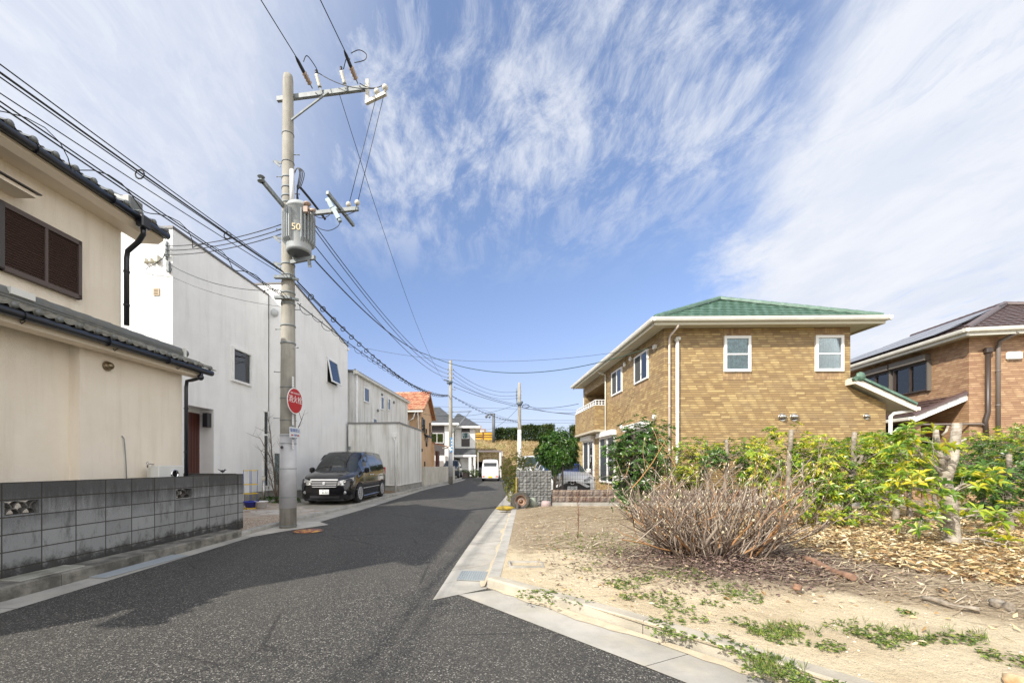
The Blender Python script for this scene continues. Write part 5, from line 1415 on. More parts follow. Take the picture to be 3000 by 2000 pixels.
def rough_wall(name, x0, x1, z0, z1, y, th, m, label, bw=.222, bh=.2, rz=0):
    """split-faced blocks modelled one by one with rugged faces, as one wall"""
    b = MB(Matrix.Translation((x0, y, 0)) @ Matrix.Rotation(rz, 4, 'Z'))
    n = round((x1 - x0) / bw); k = round((z1 - z0) / bh)
    b.box(.004, .012, z0, n * bw - .004, th, z1 - .002)
    for i in range(n):
        for j in range(k):
            q = 4; g = .007
            X = [i * bw + g + (bw - 2 * g) * a / q for a in range(q + 1)]; Z = [z0 + j * bh + g + (bh - 2 * g) * a / q for a in range(q + 1)]
            vs = []
            for zz_i, z in enumerate(Z):
                for xx_i, x in enumerate(X):
                    e = xx_i in (0, q) or zz_i in (0, q)
                    vs.append((x, .010 if e else -.004 - rnd(0, .018), z))
            b.add(vs, [(r_ * (q + 1) + c_, r_ * (q + 1) + c_ + 1, (r_ + 1) * (q + 1) + c_ + 1, (r_ + 1) * (q + 1) + c_) for r_ in range(q) for c_ in range(q)])
    return tag(b.build(name, m, fix=False), label, 'wall')
rough_wall('block_wall', 1.46, 2.57, .06, 1.26, 13.30, .15, M_RG, 'grey split face block wall end six courses high beside the leaning tyre')
rough_wall('block_wall', 2.60, 7.04, .24, .64, 13.34, .14, M_RB, 'low brown split face block wall two courses high under the wire fence')
b = MB(); b.box(2.60, 13.32, 0, 13.9, 13.52, .237); tag(b.build('wall_footing', M_CONC), 'long concrete footing beneath the low brown block wall', 'footing')
o = rough_wall('block_wall', 7.05, 13.7, .24, .64, 13.345, .14, M_RB, 'right run of the low brown block wall hidden behind the pruned trees')
def meshfence(x0, x1, y, z0, z1, label):
    f = thing('wire_fence', label, 'fence', (x0, y, z0))
    b = MB(); L = x1 - x0; H_ = z1 - z0; n = int(L / .055)
    for i in range(n + 1):
        x = L * i / n; b.box(x - .0028, 0, .03, x + .0028, .005, H_)
    for z in (.06, .20, .34, .48, .62, H_ - .04, H_ - .1): b.box(0, -.006, z - .003, L, -.001, z + .003)
    b.build('mesh_panel', mat('fence_brown', (.03, .026, .024), .5), f, fix=False)
    k = max(1, int(L / 2)); 
    for i in range(k + 1):
        b = MB(); x = .35 + (L - .7) * i / k; b.box(x - .025, .01, -.02, x + .025, .055, H_ + .02); b.build('post', MATS['fence_brown'], f)
    return f
meshfence(2.6, 7.0, 13.40, .64, 1.42, 'brown wire mesh fence on the low brown wall left of the front leafy tree')
meshfence(7.05, 13.6, 13.40, .64, 1.42, 'brown wire mesh fence behind the row of yellowing trees')
# tyre and bits at the wall end
def tyre(r, w, mb, mi=0):
    mb.lathe([(r * .62, -w * .42), (r * .80, -w * .5), (r * .96, -w * .42), (r, -w * .25), (r, w * .25), (r * .96, w * .42), (r * .80, w * .5), (r * .62, w * .42), (r * .60, 0), (r * .62, -w * .42)], (0, 0, 0), 28, mi, axis='Y', cap=False)
ty = thing('old_tyre', 'worn car tyre on a rusty rim leaning against the grey block wall end', 'tyre', (1.52, 12.72, .33), R(-12))
ty.rotation_euler = (R(-16), 0, R(-14))
b = MB(); tyre(.29, .19, b)
for k in range(28):
    a = 2 * math.pi * k / 28; b.bar((.291 * math.cos(a), -.06, .291 * math.sin(a)), (.291 * math.cos(a + .05), .06, .291 * math.sin(a + .05)), .012, .012)
b.build('rubber', mat('dusty_rubber', (.035, .032, .027), .85, (.065, .058, .045), 12), ty)
b = MB(); b.lathe([(.18, -.07), (.17, -.03), (.10, .02), (.045, .01), (.045, -.02), (.001, -.02)], (0, 0, 0), 20, axis='Y', cap=False); b.lathe([(.18, -.072), (.165, -.075), (.15, -.04)], (0, 0, 0), 20, axis='Y', cap=False)
b.build('rim', mat('rusty_steel', (.13, .105, .09), .5, (.20, .10, .05), 18, metal=.5), ty)
def sack(name, c, L, W, Hh, m, label, cat, rz=0, seed=0):
    b = MB(Matrix.Translation(c) @ Matrix.Rotation(rz, 4, 'Z')); n = 14; k = 10; vs = []
    for i in range(n + 1):
        t_ = i / n; s_ = max(.12, math.sin(math.pi * min(1, t_ * 1.02)) ** .5)
        for j in range(k):
            a = 2 * math.pi * j / k; q = 1 + .22 * mnoise.noise(Vector((i * .6, j * .8, seed)))
            vs.append(((t_ - .5) * L, math.cos(a) * W / 2 * s_ * q, max(0, Hh / 2 + math.sin(a) * Hh / 2 * s_ * q)))
    b.add(vs, [(i * k + j, i * k + (j + 1) % k, (i + 1) * k + (j + 1) % k, (i + 1) * k + j) for i in range(n) for j in range(k)], 0, True)
    return tag(b.build(name, m), label, cat)
M_YEL = mat('yellow_sheet', (.40, .29, .03), .6, (.26, .18, .03), 9, bump=.5, bs=25)
sack('sandbag', (1.06, 12.62, .05), .62, .26, .15, M_YEL, 'crumpled yellow sack lying on the kerb left of the tyre', 'sack', R(6), 1)
b = MB(); b.box(1.20, 12.45, .11, 1.5, 12.75, .125); b.box(1.36, 12.5, .12, 1.42, 12.9, .30); tag(b.build('scrap_board', mat('grey_scrap', (.10, .09, .08), .8)), 'dark scrap of board between the yellow sack and the tyre', 'scrap')
b = MB(); b.box(1.415, 13.22, .1, 1.455, 13.26, 1.05); b.box(1.39, 13.17, .1, 1.45, 13.21, .55); tag(b.build('marker_stake', M_YEL), 'thin yellow stake standing at the left end of the grey block wall', 'stake')
b = MB(); b.lathe([(.16, 0), (.12, .18), (.10, .30), (.001, .32)], (1.92, 13.0, .1), 14); tag(b.build('plastic_tub', mat('pale_green_plastic', (.26, .29, .23), .6)), 'pale green upturned tub behind the tyre', 'tub')
b = MB(); b.lathe([(.17, 0), (.15, .14), (.125, .21), (.001, .21)], (2.35, 13.05, .1), 16); tag(b.build('plant_pot', mat('pink_plastic', (.36, .28, .27), .7)), 'pinkish upturned pot at the foot of the grey block wall', 'pot')
# ================================================================== PEACH HOUSE WITH ORANGE TILES
M_PEACH = mat('peach_render', (.62, .42, .25), .85, (.55, .37, .22), 1.2, bump=.3, bs=20)
M_TERRA = mat('terracotta_tile', (.36, .14, .08), .75, (.46, .27, .16), 2.6, .42, .58, dirt=(.22, .09, .06), ds=(3.2, 3.2, 3.2), da=.7)
HP = thing('peach_house', 'peach rendered house with orange tiled gable beyond the ribbed house', 'house', (-4.10, 34.0, .1), rz_of(.11))
b = MB(); b.box(-7, 0, 0, 0, 4.3, 5.75); b.extr([(0, 0, 5.75), (0, 4.3, 5.75), (0, 2.15, 7.35)], (-7, 0, 0)); b.build('wall', M_PEACH, HP)
b = MB()
b.extr([(.35, -.45, 5.72), (.35, 2.15, 7.52), (.35, 4.75, 5.52), (.35, 4.75, 5.40), (.35, 2.15, 7.38), (.35, -.45, 5.60)], (-7.6, 0, 0)); rf = b.build('roof', M_TERRA, HP)
bt = MB(); tiles(bt, (.38, -.5, 5.76), Vector((-1, 0, 0)), Vector((0, 2.65, 1.84)).normalized(), 7.6, 3.2, 0, 0, .32, .33, .07); bt.build('roof_tiles', M_TERRA, rf, fix=False)
br_ = MB(); ridge(br_, (-7.2, 2.15, 7.56), (.36, 2.15, 7.56), .12, .35); ridge(br_, (.33, -.45, 5.80), (.33, 2.15, 7.55), .09, .3); br_.build('ridge_tiles', M_TERRA, rf)
b = MB(); b.extr([(.36, 2.15, 7.32), (.36, 2.15, 7.50), (.36, 4.80, 5.50), (.36, 4.72, 5.30)], (-.05, 0, 0)); b.extr([(.36, -.45, 5.55), (.36, -.45, 5.70), (.36, 2.15, 7.50), (.36, 2.15, 7.32)], (-.05, 0, 0)); b.build('barge_board', mat('ochre_board', (.38, .24, .11), .7), HP)
b = MB(); b.box(.3, -.6, 5.55, -7, -.45, 5.70, 0, .02); b.build('rain_gutter', M_OFFW, HP)
b = MB(); b.tube([(-.35, -.5, 5.6), (-.6, -.1, 5.1), (-1.0, -.06, 4.9), (-1.0, -.06, 1)], .06, 8); b.build('downpipe', M_VINYL, HP)
b = MB(); b.tube([(-.15, -.5, 5.6), (-.2, -.08, 5.2), (-.2, -.08, 1)], .06, 8); b.build('downpipe', M_VINYL, HP)
b = MB(); b.box(-1.9, -.03, 5.0, -1.6, 0, 5.2); b.build('wall_vent', M_OFFW, HP)
M_IRON = mat('black_iron', (.015, .015, .016), .5)
for (y, z, w_, h_) in ((.25, 4.15, .45, 1.1), (.95, 4.05, .45, 1.1), (3.3, 3.9, .4, 1.2)):
    f = window(HP, frame((0, y, z), (0, 1, 0), (1, 0, 0)), w_, h_, M_IRON, '', M_CURT, fr=.06)
    b = MB(); b.box(.05, y - .05, z - .1, .2, y + w_ + .05, z - .07); b.box(.18, y - .05, z + .3, .2, y + w_ + .05, z + .32)
    for k in range(5): b.box(.18, y + k * w_ / 4 - .01, z - .1, .2, y + k * w_ / 4 + .01, z + .3)
    b.build('iron_rail', M_IRON, f)
window(HP, frame((0, 1.8, 2.9), (0, 1, 0), (1, 0, 0)), .5, .9, M_IRON, '', M_CURT, fr=.06)
b = MB(); b.extr([(0, 1.3, 3.95), (.4, 1.3, 3.7), (.4, 1.3, 3.62), (0, 1.3, 3.8)], (0, 1.5, 0)); b.build('window_hood', M_IRON, HP)
b = MB(); b.box(0, 1.2, 1.2, .06, 1.45, 1.6); b.box(0, .1, 2.4, .1, .3, 2.65); b.build('wall_lamp', M_IRON, HP)
b = MB(); b.extr([(-.4, 4.3, 3.55), (1.75, 4.3, 2.95), (1.75, 4.3, 2.85), (-.4, 4.3, 3.4)], (0, 1.6, 0)); b.box(-.4, 4.3, .0, .25, 4.5, 3.3, 1); b.box(.3, 4.6, 0, .5, 5.6, 2.6, 2)
b.build('porch', [M_TERRA, M_PEACH, mat('maroon_door', (.08, .02, .02), .5)], HP)
b = MB(); b.box(1.0, 4.2, 2.78, 1.95, 4.32, 2.9, 0, .02); b.build('porch_gutter', M_OFFW, HP)

# ================================================================== WHITE HOUSE WITH DARK SLATE ROOF AT THE END
M_SLATE = mat('dark_slate', (.085, .09, .095), .6, (.055, .058, .062), 3, dirt=(.13, .135, .14), ds=(2, 2, 2), da=.6)
M_WSID = brickmat('white_board_siding', (.70, .70, .67), (.72, .72, .69), (.74, .74, .71), (.50, .50, .47), 1.8, .16, .008, rough=.7)
M_CHAR = mat('charcoal_panel', (.06, .052, .052), .7)
HE = thing('slate_roof_house', 'white house with dark slate roofs and charcoal panels closing the lane', 'house', (-1.9, 48.6, .1), rz_of(.02))
b = MB(); b.box(0, 0, 0, 2.35, 7, 5.75); b.box(-6, -2.0, 0, -.05, 6, 5.85); b.build('wall', M_WSID, HE)
def hip2(x0, y0, x1, y1, ze, R0, R1, ridge_x=True):
    A, B, D, E = Vector((x0, y0, ze)), Vector((x1, y0, ze)), Vector((x1, y1, ze)), Vector((x0, y1, ze)); R0 = Vector(R0); R1 = Vector(R1)
    b = MB()
    b.poly([A, B, R1, R0]); b.poly([B, D, R1]); b.poly([D, E, R0, R1]); b.poly([E, A, R0]); b.poly([A, B, D, E])
    rf = b.build('roof', M_SLATE, HE)
    bt = MB()
    for (P, Q, T0, T1) in ((A, B, R0, R1), (B, D, R1, R1)):
        e = Q - P; L = e.length; e.normalize(); f0 = (T0 - P).dot(e); g0 = (T0 - P) - e * f0; Hh = g0.length; g0.normalize(); f1 = L - (T1 - P).dot(e)
        tiles(bt, P, e, g0, L, Hh, f0 / Hh, f1 / Hh, .28, 2.0, .03)
    bt.build('roof_slates', M_SLATE, rf, fix=False)
    b = MB(); b.box(x0 - .02, y0 - .03, ze - .22, x1 + .02, y1, ze - .005); b.build('eaves_board', M_VINYL, HE)
hip2(-.75, -.55, 2.95, 7.5, 5.78, (.2, 2.2, 7.55), (.4, 2.2, 7.55))
hip2(-6.6, -2.6, .55, 6.6, 5.95, (-5.0, 1.2, 8.2), (-1.9, 1.2, 8.2))
def EW(x, y, z, w_, h_, bk, fm=M_VINYL): return window(HE, frame((x, y, z), (1, 0, 0), (0, -1, 0)), w_, h_, fm, 'slide' if w_ > 1.2 else '', bk, fr=.06)
b = MB(); b.box(-2.7, -2.04, 2.4, -1.05, -2.005, 5.65); b.build('dark_panel', M_CHAR, HE)
b = MB(); b.box(.78, -.04, 3.45, 1.75, -.005, 5.6); b.build('dark_panel', M_CHAR, HE)
M_GBL = mat('lime_blind', (.16, .28, .03), .8)
window(HE, frame((-2.62, -2.05, 3.75), (1, 0, 0), (0, -1, 0)), 1.5, 1.1, M_VINYL, 'slide', M_GBL, fr=.05)
window(HE, frame((.82, -.05, 4.35), (1, 0, 0), (0, -1, 0)), .88, .75, M_VINYL, '', M_CURTG, fr=.05)
b = MB(); b.extr([(-.1, -.01, 3.25), (-.1, -.95, 2.55), (-.1, -.95, 2.45), (-.1, -.01, 2.45)], (2.55, 0, 0)); b.build('porch_roof', M_SLATE, HE)
b = MB(); b.box(-.12, -1.0, 2.22, 2.5, .0, 2.44); b.box(1.65, -.95, 0, 1.95, -.7, 2.22); b.box(2.2, -.95, 0, 2.42, -.05, 2.22); b.build('porch_frame', M_VINYL, HE)
b = MB(); b.box(.0, -.04, .1, .62, -.005, 2.1); b.build('door', M_CHAR, HE)
b = MB(); b.tube([(-.03, -.2, 5.6), (-.1, -.15, 5.0), (-.1, -.15, .2)], .06, 6); b.build('downpipe', mat('dark_pipe', (.05, .055, .06), .5), HE)
b = MB(); b.box(-2.3, -2.25, .6, -1.1, -2.2, 1.75); b.box(-.95, -2.1, .1, -.72, -2.02, 2.3); b.build('louvre_screen', mat('taupe_louvre', (.22, .20, .185), .6), HE)
b = MB(); b.box(-.6, -2.12, 1.3, -.35, -2.02, 1.75); b.box(-.53, -2.16, 1.45, -.44, -2.1, 1.6, 1); b.build('meter_box', [M_OFFW, M_DARK], HE)
# planter hedge and railing
b = MB(); b.box(-1.35, 45.4, .05, -.15, 46.3, .55); tag(b.build('planter_wall', M_RB), 'brown block planter in front of the slate roofed house', 'planter')
o = thing('railing', 'black post and thin rails beside the porch of the slate roofed house', 'railing', (-.9, 46.6, .1))
b = MB(); b.box(1.1, 0, 0, 1.22, .12, 1.25); b.build('post', M_IRON, o)
b = MB()
for z in (.5, .75, 1.0): b.box(-.2, .04, z, 1.1, .07, z + .025)
b.build('rail', M_STEEL, o)

# carport
o = thing('carport', 'carport with curved grey canopy and one pale post in front of the embankment', 'carport', (.75, 47.2, 0))
b = MB(); vs = []
for i in range(9):
    x = 2.65 * i / 8; z = 2.98 + .14 * math.sin(math.pi * min(1, .25 + i / 8 * .75)) ; vs += [(x, 0, z), (x, 5, z + .02)]
b.add(vs, [(2 * i, 2 * i + 2, 2 * i + 3, 2 * i + 1) for i in range(8)]); b.build('canopy', mat('smoked_polycarbonate', (.22, .17, .17), .3), o)
b = MB(); b.box(0, -.03, 2.86, 2.68, .04, 3.06); b.box(0, 2.4, 2.95, 2.68, 2.48, 3.05); b.build('canopy_beam', mat('mauve_frame', (.17, .145, .145), .5), o)
b = MB(); b.box(2.45, .0, 0, 2.68, .12, 2.95); b.box(2.66, .1, 2.4, 2.85, .2, 2.95); b.build('post', mat('pale_aluminium', (.58, .57, .55), .4), o)
b = MB(); b.box(.0, .05, 0, .08, .13, 2.9); b.build('post', MATS['pale_aluminium'], o)

# yellow fence on the embankment
o = thing('yellow_fence', 'yellow board fence with brown rails on top of the embankment', 'fence', (.9, 61.4, 5.05))
b = MB(); b.box(-3.0, 0, 0, 2.6, .04, 1.12); b.build('boards', mat('mustard_board', (.62, .37, .04), .6), o)
b = MB()
for z in (.38, .72): b.box(-3.0, -.06, z, 2.6, -.005, z + .09)
b.box(-3, -.05, 1.12, 2.6, .05, 1.19); b.build('rail', mat('rail_brown', (.16, .07, .03), .7), o)
for x in (-2.9, -.9, .85): 
    b = MB(); b.box(x - .07, -.1, -.2, x + .07, -.06, 1.3); b.build('post', MATS['rail_brown'], o)
# distant low building
o = thing('distant_building', 'distant pinkish brown flat building peeping over the yellow fence', 'building', (2.3, 100, 5))
b = MB(); b.box(-3.2, 0, 0, 1.3, 4, 5.0); b.box(-2.0, 1, 5.0, .2, 3, 5.9); b.box(-1.0, -.05, 4.2, .8, .0, 4.6, 1); b.build('wall', [mat('distant_brown', (.26, .19, .17), .8), M_WHITE], o)
o = thing('parked_car', 'roof of a grey car showing behind the yellow fence rails', 'car', (1.0, 61.2, 5.1))
b = MB(); b.box(-.9, .2, .15, .9, .6, .62, 0, .12); b.build('body', mat('far_car_grey', (.15, .15, .16), .3), o)

# ================================================================== VEHICLES
M_CARG = glassmat('car_glass', (.50, .60, .58), .03)
M_TYRE = mat('tyre_rubber', (.018, .018, .018), .8)
M_ALLOY = mat('alloy_rim', (.36, .36, .37), .3, spec=.8)
def wheel(parent, x, y, r, w, spokes=6, rimm=None, side=1):
    o = thing('wheel', '', '', (x, y, r)); del o['label']; del o['category']; o.parent = parent
    return o
def loft_car(parent, st, prof_n, body_m, glass_rows, roof_glass, side_glass, z0=.22):
    pass
def carbody(parent, st, paint, glass, side=(), wind=(), rear=()):
    """st: list of (y, zb, wb, zm, wm, zbelt, wbelt, zr, wr, zc): lofted shell. Panels listed in side/wind/rear become windows."""
    grid = []
    for (y, zb, wb, zm, wm, zk, wk, zr, wr, zc) in st:
        half = [(0, zb), (wb * .9, zb), (wb, zb + .05), (wm, zm), (wm * .995, (zm * .45 + zk * .55)), (wk, zk), ((wk * .5 + wr * .5) + .012, (zk + zr) / 2 + .01), (wr, zr), (wr * .93, zr + (zc - zr) * .45), (wr * .6, zr + (zc - zr) * .82), (0, zc)]
        ring = [(x, y, z) for x, z in half] + [(-x, y, z) for x, z in half[-2:0:-1]]
        grid.append(ring)
    n = len(grid[0]); body = MB(); gls = {'side': MB(), 'wind': MB(), 'rear': MB()}
    allv = [p for r_ in grid for p in r_]
    def panel(i, j):
        return [i * n + j, i * n + (j + 1) % n, (i + 1) * n + (j + 1) % n, (i + 1) * n + j]
    sj = (5, 6, n - 7, n - 6); tj = (7, 8, 9, n - 10, n - 9, n - 8)
    keep = []
    for i in range(len(grid) - 1):
        for j in range(n):
            f = panel(i, j); tgt = None
            if i in side and j in sj: tgt = 'side'
            elif i in wind and j in tj: tgt = 'wind'
            elif i in rear and j in tj: tgt = 'rear'
            if tgt:
                key = tgt if tgt != 'side' else ('side', i, j > n // 2)
                gls.setdefault(key, MB()).add([allv[k] for k in f], [(0, 1, 2, 3)], 0, False)
            else: keep.append(f)
    keep.append(list(range(n - 1, -1, -1))); keep.append([(len(grid) - 1) * n + k for k in range(n)])
    body.v = [Vector(p) for p in allv]; body.f = keep; body.mi = [0] * len(keep); body.sm = [True] * (len(keep) - 2) + [False, False]
    bo = body.build('body', paint, parent)
    sub = bo.modifiers.new('bevel', 'EDGE_SPLIT'); sub.split_angle = R(50)
    for k in list(gls):
        nm = {'wind': 'windscreen', 'rear': 'rear_window'}.get(k, 'side_window')
        if gls[k].f:
            g = gls[k].build(nm, glass, parent)
            bm = bmesh.new(); bm.from_mesh(g.data); bmesh.ops.remove_doubles(bm, verts=bm.verts, dist=.0005); bmesh.ops.recalc_face_normals(bm, faces=bm.faces); bm.to_mesh(g.data); bm.free()
            for p in g.data.polygons: p.use_smooth = True
    return bo
def wheels(parent, ys_, xw, r, w=.20, rim=None, n=7):
    for y in ys_:
        for s_ in (-1, 1):
            b = MB(); c = (s_ * (xw - w / 2), y, r)
            b.lathe([(r * .64, -w * .46), (r * .9, -w * .5), (r, -w * .35), (r, w * .35), (r * .9, w * .5), (r * .64, w * .46)], c, 26, axis='X')
            t_ = b.build('tyre', M_TYRE, parent)
            b = MB(); xo = c[0] + s_ * w * .49
            b.lathe([(r * .66, -.02 * s_), (r * .66, .02 * s_), (r * .58, .02 * s_), (r * .56, -.05 * s_)], (xo, y, r), 24, axis='X', cap=False)
            b.lathe([(r * .15, .0), (r * .13, .02 * s_), (.001, .025 * s_)], (xo, y, r), 12, axis='X')
            for k in range(n):
                a = 2 * math.pi * k / n + .3
                p = (xo, y + math.cos(a) * r * .08, r + math.sin(a) * r * .08); q = (xo + .005 * s_, y + math.cos(a) * r * .60, r + math.sin(a) * r * .60)
                b.bar(p, q, .022, .022)
            b.build('rim', rim or M_ALLOY, t_)
            b = MB(); b.lathe([(r * .56, 0), (.001, 0)], (xo - s_ * .012, y, r), 16, axis='X'); b.build('wheel_shade', M_DARK, t_)  # dark disc stands in for the shade behind the spokes
            b = MB(); pts = []
            for k in range(15):
                a = math.pi * k / 14; pts.append((s_ * (xw - .010), y + math.cos(a) * (r + .055), r + math.sin(a) * (r + .055)))
            pts += [(s_ * (xw - .010), y - r - .055, .19), (s_ * (xw - .010), y + r + .055, .19)]
            b.poly(pts); b.build('wheel_arch', M_DARK, parent, fix=False)

# --- black minivan in the driveway
M_BLKP = mat('black_car_paint', (.006, .006, .008), .10, spec=.45, coat=.35)
AV = thing('black_minivan', 'glossy black minivan parked on the driveway by the white house', 'minivan', (-4.93, 14.02, .085), rz_of(.05))
w0 = .905
st = [ # y, zb, wb, zm, wm, zbelt, wbelt, zr, wr, zc
 (.00, .20, .60, .45, .66, .66, .60, .70, .55, .72),
 (.05, .16, .76, .45, .80, .74, .74, .80, .66, .83),
 (.16, .15, .84, .48, .87, .84, .83, .90, .70, .93),
 (.34, .16, .88, .52, .895, .93, .87, .97, .72, 1.01),
 (.62, .17, .90, .55, .905, 1.00, .885, 1.04, .75, 1.08),
 (.98, .17, .90, .58, .91, 1.06, .89, 1.12, .77, 1.15),
 (1.25, .17, .90, .60, .915, 1.08, .885, 1.36, .735, 1.40),
 (1.62, .17, .90, .60, .915, 1.09, .88, 1.64, .685, 1.68),
 (1.95, .17, .90, .60, .915, 1.09, .88, 1.80, .655, 1.845),
 (2.25, .17, .90, .60, .915, 1.09, .88, 1.83, .655, 1.885),
 (2.36, .17, .90, .60, .915, 1.09, .88, 1.84, .66, 1.895),
 (3.40, .17, .90, .60, .915, 1.10, .88, 1.85, .66, 1.905),
 (3.50, .17, .90, .60, .915, 1.10, .88, 1.85, .66, 1.905),
 (4.35, .17, .90, .60, .915, 1.13, .87, 1.82, .64, 1.875),
 (4.52, .18, .89, .60, .90, 1.13, .86, 1.78, .63, 1.84),
 (4.72, .22, .86, .60, .87, 1.12, .82, 1.55, .64, 1.60),
 (4.82, .28, .80, .60, .82, 1.05, .76, 1.15, .66, 1.2)]
carbody(AV, st, M_BLKP, M_CARG, side=(6, 7, 8, 9, 11, 13), wind=(5, 6, 7), rear=())
wheels(AV, (.93, 3.88), .93, .345, .22, n=10)
b = MB()
for s_ in (-1, 1):
    b = MB(); 
    # headlamp wedge following the corner
    P = [(.36, -.012, .66), (.62, .005, .665), (.80, .11, .72), (.885, .33, .83), (.87, .36, .935), (.80, .20, .905), (.62, .06, .84), (.42, .02, .80)]
    b.add([(s_ * (x + .012), y - .015, z) for x, y, z in P] + [(s_ * (x - .03), y + .05, z) for x, y, z in P], [tuple(range(8))] + [(i, (i + 1) % 8, 8 + (i + 1) % 8, 8 + i) for i in range(8)])
    hl = b.build('headlight', mat('headlamp', (.55, .56, .54), .12, (.32, .33, .33), 14, metal=.3, coat=.8), AV)
    b = MB()
    for (x, y, z, r) in ((.50, -.015, .735, .055), (.68, .03, .79, .05)):
        b.lathe([(r, -.012), (r * .8, -.03), (r * .5, -.018), (.001, -.015)], (s_ * x, y, z), 14, axis='Y')
    b.build('lamp_bowl', M_CHROME, hl)
    b = MB(); b.lathe([(.06, 0), (.055, -.03), (.001, -.04)], (s_ * .68, .035, .42), 14, axis='Y', mi=0); b.build('fog_lamp', MATS['headlamp'], AV)
    b = MB(); b.box(s_ * .94, 1.30, 1.06, s_ * 1.12, 1.46, 1.26, 0, .04); b.bar((s_ * .86, 1.4, 1.08), (s_ * 1.0, 1.4, 1.1), .06, .04); b.build('wing_mirror', M_BLKP, AV)
    b = MB(); b.box(s_ * .915, .55, .50, s_ * .925, 1.2 + .2, .505); b.box(s_ * .917, 1.35, .50, s_ * .93, 3.45, .52); b.build('side_moulding', M_SILV, AV)
    for y in (2.12, 2.42):
        b = MB(); b.box(s_ * .915, y, .96, s_ * .945, y + .17, 1.0, 0, .008); b.build('door_handle', M_SILV, AV)
    b = MB(); b.extr([(s_ * .735, 1.45, 1.52), (s_ * .71, 1.75, 1.72), (s_ * .675, 2.2, 1.79), (s_ * .70, 2.2, 1.70), (s_ * .75, 1.7, 1.62)], (s_ * .025, 0, 0)); b.build('door_visor', M_BLACK, AV)
    b = MB(); b.box(s_ * .78, 4.68, .95, s_ * .845, 4.80, 1.25); b.build('tail_lamp', mat('red_lens', (.45, .02, .02), .3), AV)
    b = MB(); b.box(s_ * .86, 1.3, .14, s_ * .93, 3.5, .24, 0, .02); b.build('sill', M_BLKP, AV)
b = MB(); b.box(-.44, -.045, .60, .44, .03, .86, 1, .01)
for z in (.83, .775, .72, .665, .605): b.box(-.46 + (.83 - z) * .25, -.058, z, .46 - (.83 - z) * .25, -.04, z + .013)
b.box(-.47, -.05, .845, .47, -.02, .872); b.lathe([(.05, -.03), (.045, -.045), (.03, -.045), (.03, -.03)], (0, -.035, .735), 16, axis='Y'); b.bar((-.025, -.075, .70), (.025, -.075, .77), .012); b.bar((.025, -.075, .70), (-.025, -.075, .77), .012)
b.build('grille', [M_SILV, M_BLACK], AV)
b = MB(); b.box(-.70, -.03, .13, .70, .15, .20, 0, .03); b.box(-.5, -.015, .22, .5, .02, .30, 1, .01); b.build('front_spoiler', [M_BLKP, M_BLACK], AV)
b = MB(); b.box(-.165, -.045, .36, .165, -.035, .525, 0, .004); pl = b.build('number_plate', mat('plate_white', (.72, .73, .72), .5), AV)
M_PG = mat('plate_green', (.01, .07, .05), .5)
text_mesh('87-97', .105, face_m((.02, -.046, .415), (1, 0, 0)), M_PG, pl, 'lettering', .0005, .82); text_mesh('神戸 303', .045, face_m((0, -.046, .492), (1, 0, 0)), M_PG, pl, 'lettering', .0005); text_mesh('わ', .04, face_m((-.135, -.046, .415), (1, 0, 0)), M_PG, pl, 'lettering', .0005)
b = MB(); b.box(-.62, 1.5, .95, .62, 1.62, 1.06); b.box(-.55, 2.0, .9, -.1, 2.15, 1.5, 0, .05); b.box(.1, 2.0, .9, .55, 2.15, 1.5, 0, .05); b.box(-.45, 2.05, 1.5, -.22, 2.13, 1.66, 0, .03); b.box(.22, 2.05, 1.5, .45, 2.13, 1.66, 0, .03)
b.build('seats', mat('grey_upholstery', (.10, .10, .095), .8), AV)
b = MB(); b.tube([(-.36 + .19 * math.cos(a * math.pi / 8), 1.62 - .05 * math.sin(a * math.pi / 8), 1.13 + .17 * math.sin(a * math.pi / 8)) for a in range(17)], .016, 6, cap=False); b.build('steering_wheel', mat('red_wood_wheel', (.16, .04, .03), .5), AV)
b = MB(); b.box(-.12, 1.72, 1.52, .12, 1.75, 1.60, 0, .01); b.build('rear_view_mirror', M_BLACK, AV)

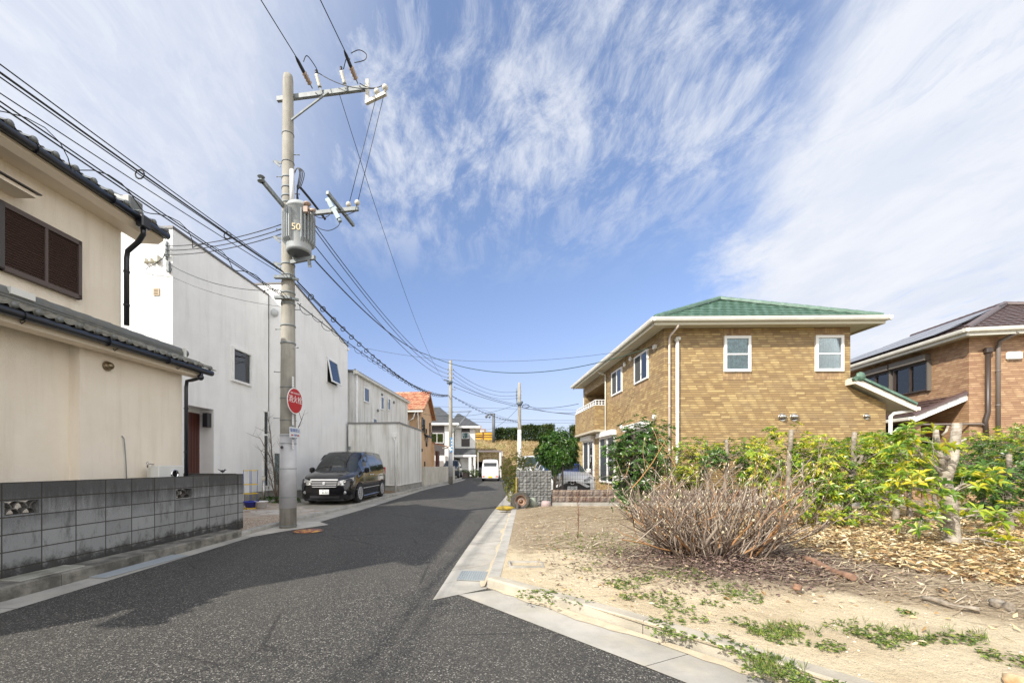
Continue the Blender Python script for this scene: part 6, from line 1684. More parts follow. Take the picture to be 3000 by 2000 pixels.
# --- boxy kei van driving away
M_WCAR = mat('white_car_paint', (.78, .78, .77), .28, spec=.5, coat=.4)
def keivan(name, label, loc, rz, paint, face='rear'):
    kv = thing(name, label, 'van', loc, rz)
    st = [(.0, .30, .66, .55, .69, 1.08, .69, 1.12, .62, 1.15), (.05, .22, .70, .55, .735, 1.08, .72, 1.74, .62, 1.80), (.20, .20, .71, .55, .74, 1.08, .73, 1.80, .63, 1.88),
          (.30, .20, .71, .55, .74, 1.08, .73, 1.81, .63, 1.89), (1.1, .20, .71, .55, .74, 1.08, .73, 1.82, .63, 1.90), (1.2, .20, .71, .55, .74, 1.08, .73, 1.82, .63, 1.90),
          (2.0, .20, .71, .55, .74, 1.08, .73, 1.80, .62, 1.88), (2.1, .20, .71, .55, .74, 1.08, .73, 1.80, .62, 1.88), (2.7, .20, .71, .55, .74, 1.08, .73, 1.70, .60, 1.76), (3.15, .22, .70, .55, .73, 1.05, .71, 1.12, .64, 1.16), (3.36, .30, .62, .5, .66, .80, .62, .84, .5, .86)]
    carbody(kv, st, paint, M_CARG, side=(3, 5, 7), wind=(8,))
    wheels(kv, (.75, 2.85), .75, .27, .15, rim=M_STEEL, n=6)
    b = MB(); b.box(-.56, .010, 1.14, .56, .045, 1.60, 0, .02); b.build('rear_window', mat('dark_rear_glass', (.02, .025, .03), .08, spec=.7), kv)
    b = MB(); b.box(-.70, -.06, .26, .70, .02, .50, 0, .03); b.build('bumper', paint, kv)
    for s_ in (-1, 1):
        b = MB(); b.box(s_ * .50, -.07, .36, s_ * .67, -.05, .47, 0); b.box(s_ * .40, -.07, .37, s_ * .50, -.052, .46, 1); b.build('tail_lamp', [mat('red_lens', (.45, .02, .02), .3), mat('amber_lens', (.85, .35, .03), .3)], kv)
        b = MB(); b.box(s_ * .78, 2.55, 1.08, s_ * .95, 2.62, 1.30, 0, .02); b.build('wing_mirror', M_BLACK, kv)
    b = MB(); b.box(-.165, -.075, .30, .165, -.065, .46); b.build('number_plate', mat('yellow_plate', (.80, .50, .02), .5), kv)
    b = MB(); b.box(-.085, .005, .74, .085, .03, .80, 0, .01); b.build('door_handle', M_BLACK, kv)
    b = MB(); b.box(-.06, .01, 1.72, .06, .04, 1.75); b.build('brake_lamp', MATS['red_lens'], kv)
    b = MB(); b.bar((0, -.005, 1.14), (.02, -.0, 1.2), .015); b.box(-.02, 0.0, .98, .02, .012, 1.02); b.box(-.69, -.002, .845, .69, .002, .852); b.box(.35, 0, .62, .52, .004, .635); b.build('trim', M_STEEL, kv)
    return kv
keivan('white_van', 'white boxy van seen from behind with yellow plate in the middle of the lane', (1.66, 36.0, .0), rz_of(.10), M_WCAR)

# --- white crossover behind the wire fence, facing the camera
SV = thing('white_suv', 'white crossover parked nose to the wire fence with plate 35-83', 'car', (3.42, 14.15, .11), rz_of(.0))
st = [(.00, .30, .60, .5, .66, .70, .62, .74, .55, .76), (.06, .26, .76, .5, .80, .80, .77, .86, .66, .88), (.22, .24, .84, .52, .87, .90, .84, .95, .70, .98), (.55, .24, .87, .55, .89, .97, .86, 1.01, .74, 1.05),
      (1.0, .24, .88, .58, .90, 1.0, .87, 1.05, .76, 1.09), (1.25, .24, .88, .58, .90, 1.01, .86, 1.22, .72, 1.26), (1.75, .24, .88, .6, .90, 1.02, .85, 1.50, .62, 1.55), (2.0, .24, .88, .6, .90, 1.02, .85, 1.55, .60, 1.61), (2.1, .24, .88, .6, .90, 1.02, .85, 1.56, .60, 1.62),
      (3.0, .24, .88, .6, .90, 1.04, .85, 1.55, .59, 1.61), (3.1, .24, .88, .6, .90, 1.04, .85, 1.54, .58, 1.60), (3.8, .26, .87, .6, .89, 1.08, .82, 1.42, .56, 1.48), (4.3, .35, .80, .6, .82, 1.0, .76, 1.08, .6, 1.12)]
carbody(SV, st, M_WCAR, M_CARG, side=(5, 6, 8, 10), wind=(4, 5, 6))
wheels(SV, (.85, 3.45), .91, .34, .2, n=5)
b = MB(); b.box(-.62, -.055, .33, .62, .03, .71, 1, .02); b.extr([(-.62, -.07, .60), (-.22, -.075, .80), (-.16, -.075, .74), (-.50, -.07, .56)], (0, .05, 0)); b.extr([(.62, -.07, .60), (.22, -.075, .80), (.16, -.075, .74), (.50, -.07, .56)], (0, .05, 0))
b.box(-.14, -.08, .66, .14, -.05, .78, 1, .02); b.lathe([(.07, -.03), (.065, -.05), (.05, -.05), (.05, -.03)], (0, -.055, .72), 16, axis='Y', mi=2); b.build('grille', [M_WCAR, M_BLACK, M_CHROME], SV)
for s_ in (-1, 1):
    b = MB(); b.add([(s_ * .40, -.01, .80), (s_ * .80, .12, .80), (s_ * .86, .30, .90), (s_ * .62, .10, .92)], [(0, 1, 2, 3)]); b.extr([(s_ * .42, -.035, .78), (s_ * .82, .08, .79), (s_ * .885, .30, .90), (s_ * .62, .065, .905)], (0, .06, .01)); b.build('headlight', mat('smoky_headlamp', (.10, .11, .115), .1, (.30, .31, .31), 12, coat=.8), SV)
    b = MB(); b.box(s_ * .9, 1.35, 1.02, s_ * 1.06, 1.48, 1.20, 0, .04); b.build('wing_mirror', M_WCAR, SV)
    b = MB(); pts = [(s_ * .908, .85 + .44 * math.cos(a * math.pi / 10), .30 + .44 * math.sin(a * math.pi / 10)) for a in range(11)]; b.tube(pts, .035, 6); b.build('wheel_cladding', M_BLACK, SV)
b = MB(); b.box(-.165, -.10, .44, .165, -.09, .605, 0, .004); pl = b.build('number_plate', MATS['plate_white'], SV)
text_mesh('35-83', .105, face_m((.02, -.101, .495), (1, 0, 0)), M_PG, pl, 'lettering', .0005, .82); text_mesh('神戸 300', .045, face_m((0, -.101, .572), (1, 0, 0)), M_PG, pl, 'lettering', .0005)
b = MB(); b.box(-.62, 1.42, 1.06, .62, 1.46, 1.36); b.build('sun_shade', mat('blue_sunshade', (.01, .06, .45), .5), SV)
# --- blue-grey SUV behind the cream wall, black kei car under the carport, second white car
def simplecar(name, label, loc, rz, paint, s=1.0, zs=1.0, cat='car'):
    c = thing(name, label, cat, loc, rz)
    st = [(.00, .26, .60, .5, .66, .68, .62, .72, .55, .76), (.10, .22, .78, .5, .82, .84, .78, .92, .66, .95), (.5, .20, .84, .55, .86, .94, .83, .98, .72, 1.03), (1.0, .2, .86, .58, .88, 1.0, .85, 1.04, .74, 1.08),
          (1.6, .2, .86, .6, .88, 1.0, .83, 1.50, .64, 1.56), (1.75, .2, .86, .6, .88, 1.0, .83, 1.53, .64, 1.6), (2.6, .2, .86, .6, .88, 1.0, .83, 1.56, .64, 1.63), (2.7, .2, .86, .6, .88, 1.0, .83, 1.56, .64, 1.63), (3.6, .22, .85, .6, .87, 1.02, .82, 1.50, .62, 1.57), (4.0, .3, .8, .6, .82, 1.0, .76, 1.06, .6, 1.1)]
    st = [(y * s, zb, wb, zm * zs, wm, zk * zs, wk, zr * zs, wr, zc * zs) for (y, zb, wb, zm, wm, zk, wk, zr, wr, zc) in st]
    carbody(c, st, paint, M_CARG, side=(3, 5, 7), wind=(3,))
    wheels(c, (.8 * s, 3.2 * s), .89, .33, .2, n=6)
    for sg_ in (-1, 1):
        b = MB(); b.box(sg_ * .48, -.03, .66 * zs, sg_ * .78, .10, .84 * zs, 0, .03); b.build('headlight', MATS['headlamp'], c)
        b = MB(); b.box(sg_ * .88, 1.25 * s, 1.0, sg_ * 1.05, 1.35 * s, 1.16, 0, .03); b.build('wing_mirror', paint, c)
    b = MB(); b.box(-.42, -.03, .42, .42, .0, .70 * zs, 0, .02); b.build('grille', M_BLACK, c)
    return c
simplecar('dark_suv', 'dark blue SUV with roof box showing above the low cream wall', (-2.15, 41.2, .1), rz_of(.10), mat('dark_blue_paint', (.018, .03, .05), .25, coat=.7), 1.05, 1.12)
simplecar('black_car', 'small black car under the carport left of the white van', (1.35, 47.8, .05), rz_of(.02), M_BLKP, .85, 1.1)
simplecar('white_car', 'white car roof showing behind the grey block wall and clipped bush', (3.75, 21.8, .1), rz_of(-.03), M_WCAR, 1.05, 1.15)
# air conditioner unit by the brick house
o = thing('air_conditioner', 'white outdoor air conditioner unit between the crossover and the front leafy tree', 'air conditioner', (4.85, 14.0, .12))
b = MB(); b.box(0, 0, .35, .8, .3, .95, 0, .02); b.build('casing', M_OFFW, o)
b = MB(); b.lathe([(.22, -.01), (.20, -.02), (.001, -.005)], (.33, 0, .65), 18, axis='Y'); b.build('fan_grille', M_DARK, o)
b = MB(); b.box(.05, .02, 0, .12, .28, .35); b.box(.68, .02, 0, .75, .28, .35); b.build('stand', M_STEEL, o)
# ================================================================== VEGETATION
M_LEAFY = islandmat('yellowing_leaves', [(0, (.045, .11, .022)), (.20, (.09, .20, .03)), (.42, (.22, .36, .045)), (.62, (.42, .50, .045)), (.85, (.68, .58, .04)), (1, (.60, .50, .18))], .33, .38, .5, (1.3, .42))
M_LEAFG = islandmat('dark_green_leaves', [(0, (.025, .065, .018)), (.4, (.055, .13, .03)), (.75, (.12, .24, .04)), (.95, (.28, .36, .045)), (1, (.46, .42, .05))], .32, .32, .55, (1.4, .3))
M_LEAFC = islandmat('camellia_leaves', [(0, (.016, .05, .008)), (.5, (.035, .10, .014)), (.85, (.09, .19, .02)), (1, (.20, .27, .03))], .3, .25, .55, (3.2, .3))
M_LEAFH = islandmat('hedge_leaves', [(0, (.03, .055, .02)), (.45, (.055, .10, .028)), (.8, (.14, .17, .045)), (1, (.26, .14, .07))], .5, .2, .4, (.5, .45))
M_LEAFB = islandmat('sparse_bush_leaves', [(0, (.06, .10, .02)), (.5, (.16, .20, .03)), (.8, (.30, .28, .04)), (1, (.22, .09, .04))], .5, .3, .4)
M_BARK = mat('grey_bark', (.30, .25, .19), .9, (.13, .11, .085), 12, bump=.7, bs=35, dirt=(.45, .42, .36), ds=(3, 3, 9), da=.6)
M_BARKP = mat('pale_lichen_bark', (.40, .35, .28), .9, (.21, .175, .135), 10, bump=.6, bs=40, dirt=(.58, .56, .50), ds=(4, 4, 14), da=.7)
M_CUTW = mat('sawn_wood', (.50, .42, .30), .8)
def leaf(mb, p, d, L, w, up, mi=0, fold=.25, droop=.3):
    """pointed leaf from p along d; two folded halves, six corners"""
    s_ = d.cross(up)
    if s_.length < .01: s_ = d.cross(Vector((1, 0, 0)))
    s_.normalize(); u = s_.cross(d)
    m = p + d * L * .5 ; t_ = p + d * L - Vector((0, 0, 1)) * L * droop
    a = m + s_ * w * .5 + u * w * fold; c = m - s_ * w * .5 + u * w * fold
    mb.add([p, a, t_, c], [(0, 1, 2), (0, 2, 3)], mi)
def whorl(mb, c, axis, n, L, w, spread=.85, mi=0):
    ax = axis.normalized(); q = ax.orthogonal().normalized(); r_ = ax.cross(q); a0 = rnd(0, 6.28)
    for k in range(n):
        a = a0 + 2 * math.pi * k / n + rnd(-.3, .3); sp = spread + rnd(-.25, .2)
        d = (ax * (1 - sp * .8) + (q * math.cos(a) + r_ * math.sin(a)) * sp).normalized()
        leaf(mb, c, d, L * rnd(.7, 1.15), w * rnd(.8, 1.2), ax, mi, .2, rnd(.05, .4))
def rpt():
    while True:
        v = Vector((rnd(-1, 1), rnd(-1, 1), rnd(-1, 1)))
        if v.length < 1: return v
def pruned_tree(name, label, base, top, r0, r1, crowns, nwh, L=.12, w=.036, lm=None, bark=None, group=None, forks=(), lean=None, nl=(5, 8)):
    """crowns: list of (centre, radii) in world coordinates; trunk from base to top sawn flat"""
    base = Vector(base); top = Vector(top)
    o = thing(name, label, 'tree', base, 0, group)
    T = Matrix.Translation(-base)
    b = MB(T); n = 9; pts = []; rs = []
    j1 = rnd(0, 50)
    for i in range(n + 1):
        t_ = i / n; p = base.lerp(top, t_) + Vector((mnoise.noise(Vector((t_ * 2.2, j1, 0))), mnoise.noise(Vector((t_ * 2.2, j1, 9))), 0)) * .10 * math.sin(math.pi * t_)
        pts.append(p); rs.append(lerp(r0, r1, t_) * (1 + .25 * max(0, .12 - t_) / .12) * (1 + .06 * mnoise.noise(Vector((t_ * 9, j1, 3)))))
    pts[0] = base - Vector((0, 0, .08))
    b.tube(pts, rs, 12)
    b.build('trunk', bark or M_BARK, o)
    b = MB(T); b.lathe([(rs[-1] * .98, 0), (.001, .003)], (pts[-1].x, pts[-1].y, pts[-1].z + .001), 12); b.build('sawn_top', M_CUTW, o)
    for (p, q, ra, rb) in forks:
        b = MB(T); P = Vector(p); Q = Vector(q); m = P.lerp(Q, .4) + (Vector((Q.x, Q.y, P.z)) - P) * .25
        b.tube([P, m, P.lerp(Q, .75) + (m - P.lerp(Q, .4)) * .5, Q], [ra, (ra + rb) / 2, rb * 1.05, rb], 10); b.build('branch', bark or M_BARK, o)
    lf = MB(T); tw = MB(T)
    tot = sum(c[1][0] * c[1][1] * c[1][2] for c in crowns) or 1
    for (c, rad) in crowns:
        c = Vector(c); k = int(nwh * (rad[0] * rad[1] * rad[2]) / tot)
        # a limb from the trunk to the crown, side twigs
        tt = min(1, max(.1, (c.z - base.z) / max(.1, (top.z - base.z)) * .8)); a = base.lerp(top, tt)
        limb = [a, a.lerp(c, .5) + Vector((0, 0, .05)), c]
        tw.tube(limb, [.022, .016, .01], 5)
        hubs = []
        for h in range(max(3, k // 7)):
            v = rpt(); v = v * (.55 + .45 * v.length)
            hp = c + Vector((v.x * rad[0], v.y * rad[1], v.z * rad[2])); hubs.append(hp)
            s0 = a.lerp(c, rnd(.3, 1)); tw.tube([s0, s0.lerp(hp, .5) + Vector((rnd(-.04, .04), rnd(-.04, .04), -.02)), hp], [.009, .007, .004], 4, cap=False)
        for h in range(k):
            hb = random.choice(hubs); v = rpt()
            p = hb + v * .20
            ax = ((p - c).normalized() * .6 + Vector((0, 0, .8)) + rpt() * .5).normalized()
            tw.tube([hb, p], [.004, .0025], 3, cap=False)
            whorl(lf, p, ax, random.randint(*nl), L, w, .88)
    tw.build('twigs', bark or M_BARK, o, fix=False)
    lf.build('foliage', lm or M_LEAFY, o, fix=False)
    return o
G2 = 'pruned evergreen trees growing on the sandy lot'
def gp(x, y): return (x, y, gz(x, y))
def at(u, Y): return (u - 1380) / 1220 * Y
def zat(v, Y): return EYE + (1360 - v) / 1220 * Y
# front left leafy tree
x, y = at(1873, 9.6), 9.6
pruned_tree('pruned_tree', 'full leafy dark green tree standing alone nearest the grey block wall, left of the row', gp(x, y), (x - .13, y + .05, 2.2), .085, .045,
   [((x + .02, y, 2.05), (.60, .5, .42)), ((x + .1, y, 1.55), (.72, .55, .38)), ((x - .15, y, 1.05), (.62, .5, .35)), ((x - .3, y, .62), (.32, .3, .22)), ((x + .45, y + .1, 1.2), (.35, .3, .3)), ((x - .42, y, 1.75), (.35, .35, .3))], 900, .11, .036, M_LEAFG, group=G2)
b = MB(Matrix.Translation((x + .30, y, 2.35)))
tw = b; b.tube([(0, 0, -.3), (.02, 0, .0), (.05, 0, .32)], [.008, .006, .003], 4)
bl = MB(Matrix.Translation((x + .30, y, 2.35)))
for k in range(8): whorl(bl, Vector((.05 + rnd(-.06, .06), rnd(-.05, .05), -.1 + k * .06)), Vector((rnd(-.4, .4), rnd(-.4, .4), 1)), 4, .08, .025)
sp = thing('shoot', 'thin yellowing shoot sticking up above the front leafy tree', 'shoot', (0, 0, 0)); o_ = b.build('stem', M_BARK, sp); bl.build('leaves', M_LEAFY, sp, fix=False)
# second main tree with tall straight trunk
x, y = at(2297, 7.9), 7.9
pruned_tree('pruned_tree', 'tree with a tall straight sawn trunk rising through leaves right behind the dead bush', gp(x, y), (at(2318, 7.9), 7.9, zat(1258, 7.9)), .06, .038,
   [((x + .30, y, 1.55), (.55, .4, .28)), ((x - .35, y + .1, 1.35), (.5, .35, .30)), ((x + .6, y - .2, .95), (.62, .45, .28)), ((x - .15, y - .2, .80), (.5, .4, .22)), ((x + .35, y - .3, .5), (.45, .35, .18)), ((x - .5, y, 1.7), (.3, .3, .22)), ((x + .1, y, 2.0), (.45, .3, .14))], 430, .105, .034, M_LEAFY, group=G2)
# pair of posts further left
for (u, Y, vt, cr, lab) in (
   (2127, 10.2, 1287, [(0, 0, 1.75, .45, .32), (.35, 0, 1.45, .4, .25), (-.35, 0, 1.45, .42, .25), (.1, 0, 1.0, .3, .2)], 'slim tree with a bare lower trunk directly above the dead bush'),
   (2074, 10.8, 1290, [(-.35, 0, 1.7, .5, .38), (.0, 0, 1.9, .3, .2), (-.5, 0, 1.2, .45, .3)], 'yellow-green tree with a sawn post trunk left of the slim bare trunk'),
   (1985, 11.4, 1330, [(.1, 0, 1.3, .4, .3), (.2, 0, .9, .45, .3)], 'short sparse tree between the front leafy tree and the sawn post trunk'),
   (2187, 10.8, 1298, [(.05, 0, 1.9, .4, .25), (.3, 0, 1.2, .4, .3)], 'sawn trunk with sparse yellow leaves just right of the slim bare trunk'),
   (2222, 11.6, 1330, [(.1, 0, 1.7, .45, .35), (.0, 0, 1.1, .4, .3)], 'thin dark leaning trunk behind yellow leaves in the middle of the row'),
   (2400, 8.9, 1316, [(.1, .1, 1.7, .62, .33), (-.2, 0, 1.3, .55, .35), (.2, -.2, .9, .55, .3), (-.1, 0, .6, .4, .2)], 'medium sawn trunk wrapped in yellow-green leaves in the middle of the row'),
   (2244, 11.9, 1295, [(0, 0, 1.75, .35, .3), (.2, 0, 1.3, .4, .3)], 'pale straight post trunk deep behind the yellow leaves'),
   (2663, 9.9, 1420, [(-.2, 0, 1.5, .6, .35), (.25, 0, 1.25, .6, .3), (0, .2, .9, .5, .25)], 'smaller trunk just right of the white tied trunk'),
   (2560, 11.5, 1360, [(-.2, 0, 1.9, .7, .4), (.4, 0, 1.75, .6, .4), (0, 0, 1.2, .9, .35)], 'bright yellow leafed tree in front of the white downpipe'),
   (2880, 9.4, 1335, [(-.3, 0, 1.5, .75, .4), (.5, 0, 1.75, .7, .4), (.1, 0, 1.0, .8, .35), (0, 0, .6, .6, .2)], 'tree with several sawn stubs behind the big forked trunk'),
   (2960, 7.6, 1330, [(-.35, 0, 1.2, .6, .35), (.3, 0, 1.55, .5, .35), (-.1, 0, .75, .6, .25)], 'leaf covered trunk with white tape close to the right edge'),
   (2930, 12.2, 1290, [(-.8, 0, 2.1, .75, .40), (.3, 0, 2.2, .8, .42), (.9, 0, 1.6, .7, .45)], 'tallest yellow crown against the orange brick wall'),
   (2740, 12.0, 1300, [(-.5, 0, 1.95, .65, .4), (.45, 0, 1.6, .7, .4), (.0, 0, 1.0, .8, .35)], 'background tree under the brown lean-to roof'),
   (3060, 9.0, 1320, [(-.5, 0, 1.5, .7, .45), (.3, 0, 1.2, .7, .45)], 'tree cut by the right edge of the photograph')):
    x, y = at(u, Y), Y
    top = (x + rnd(-.05, .05), y, zat(vt, Y))
    cl_ = [((x + a, y + c, z), (rx_, rx_ * .8, rz2)) for (a, c, z, rx_, rz2) in cr]
    nn = int(300 * sum(c[3] * c[3] * c[4] for c in cr) / .16)
    sparse = .62 if u < 2260 else 1.0
    pruned_tree('pruned_tree', lab, gp(x, y), top, .055, .036, cl_, int(min(max(int(nn * 1.35), 140), 430) * sparse), .088, .029, M_LEAFG if u in (2880, 2127, 2960) else M_LEAFY, group=G2)
# sawn tree with cut top in the centre-right
x, y = at(2480, 7.7), 7.7
tp = (at(2503, 7.7), 7.7, zat(1265, 7.7)); ox = at(2498, 7.7)
pruned_tree('pruned_tree', 'clean sawn white topped trunk with two side branches in the middle of the row', gp(x, y), tp, .065, .036,
   [((x - .35, y, 1.55), (.5, .4, .33)), ((x + .5, y, 1.65), (.48, .4, .38)), ((x - .1, y - .2, 1.05), (.65, .45, .28)), ((x + .5, y - .2, .85), (.55, .4, .25)), ((x + .0, y - .3, .55), (.5, .35, .16))], 430, .10, .033, M_LEAFY, group=G2,
   forks=[((ox, y, 1.55), (ox + .42, y, 1.85), .022, .012), ((ox + .02, y, 1.35), (ox + .13, y - .05, 1.62), .03, .022)])
x, y = at(2620, 9.4), 9.4
o = pruned_tree('pruned_tree', 'slender dark trunk tied with white tape right of the middle', gp(x, y), (at(2640, 9.4), 9.4, zat(1290, 9.4)), .06, .04,
   [((x - .2, y, 1.75), (.7, .5, .42)), ((x + .45, y, 1.6), (.6, .45, .4)), ((x - .5, y, 1.1), (.5, .4, .3)), ((x + .2, y, 1.15), (.5, .4, .25))], 460, .10, .033, M_LEAFY, group=G2)
b = MB(Matrix.Translation((.06, 0, .62))); b.tube([(.062 * math.cos(a * .7), .062 * math.sin(a * .7), 0) for a in range(10)], .008, 4); b.box(.05, -.07, -.14, .08, -.06, 0); b.build('tie_tape', M_WHITE, o)
# big forked trunk in the foreground right
x, y = at(2791, 5.9), 5.9
zf = zat(1400, 5.9); xf = at(2766, 5.9)
pruned_tree('pruned_tree', 'thick pale forked trunk with sawn ends in the right foreground', gp(x, y), (xf, y, zf), .088, .075,
   [((x - .62, y - .05, zat(1310, 5.9)), (.34, .3, .20)), ((x - .55, y, 1.12), (.30, .3, .14)), ((x + .38, y - .2, .74), (.30, .22, .11)), ((x - .02, y - .22, .84), (.20, .12, .06)), ((x + .42, y - .25, .36), (.20, .2, .12)), ((x - .45, y - .0, .66), (.22, .25, .11)), ((x + .72, y + .3, 1.2), (.42, .35, .22))], 170, .15, .045, M_LEAFY, M_BARKP, G2,
   forks=[((xf - .005, y, zf - .06), (at(2804, 5.9), y, zat(1240, 5.9)), .076, .052), ((xf + .02, y, zf + .10), (at(2752, 5.9), y + .05, zat(1245, 5.9)), .045, .028), ((xf + .03, y, zf + .28), (at(2735, 5.9), y, zat(1320, 5.9)), .035, .022),
          ((xf + .11, y, zf + .50), (at(2830, 5.9), y, zat(1285, 5.9)), .02, .012), ((xf + .02, y, zf + .1), (at(2720, 5.9), y, zat(1347, 5.9)), .018, .008), ((at(2764, 5.9), y + .02, zat(1275, 5.9)), (at(2778, 5.9), y, zat(1247, 5.9)), .016, .014)])

# round camellia-like tree behind the fence
def bushy(name, label, base, c, rad, n, L, w, lm, trunk, cat='bush', inner=None, group=None):
    base = Vector(base); o = thing(name, label, cat, base, 0, group); T = Matrix.Translation(-base)
    if trunk:
        b = MB(T)
        for k in range(trunk):
            e = Vector(c) + Vector((rnd(-.5, .5) * rad[0], rnd(-.5, .5) * rad[1], -rad[2] * rnd(.1, .5)))
            b.tube([base + Vector((rnd(-.05, .05), rnd(-.05, .05), 0)), base.lerp(e, .5) + Vector((rnd(-.05, .05), 0, 0)), e], [.03, .024, .012], 6)
        b.build('trunk', M_BARK, o)
    lf = MB(T); c = Vector(c)
    for k in range(n):
        v = rpt(); l = v.length; v = v / l * (l ** .45 if l > 0 else 1)
        nz_ = 1 + .34 * mnoise.noise(v * 2.3 + Vector((base.x, 0, 0)))
        p = c + Vector((v.x * rad[0], v.y * rad[1], v.z * rad[2])) * nz_
        whorl(lf, p, (v + Vector((0, 0, .5)) + rpt() * .5), 5, L, w, .8)
    lf.build('foliage', lm, o, fix=False)
    return o
bushy('clipped_tree', 'dense round dark green clipped tree behind the grey block wall', (2.75, 13.72, .11), (2.84, 13.72, 1.88), (.66, .5, .66), 2600, .085, .036, M_LEAFC, 5, 'tree')
bushy('roadside_bush', 'sparse yellow green bush hanging over the gutter left of the grey block wall', (1.62, 14.7, .1), (1.66, 14.6, 1.12), (.62, .55, .72), 900, .065, .022, M_LEAFB, 8)
bushy('roadside_bush', 'trailing yellow green twigs low against the left side of the grey block wall', (1.40, 14.0, .1), (1.36, 13.9, .66), (.20, .4, .5), 260, .06, .018, M_LEAFB, 4)
bushy('planter_shrub', 'small reddish green shrub in front of the slate roofed house', (.35, 45.2, .1), (.35, 45.2, .5), (.65, .5, .45), 300, .09, .05, M_LEAFH, 0)
bushy('planter_shrub', 'low shrub inside the brown block planter near the dark SUV', (-.75, 45.8, .5), (-.75, 45.8, .66), (.6, .35, .2), 150, .09, .05, M_LEAFH, 0)
# hedges on the embankment
def hedge(x0, x1, y, z0, z1, label, lm=None, dens=1, rag=.25):
    o = thing('hedge', label, 'hedge', ((x0 + x1) / 2, y, z0)); T = Matrix.Translation((-(x0 + x1) / 2, -y, -z0))
    lf = MB(T); n = int((x1 - x0) * (z1 - z0) * 620 * dens)
    for k in range(n):
        u = random.random(); x = rnd(x0, x1); yy = y + rnd(-.55, .55); z = lerp(z0, z1, random.random() ** .8)
        z += rag * mnoise.noise(Vector((x * 1.2, yy, z))) * (z - z0) / (z1 - z0)
        yy += .25 * mnoise.noise(Vector((x * .9, 0, z * .9)))
        d = rpt().normalized(); leaf(lf, Vector((x, yy, z)), d, .26, .16, Vector((0, 0, 1)), 0, .1, 0)
    lf.build('foliage', lm or M_LEAFH, o, fix=False)
    b = MB(T)
    k = 6
    for i in range(k):
        x = lerp(x0 + .3, x1 - .3, i / (k - 1)); b.tube([(x, y, z0 - .1), (x + .1, y, lerp(z0, z1, .6))], [.06, .03], 5)
    b.build('stems', M_BARK, o)
hedge(3.4, 7.3, 61.2, 5.0, 6.75, 'low left hedge block beside the yellow fence on the embankment')
hedge(7.2, 12.3, 61.4, 5.0, 7.25, 'taller dark hedge block directly behind the third utility pole')
hedge(12.3, 14.6, 61.6, 5.0, 7.0, 'thin bare twiggy gap in the embankment hedge', M_LEAFH, .10)
hedge(14.6, 27, 61.4, 5.0, 7.2, 'long hedge on the embankment behind the round clipped tree')

# ---- bare shrub by the white house
def twigtree(name, label, base, stems, mat_, cat='shrub', seed=3):
    base = Vector(base); o = thing(name, label, cat, base); b = MB()
    for (dx_, dy_, h, r) in stems:
        p = Vector((0, 0, 0)); pts = [p.copy()]; d = Vector((dx_, dy_, 1)).normalized()
        for i in range(7):
            d = (d + Vector((rnd(-.16, .16), rnd(-.16, .16), .05))).normalized(); p = p + d * h / 7; pts.append(p.copy())
        b.tube(pts, [lerp(r, r * .3, i / 7) for i in range(8)], 6)
        for i in range(2, 8):
            for _ in range(2):
                q = pts[i]; e = Vector((rnd(-1, 1), rnd(-1, 1), rnd(.2, 1))).normalized(); l = rnd(.25, .6); m_ = q + e * l * .5 + Vector((0, 0, .03)); t2 = q + e * l + Vector((0, 0, .08))
                b.tube([q, m_, t2], [r * .28, r * .2, r * .08], 4)
                b.tube([m_, m_ + Vector((rnd(-.2, .2), rnd(-.2, .2), rnd(.1, .3)))], [r * .14, r * .06], 3)
    b.build('branches', mat_, o, fix=False)
    return o
M_TWIG = mat('dark_twig', (.09, .068, .05), .9, (.16, .13, .10), 9)
twigtree('bare_shrub', 'bare branching shrub against the white house left of the big pole', (-6.95, 14.9, .1), [(-.12, 0, 2.9, .035), (.10, .1, 3.1, .04), (.25, .1, 2.2, .03), (-.25, 0, 1.9, .025), (.05, -.1, 2.4, .03)], M_TWIG)
bushy('ground_plants', 'low green plants round the foot of the bare shrub', (-6.95, 15.0, .09), (-6.9, 15.0, .17), (.75, .3, .13), 170, .08, .035, M_LEAFC, 0, 'plants')

# ---- dead hydrangea bush
M_DEAD = islandmat('dead_stem', [(0, (.09, .06, .042)), (.3, (.19, .145, .11)), (.6, (.29, .235, .19)), (.84, (.38, .32, .26)), (.9, (.36, .19, .085)), (1, (.42, .23, .10))], .85, 0, .2)
M_BUD = mat('pale_bud', (.60, .52, .36), .8)
bc = Vector((3.18, 5.45, gz(3.18, 5.45)))
o = thing('dead_bush', 'wide tangled leafless hydrangea bush with grey brown stems on the sandy lot', 'bush', bc)
b = MB(); bb = MB()
def stem(p, d, L, r, lev, grav=.0):
    n = 5; pts = [p.copy()]; q = p.copy(); d = d.normalized()
    for i in range(n):
        d = (d + Vector((rnd(-.24, .24), rnd(-.24, .24), rnd(-.10, .18) + .03 - grav))).normalized(); q = q + d * L / n; pts.append(q.copy())
    b.tube(pts, [lerp(r, r * .55, i / n) for i in range(n + 1)], 4, cap=False)
    if lev > 0:
        for _ in range(random.choice((1, 2, 2, 3))):
            i = random.randint(2, n); dd = (d + Vector((rnd(-1.2, 1.2), rnd(-1.2, 1.2), rnd(-.3, .9)))).normalized(); stem(pts[i], dd, L * rnd(.3, .6), r * .62, lev - 1)
    elif random.random() < .6:
        bb.tube([q, q + d * .018, q + d * .045], [r * .7, r * 1.15 + .002, .001], 5)
for k in range(185):
    a = rnd(0, 6.283); rr = .46 * math.sqrt(random.random()); p = Vector((math.cos(a) * rr * 1.35, math.sin(a) * rr, -.03))
    out = rnd(.1, 1.0) ** .8; d = Vector((math.cos(a) * out * 1.08, math.sin(a) * out * .9, rnd(.6, 1)))
    stem(p, d, rnd(.45, .98), rnd(.006, .012), 2)
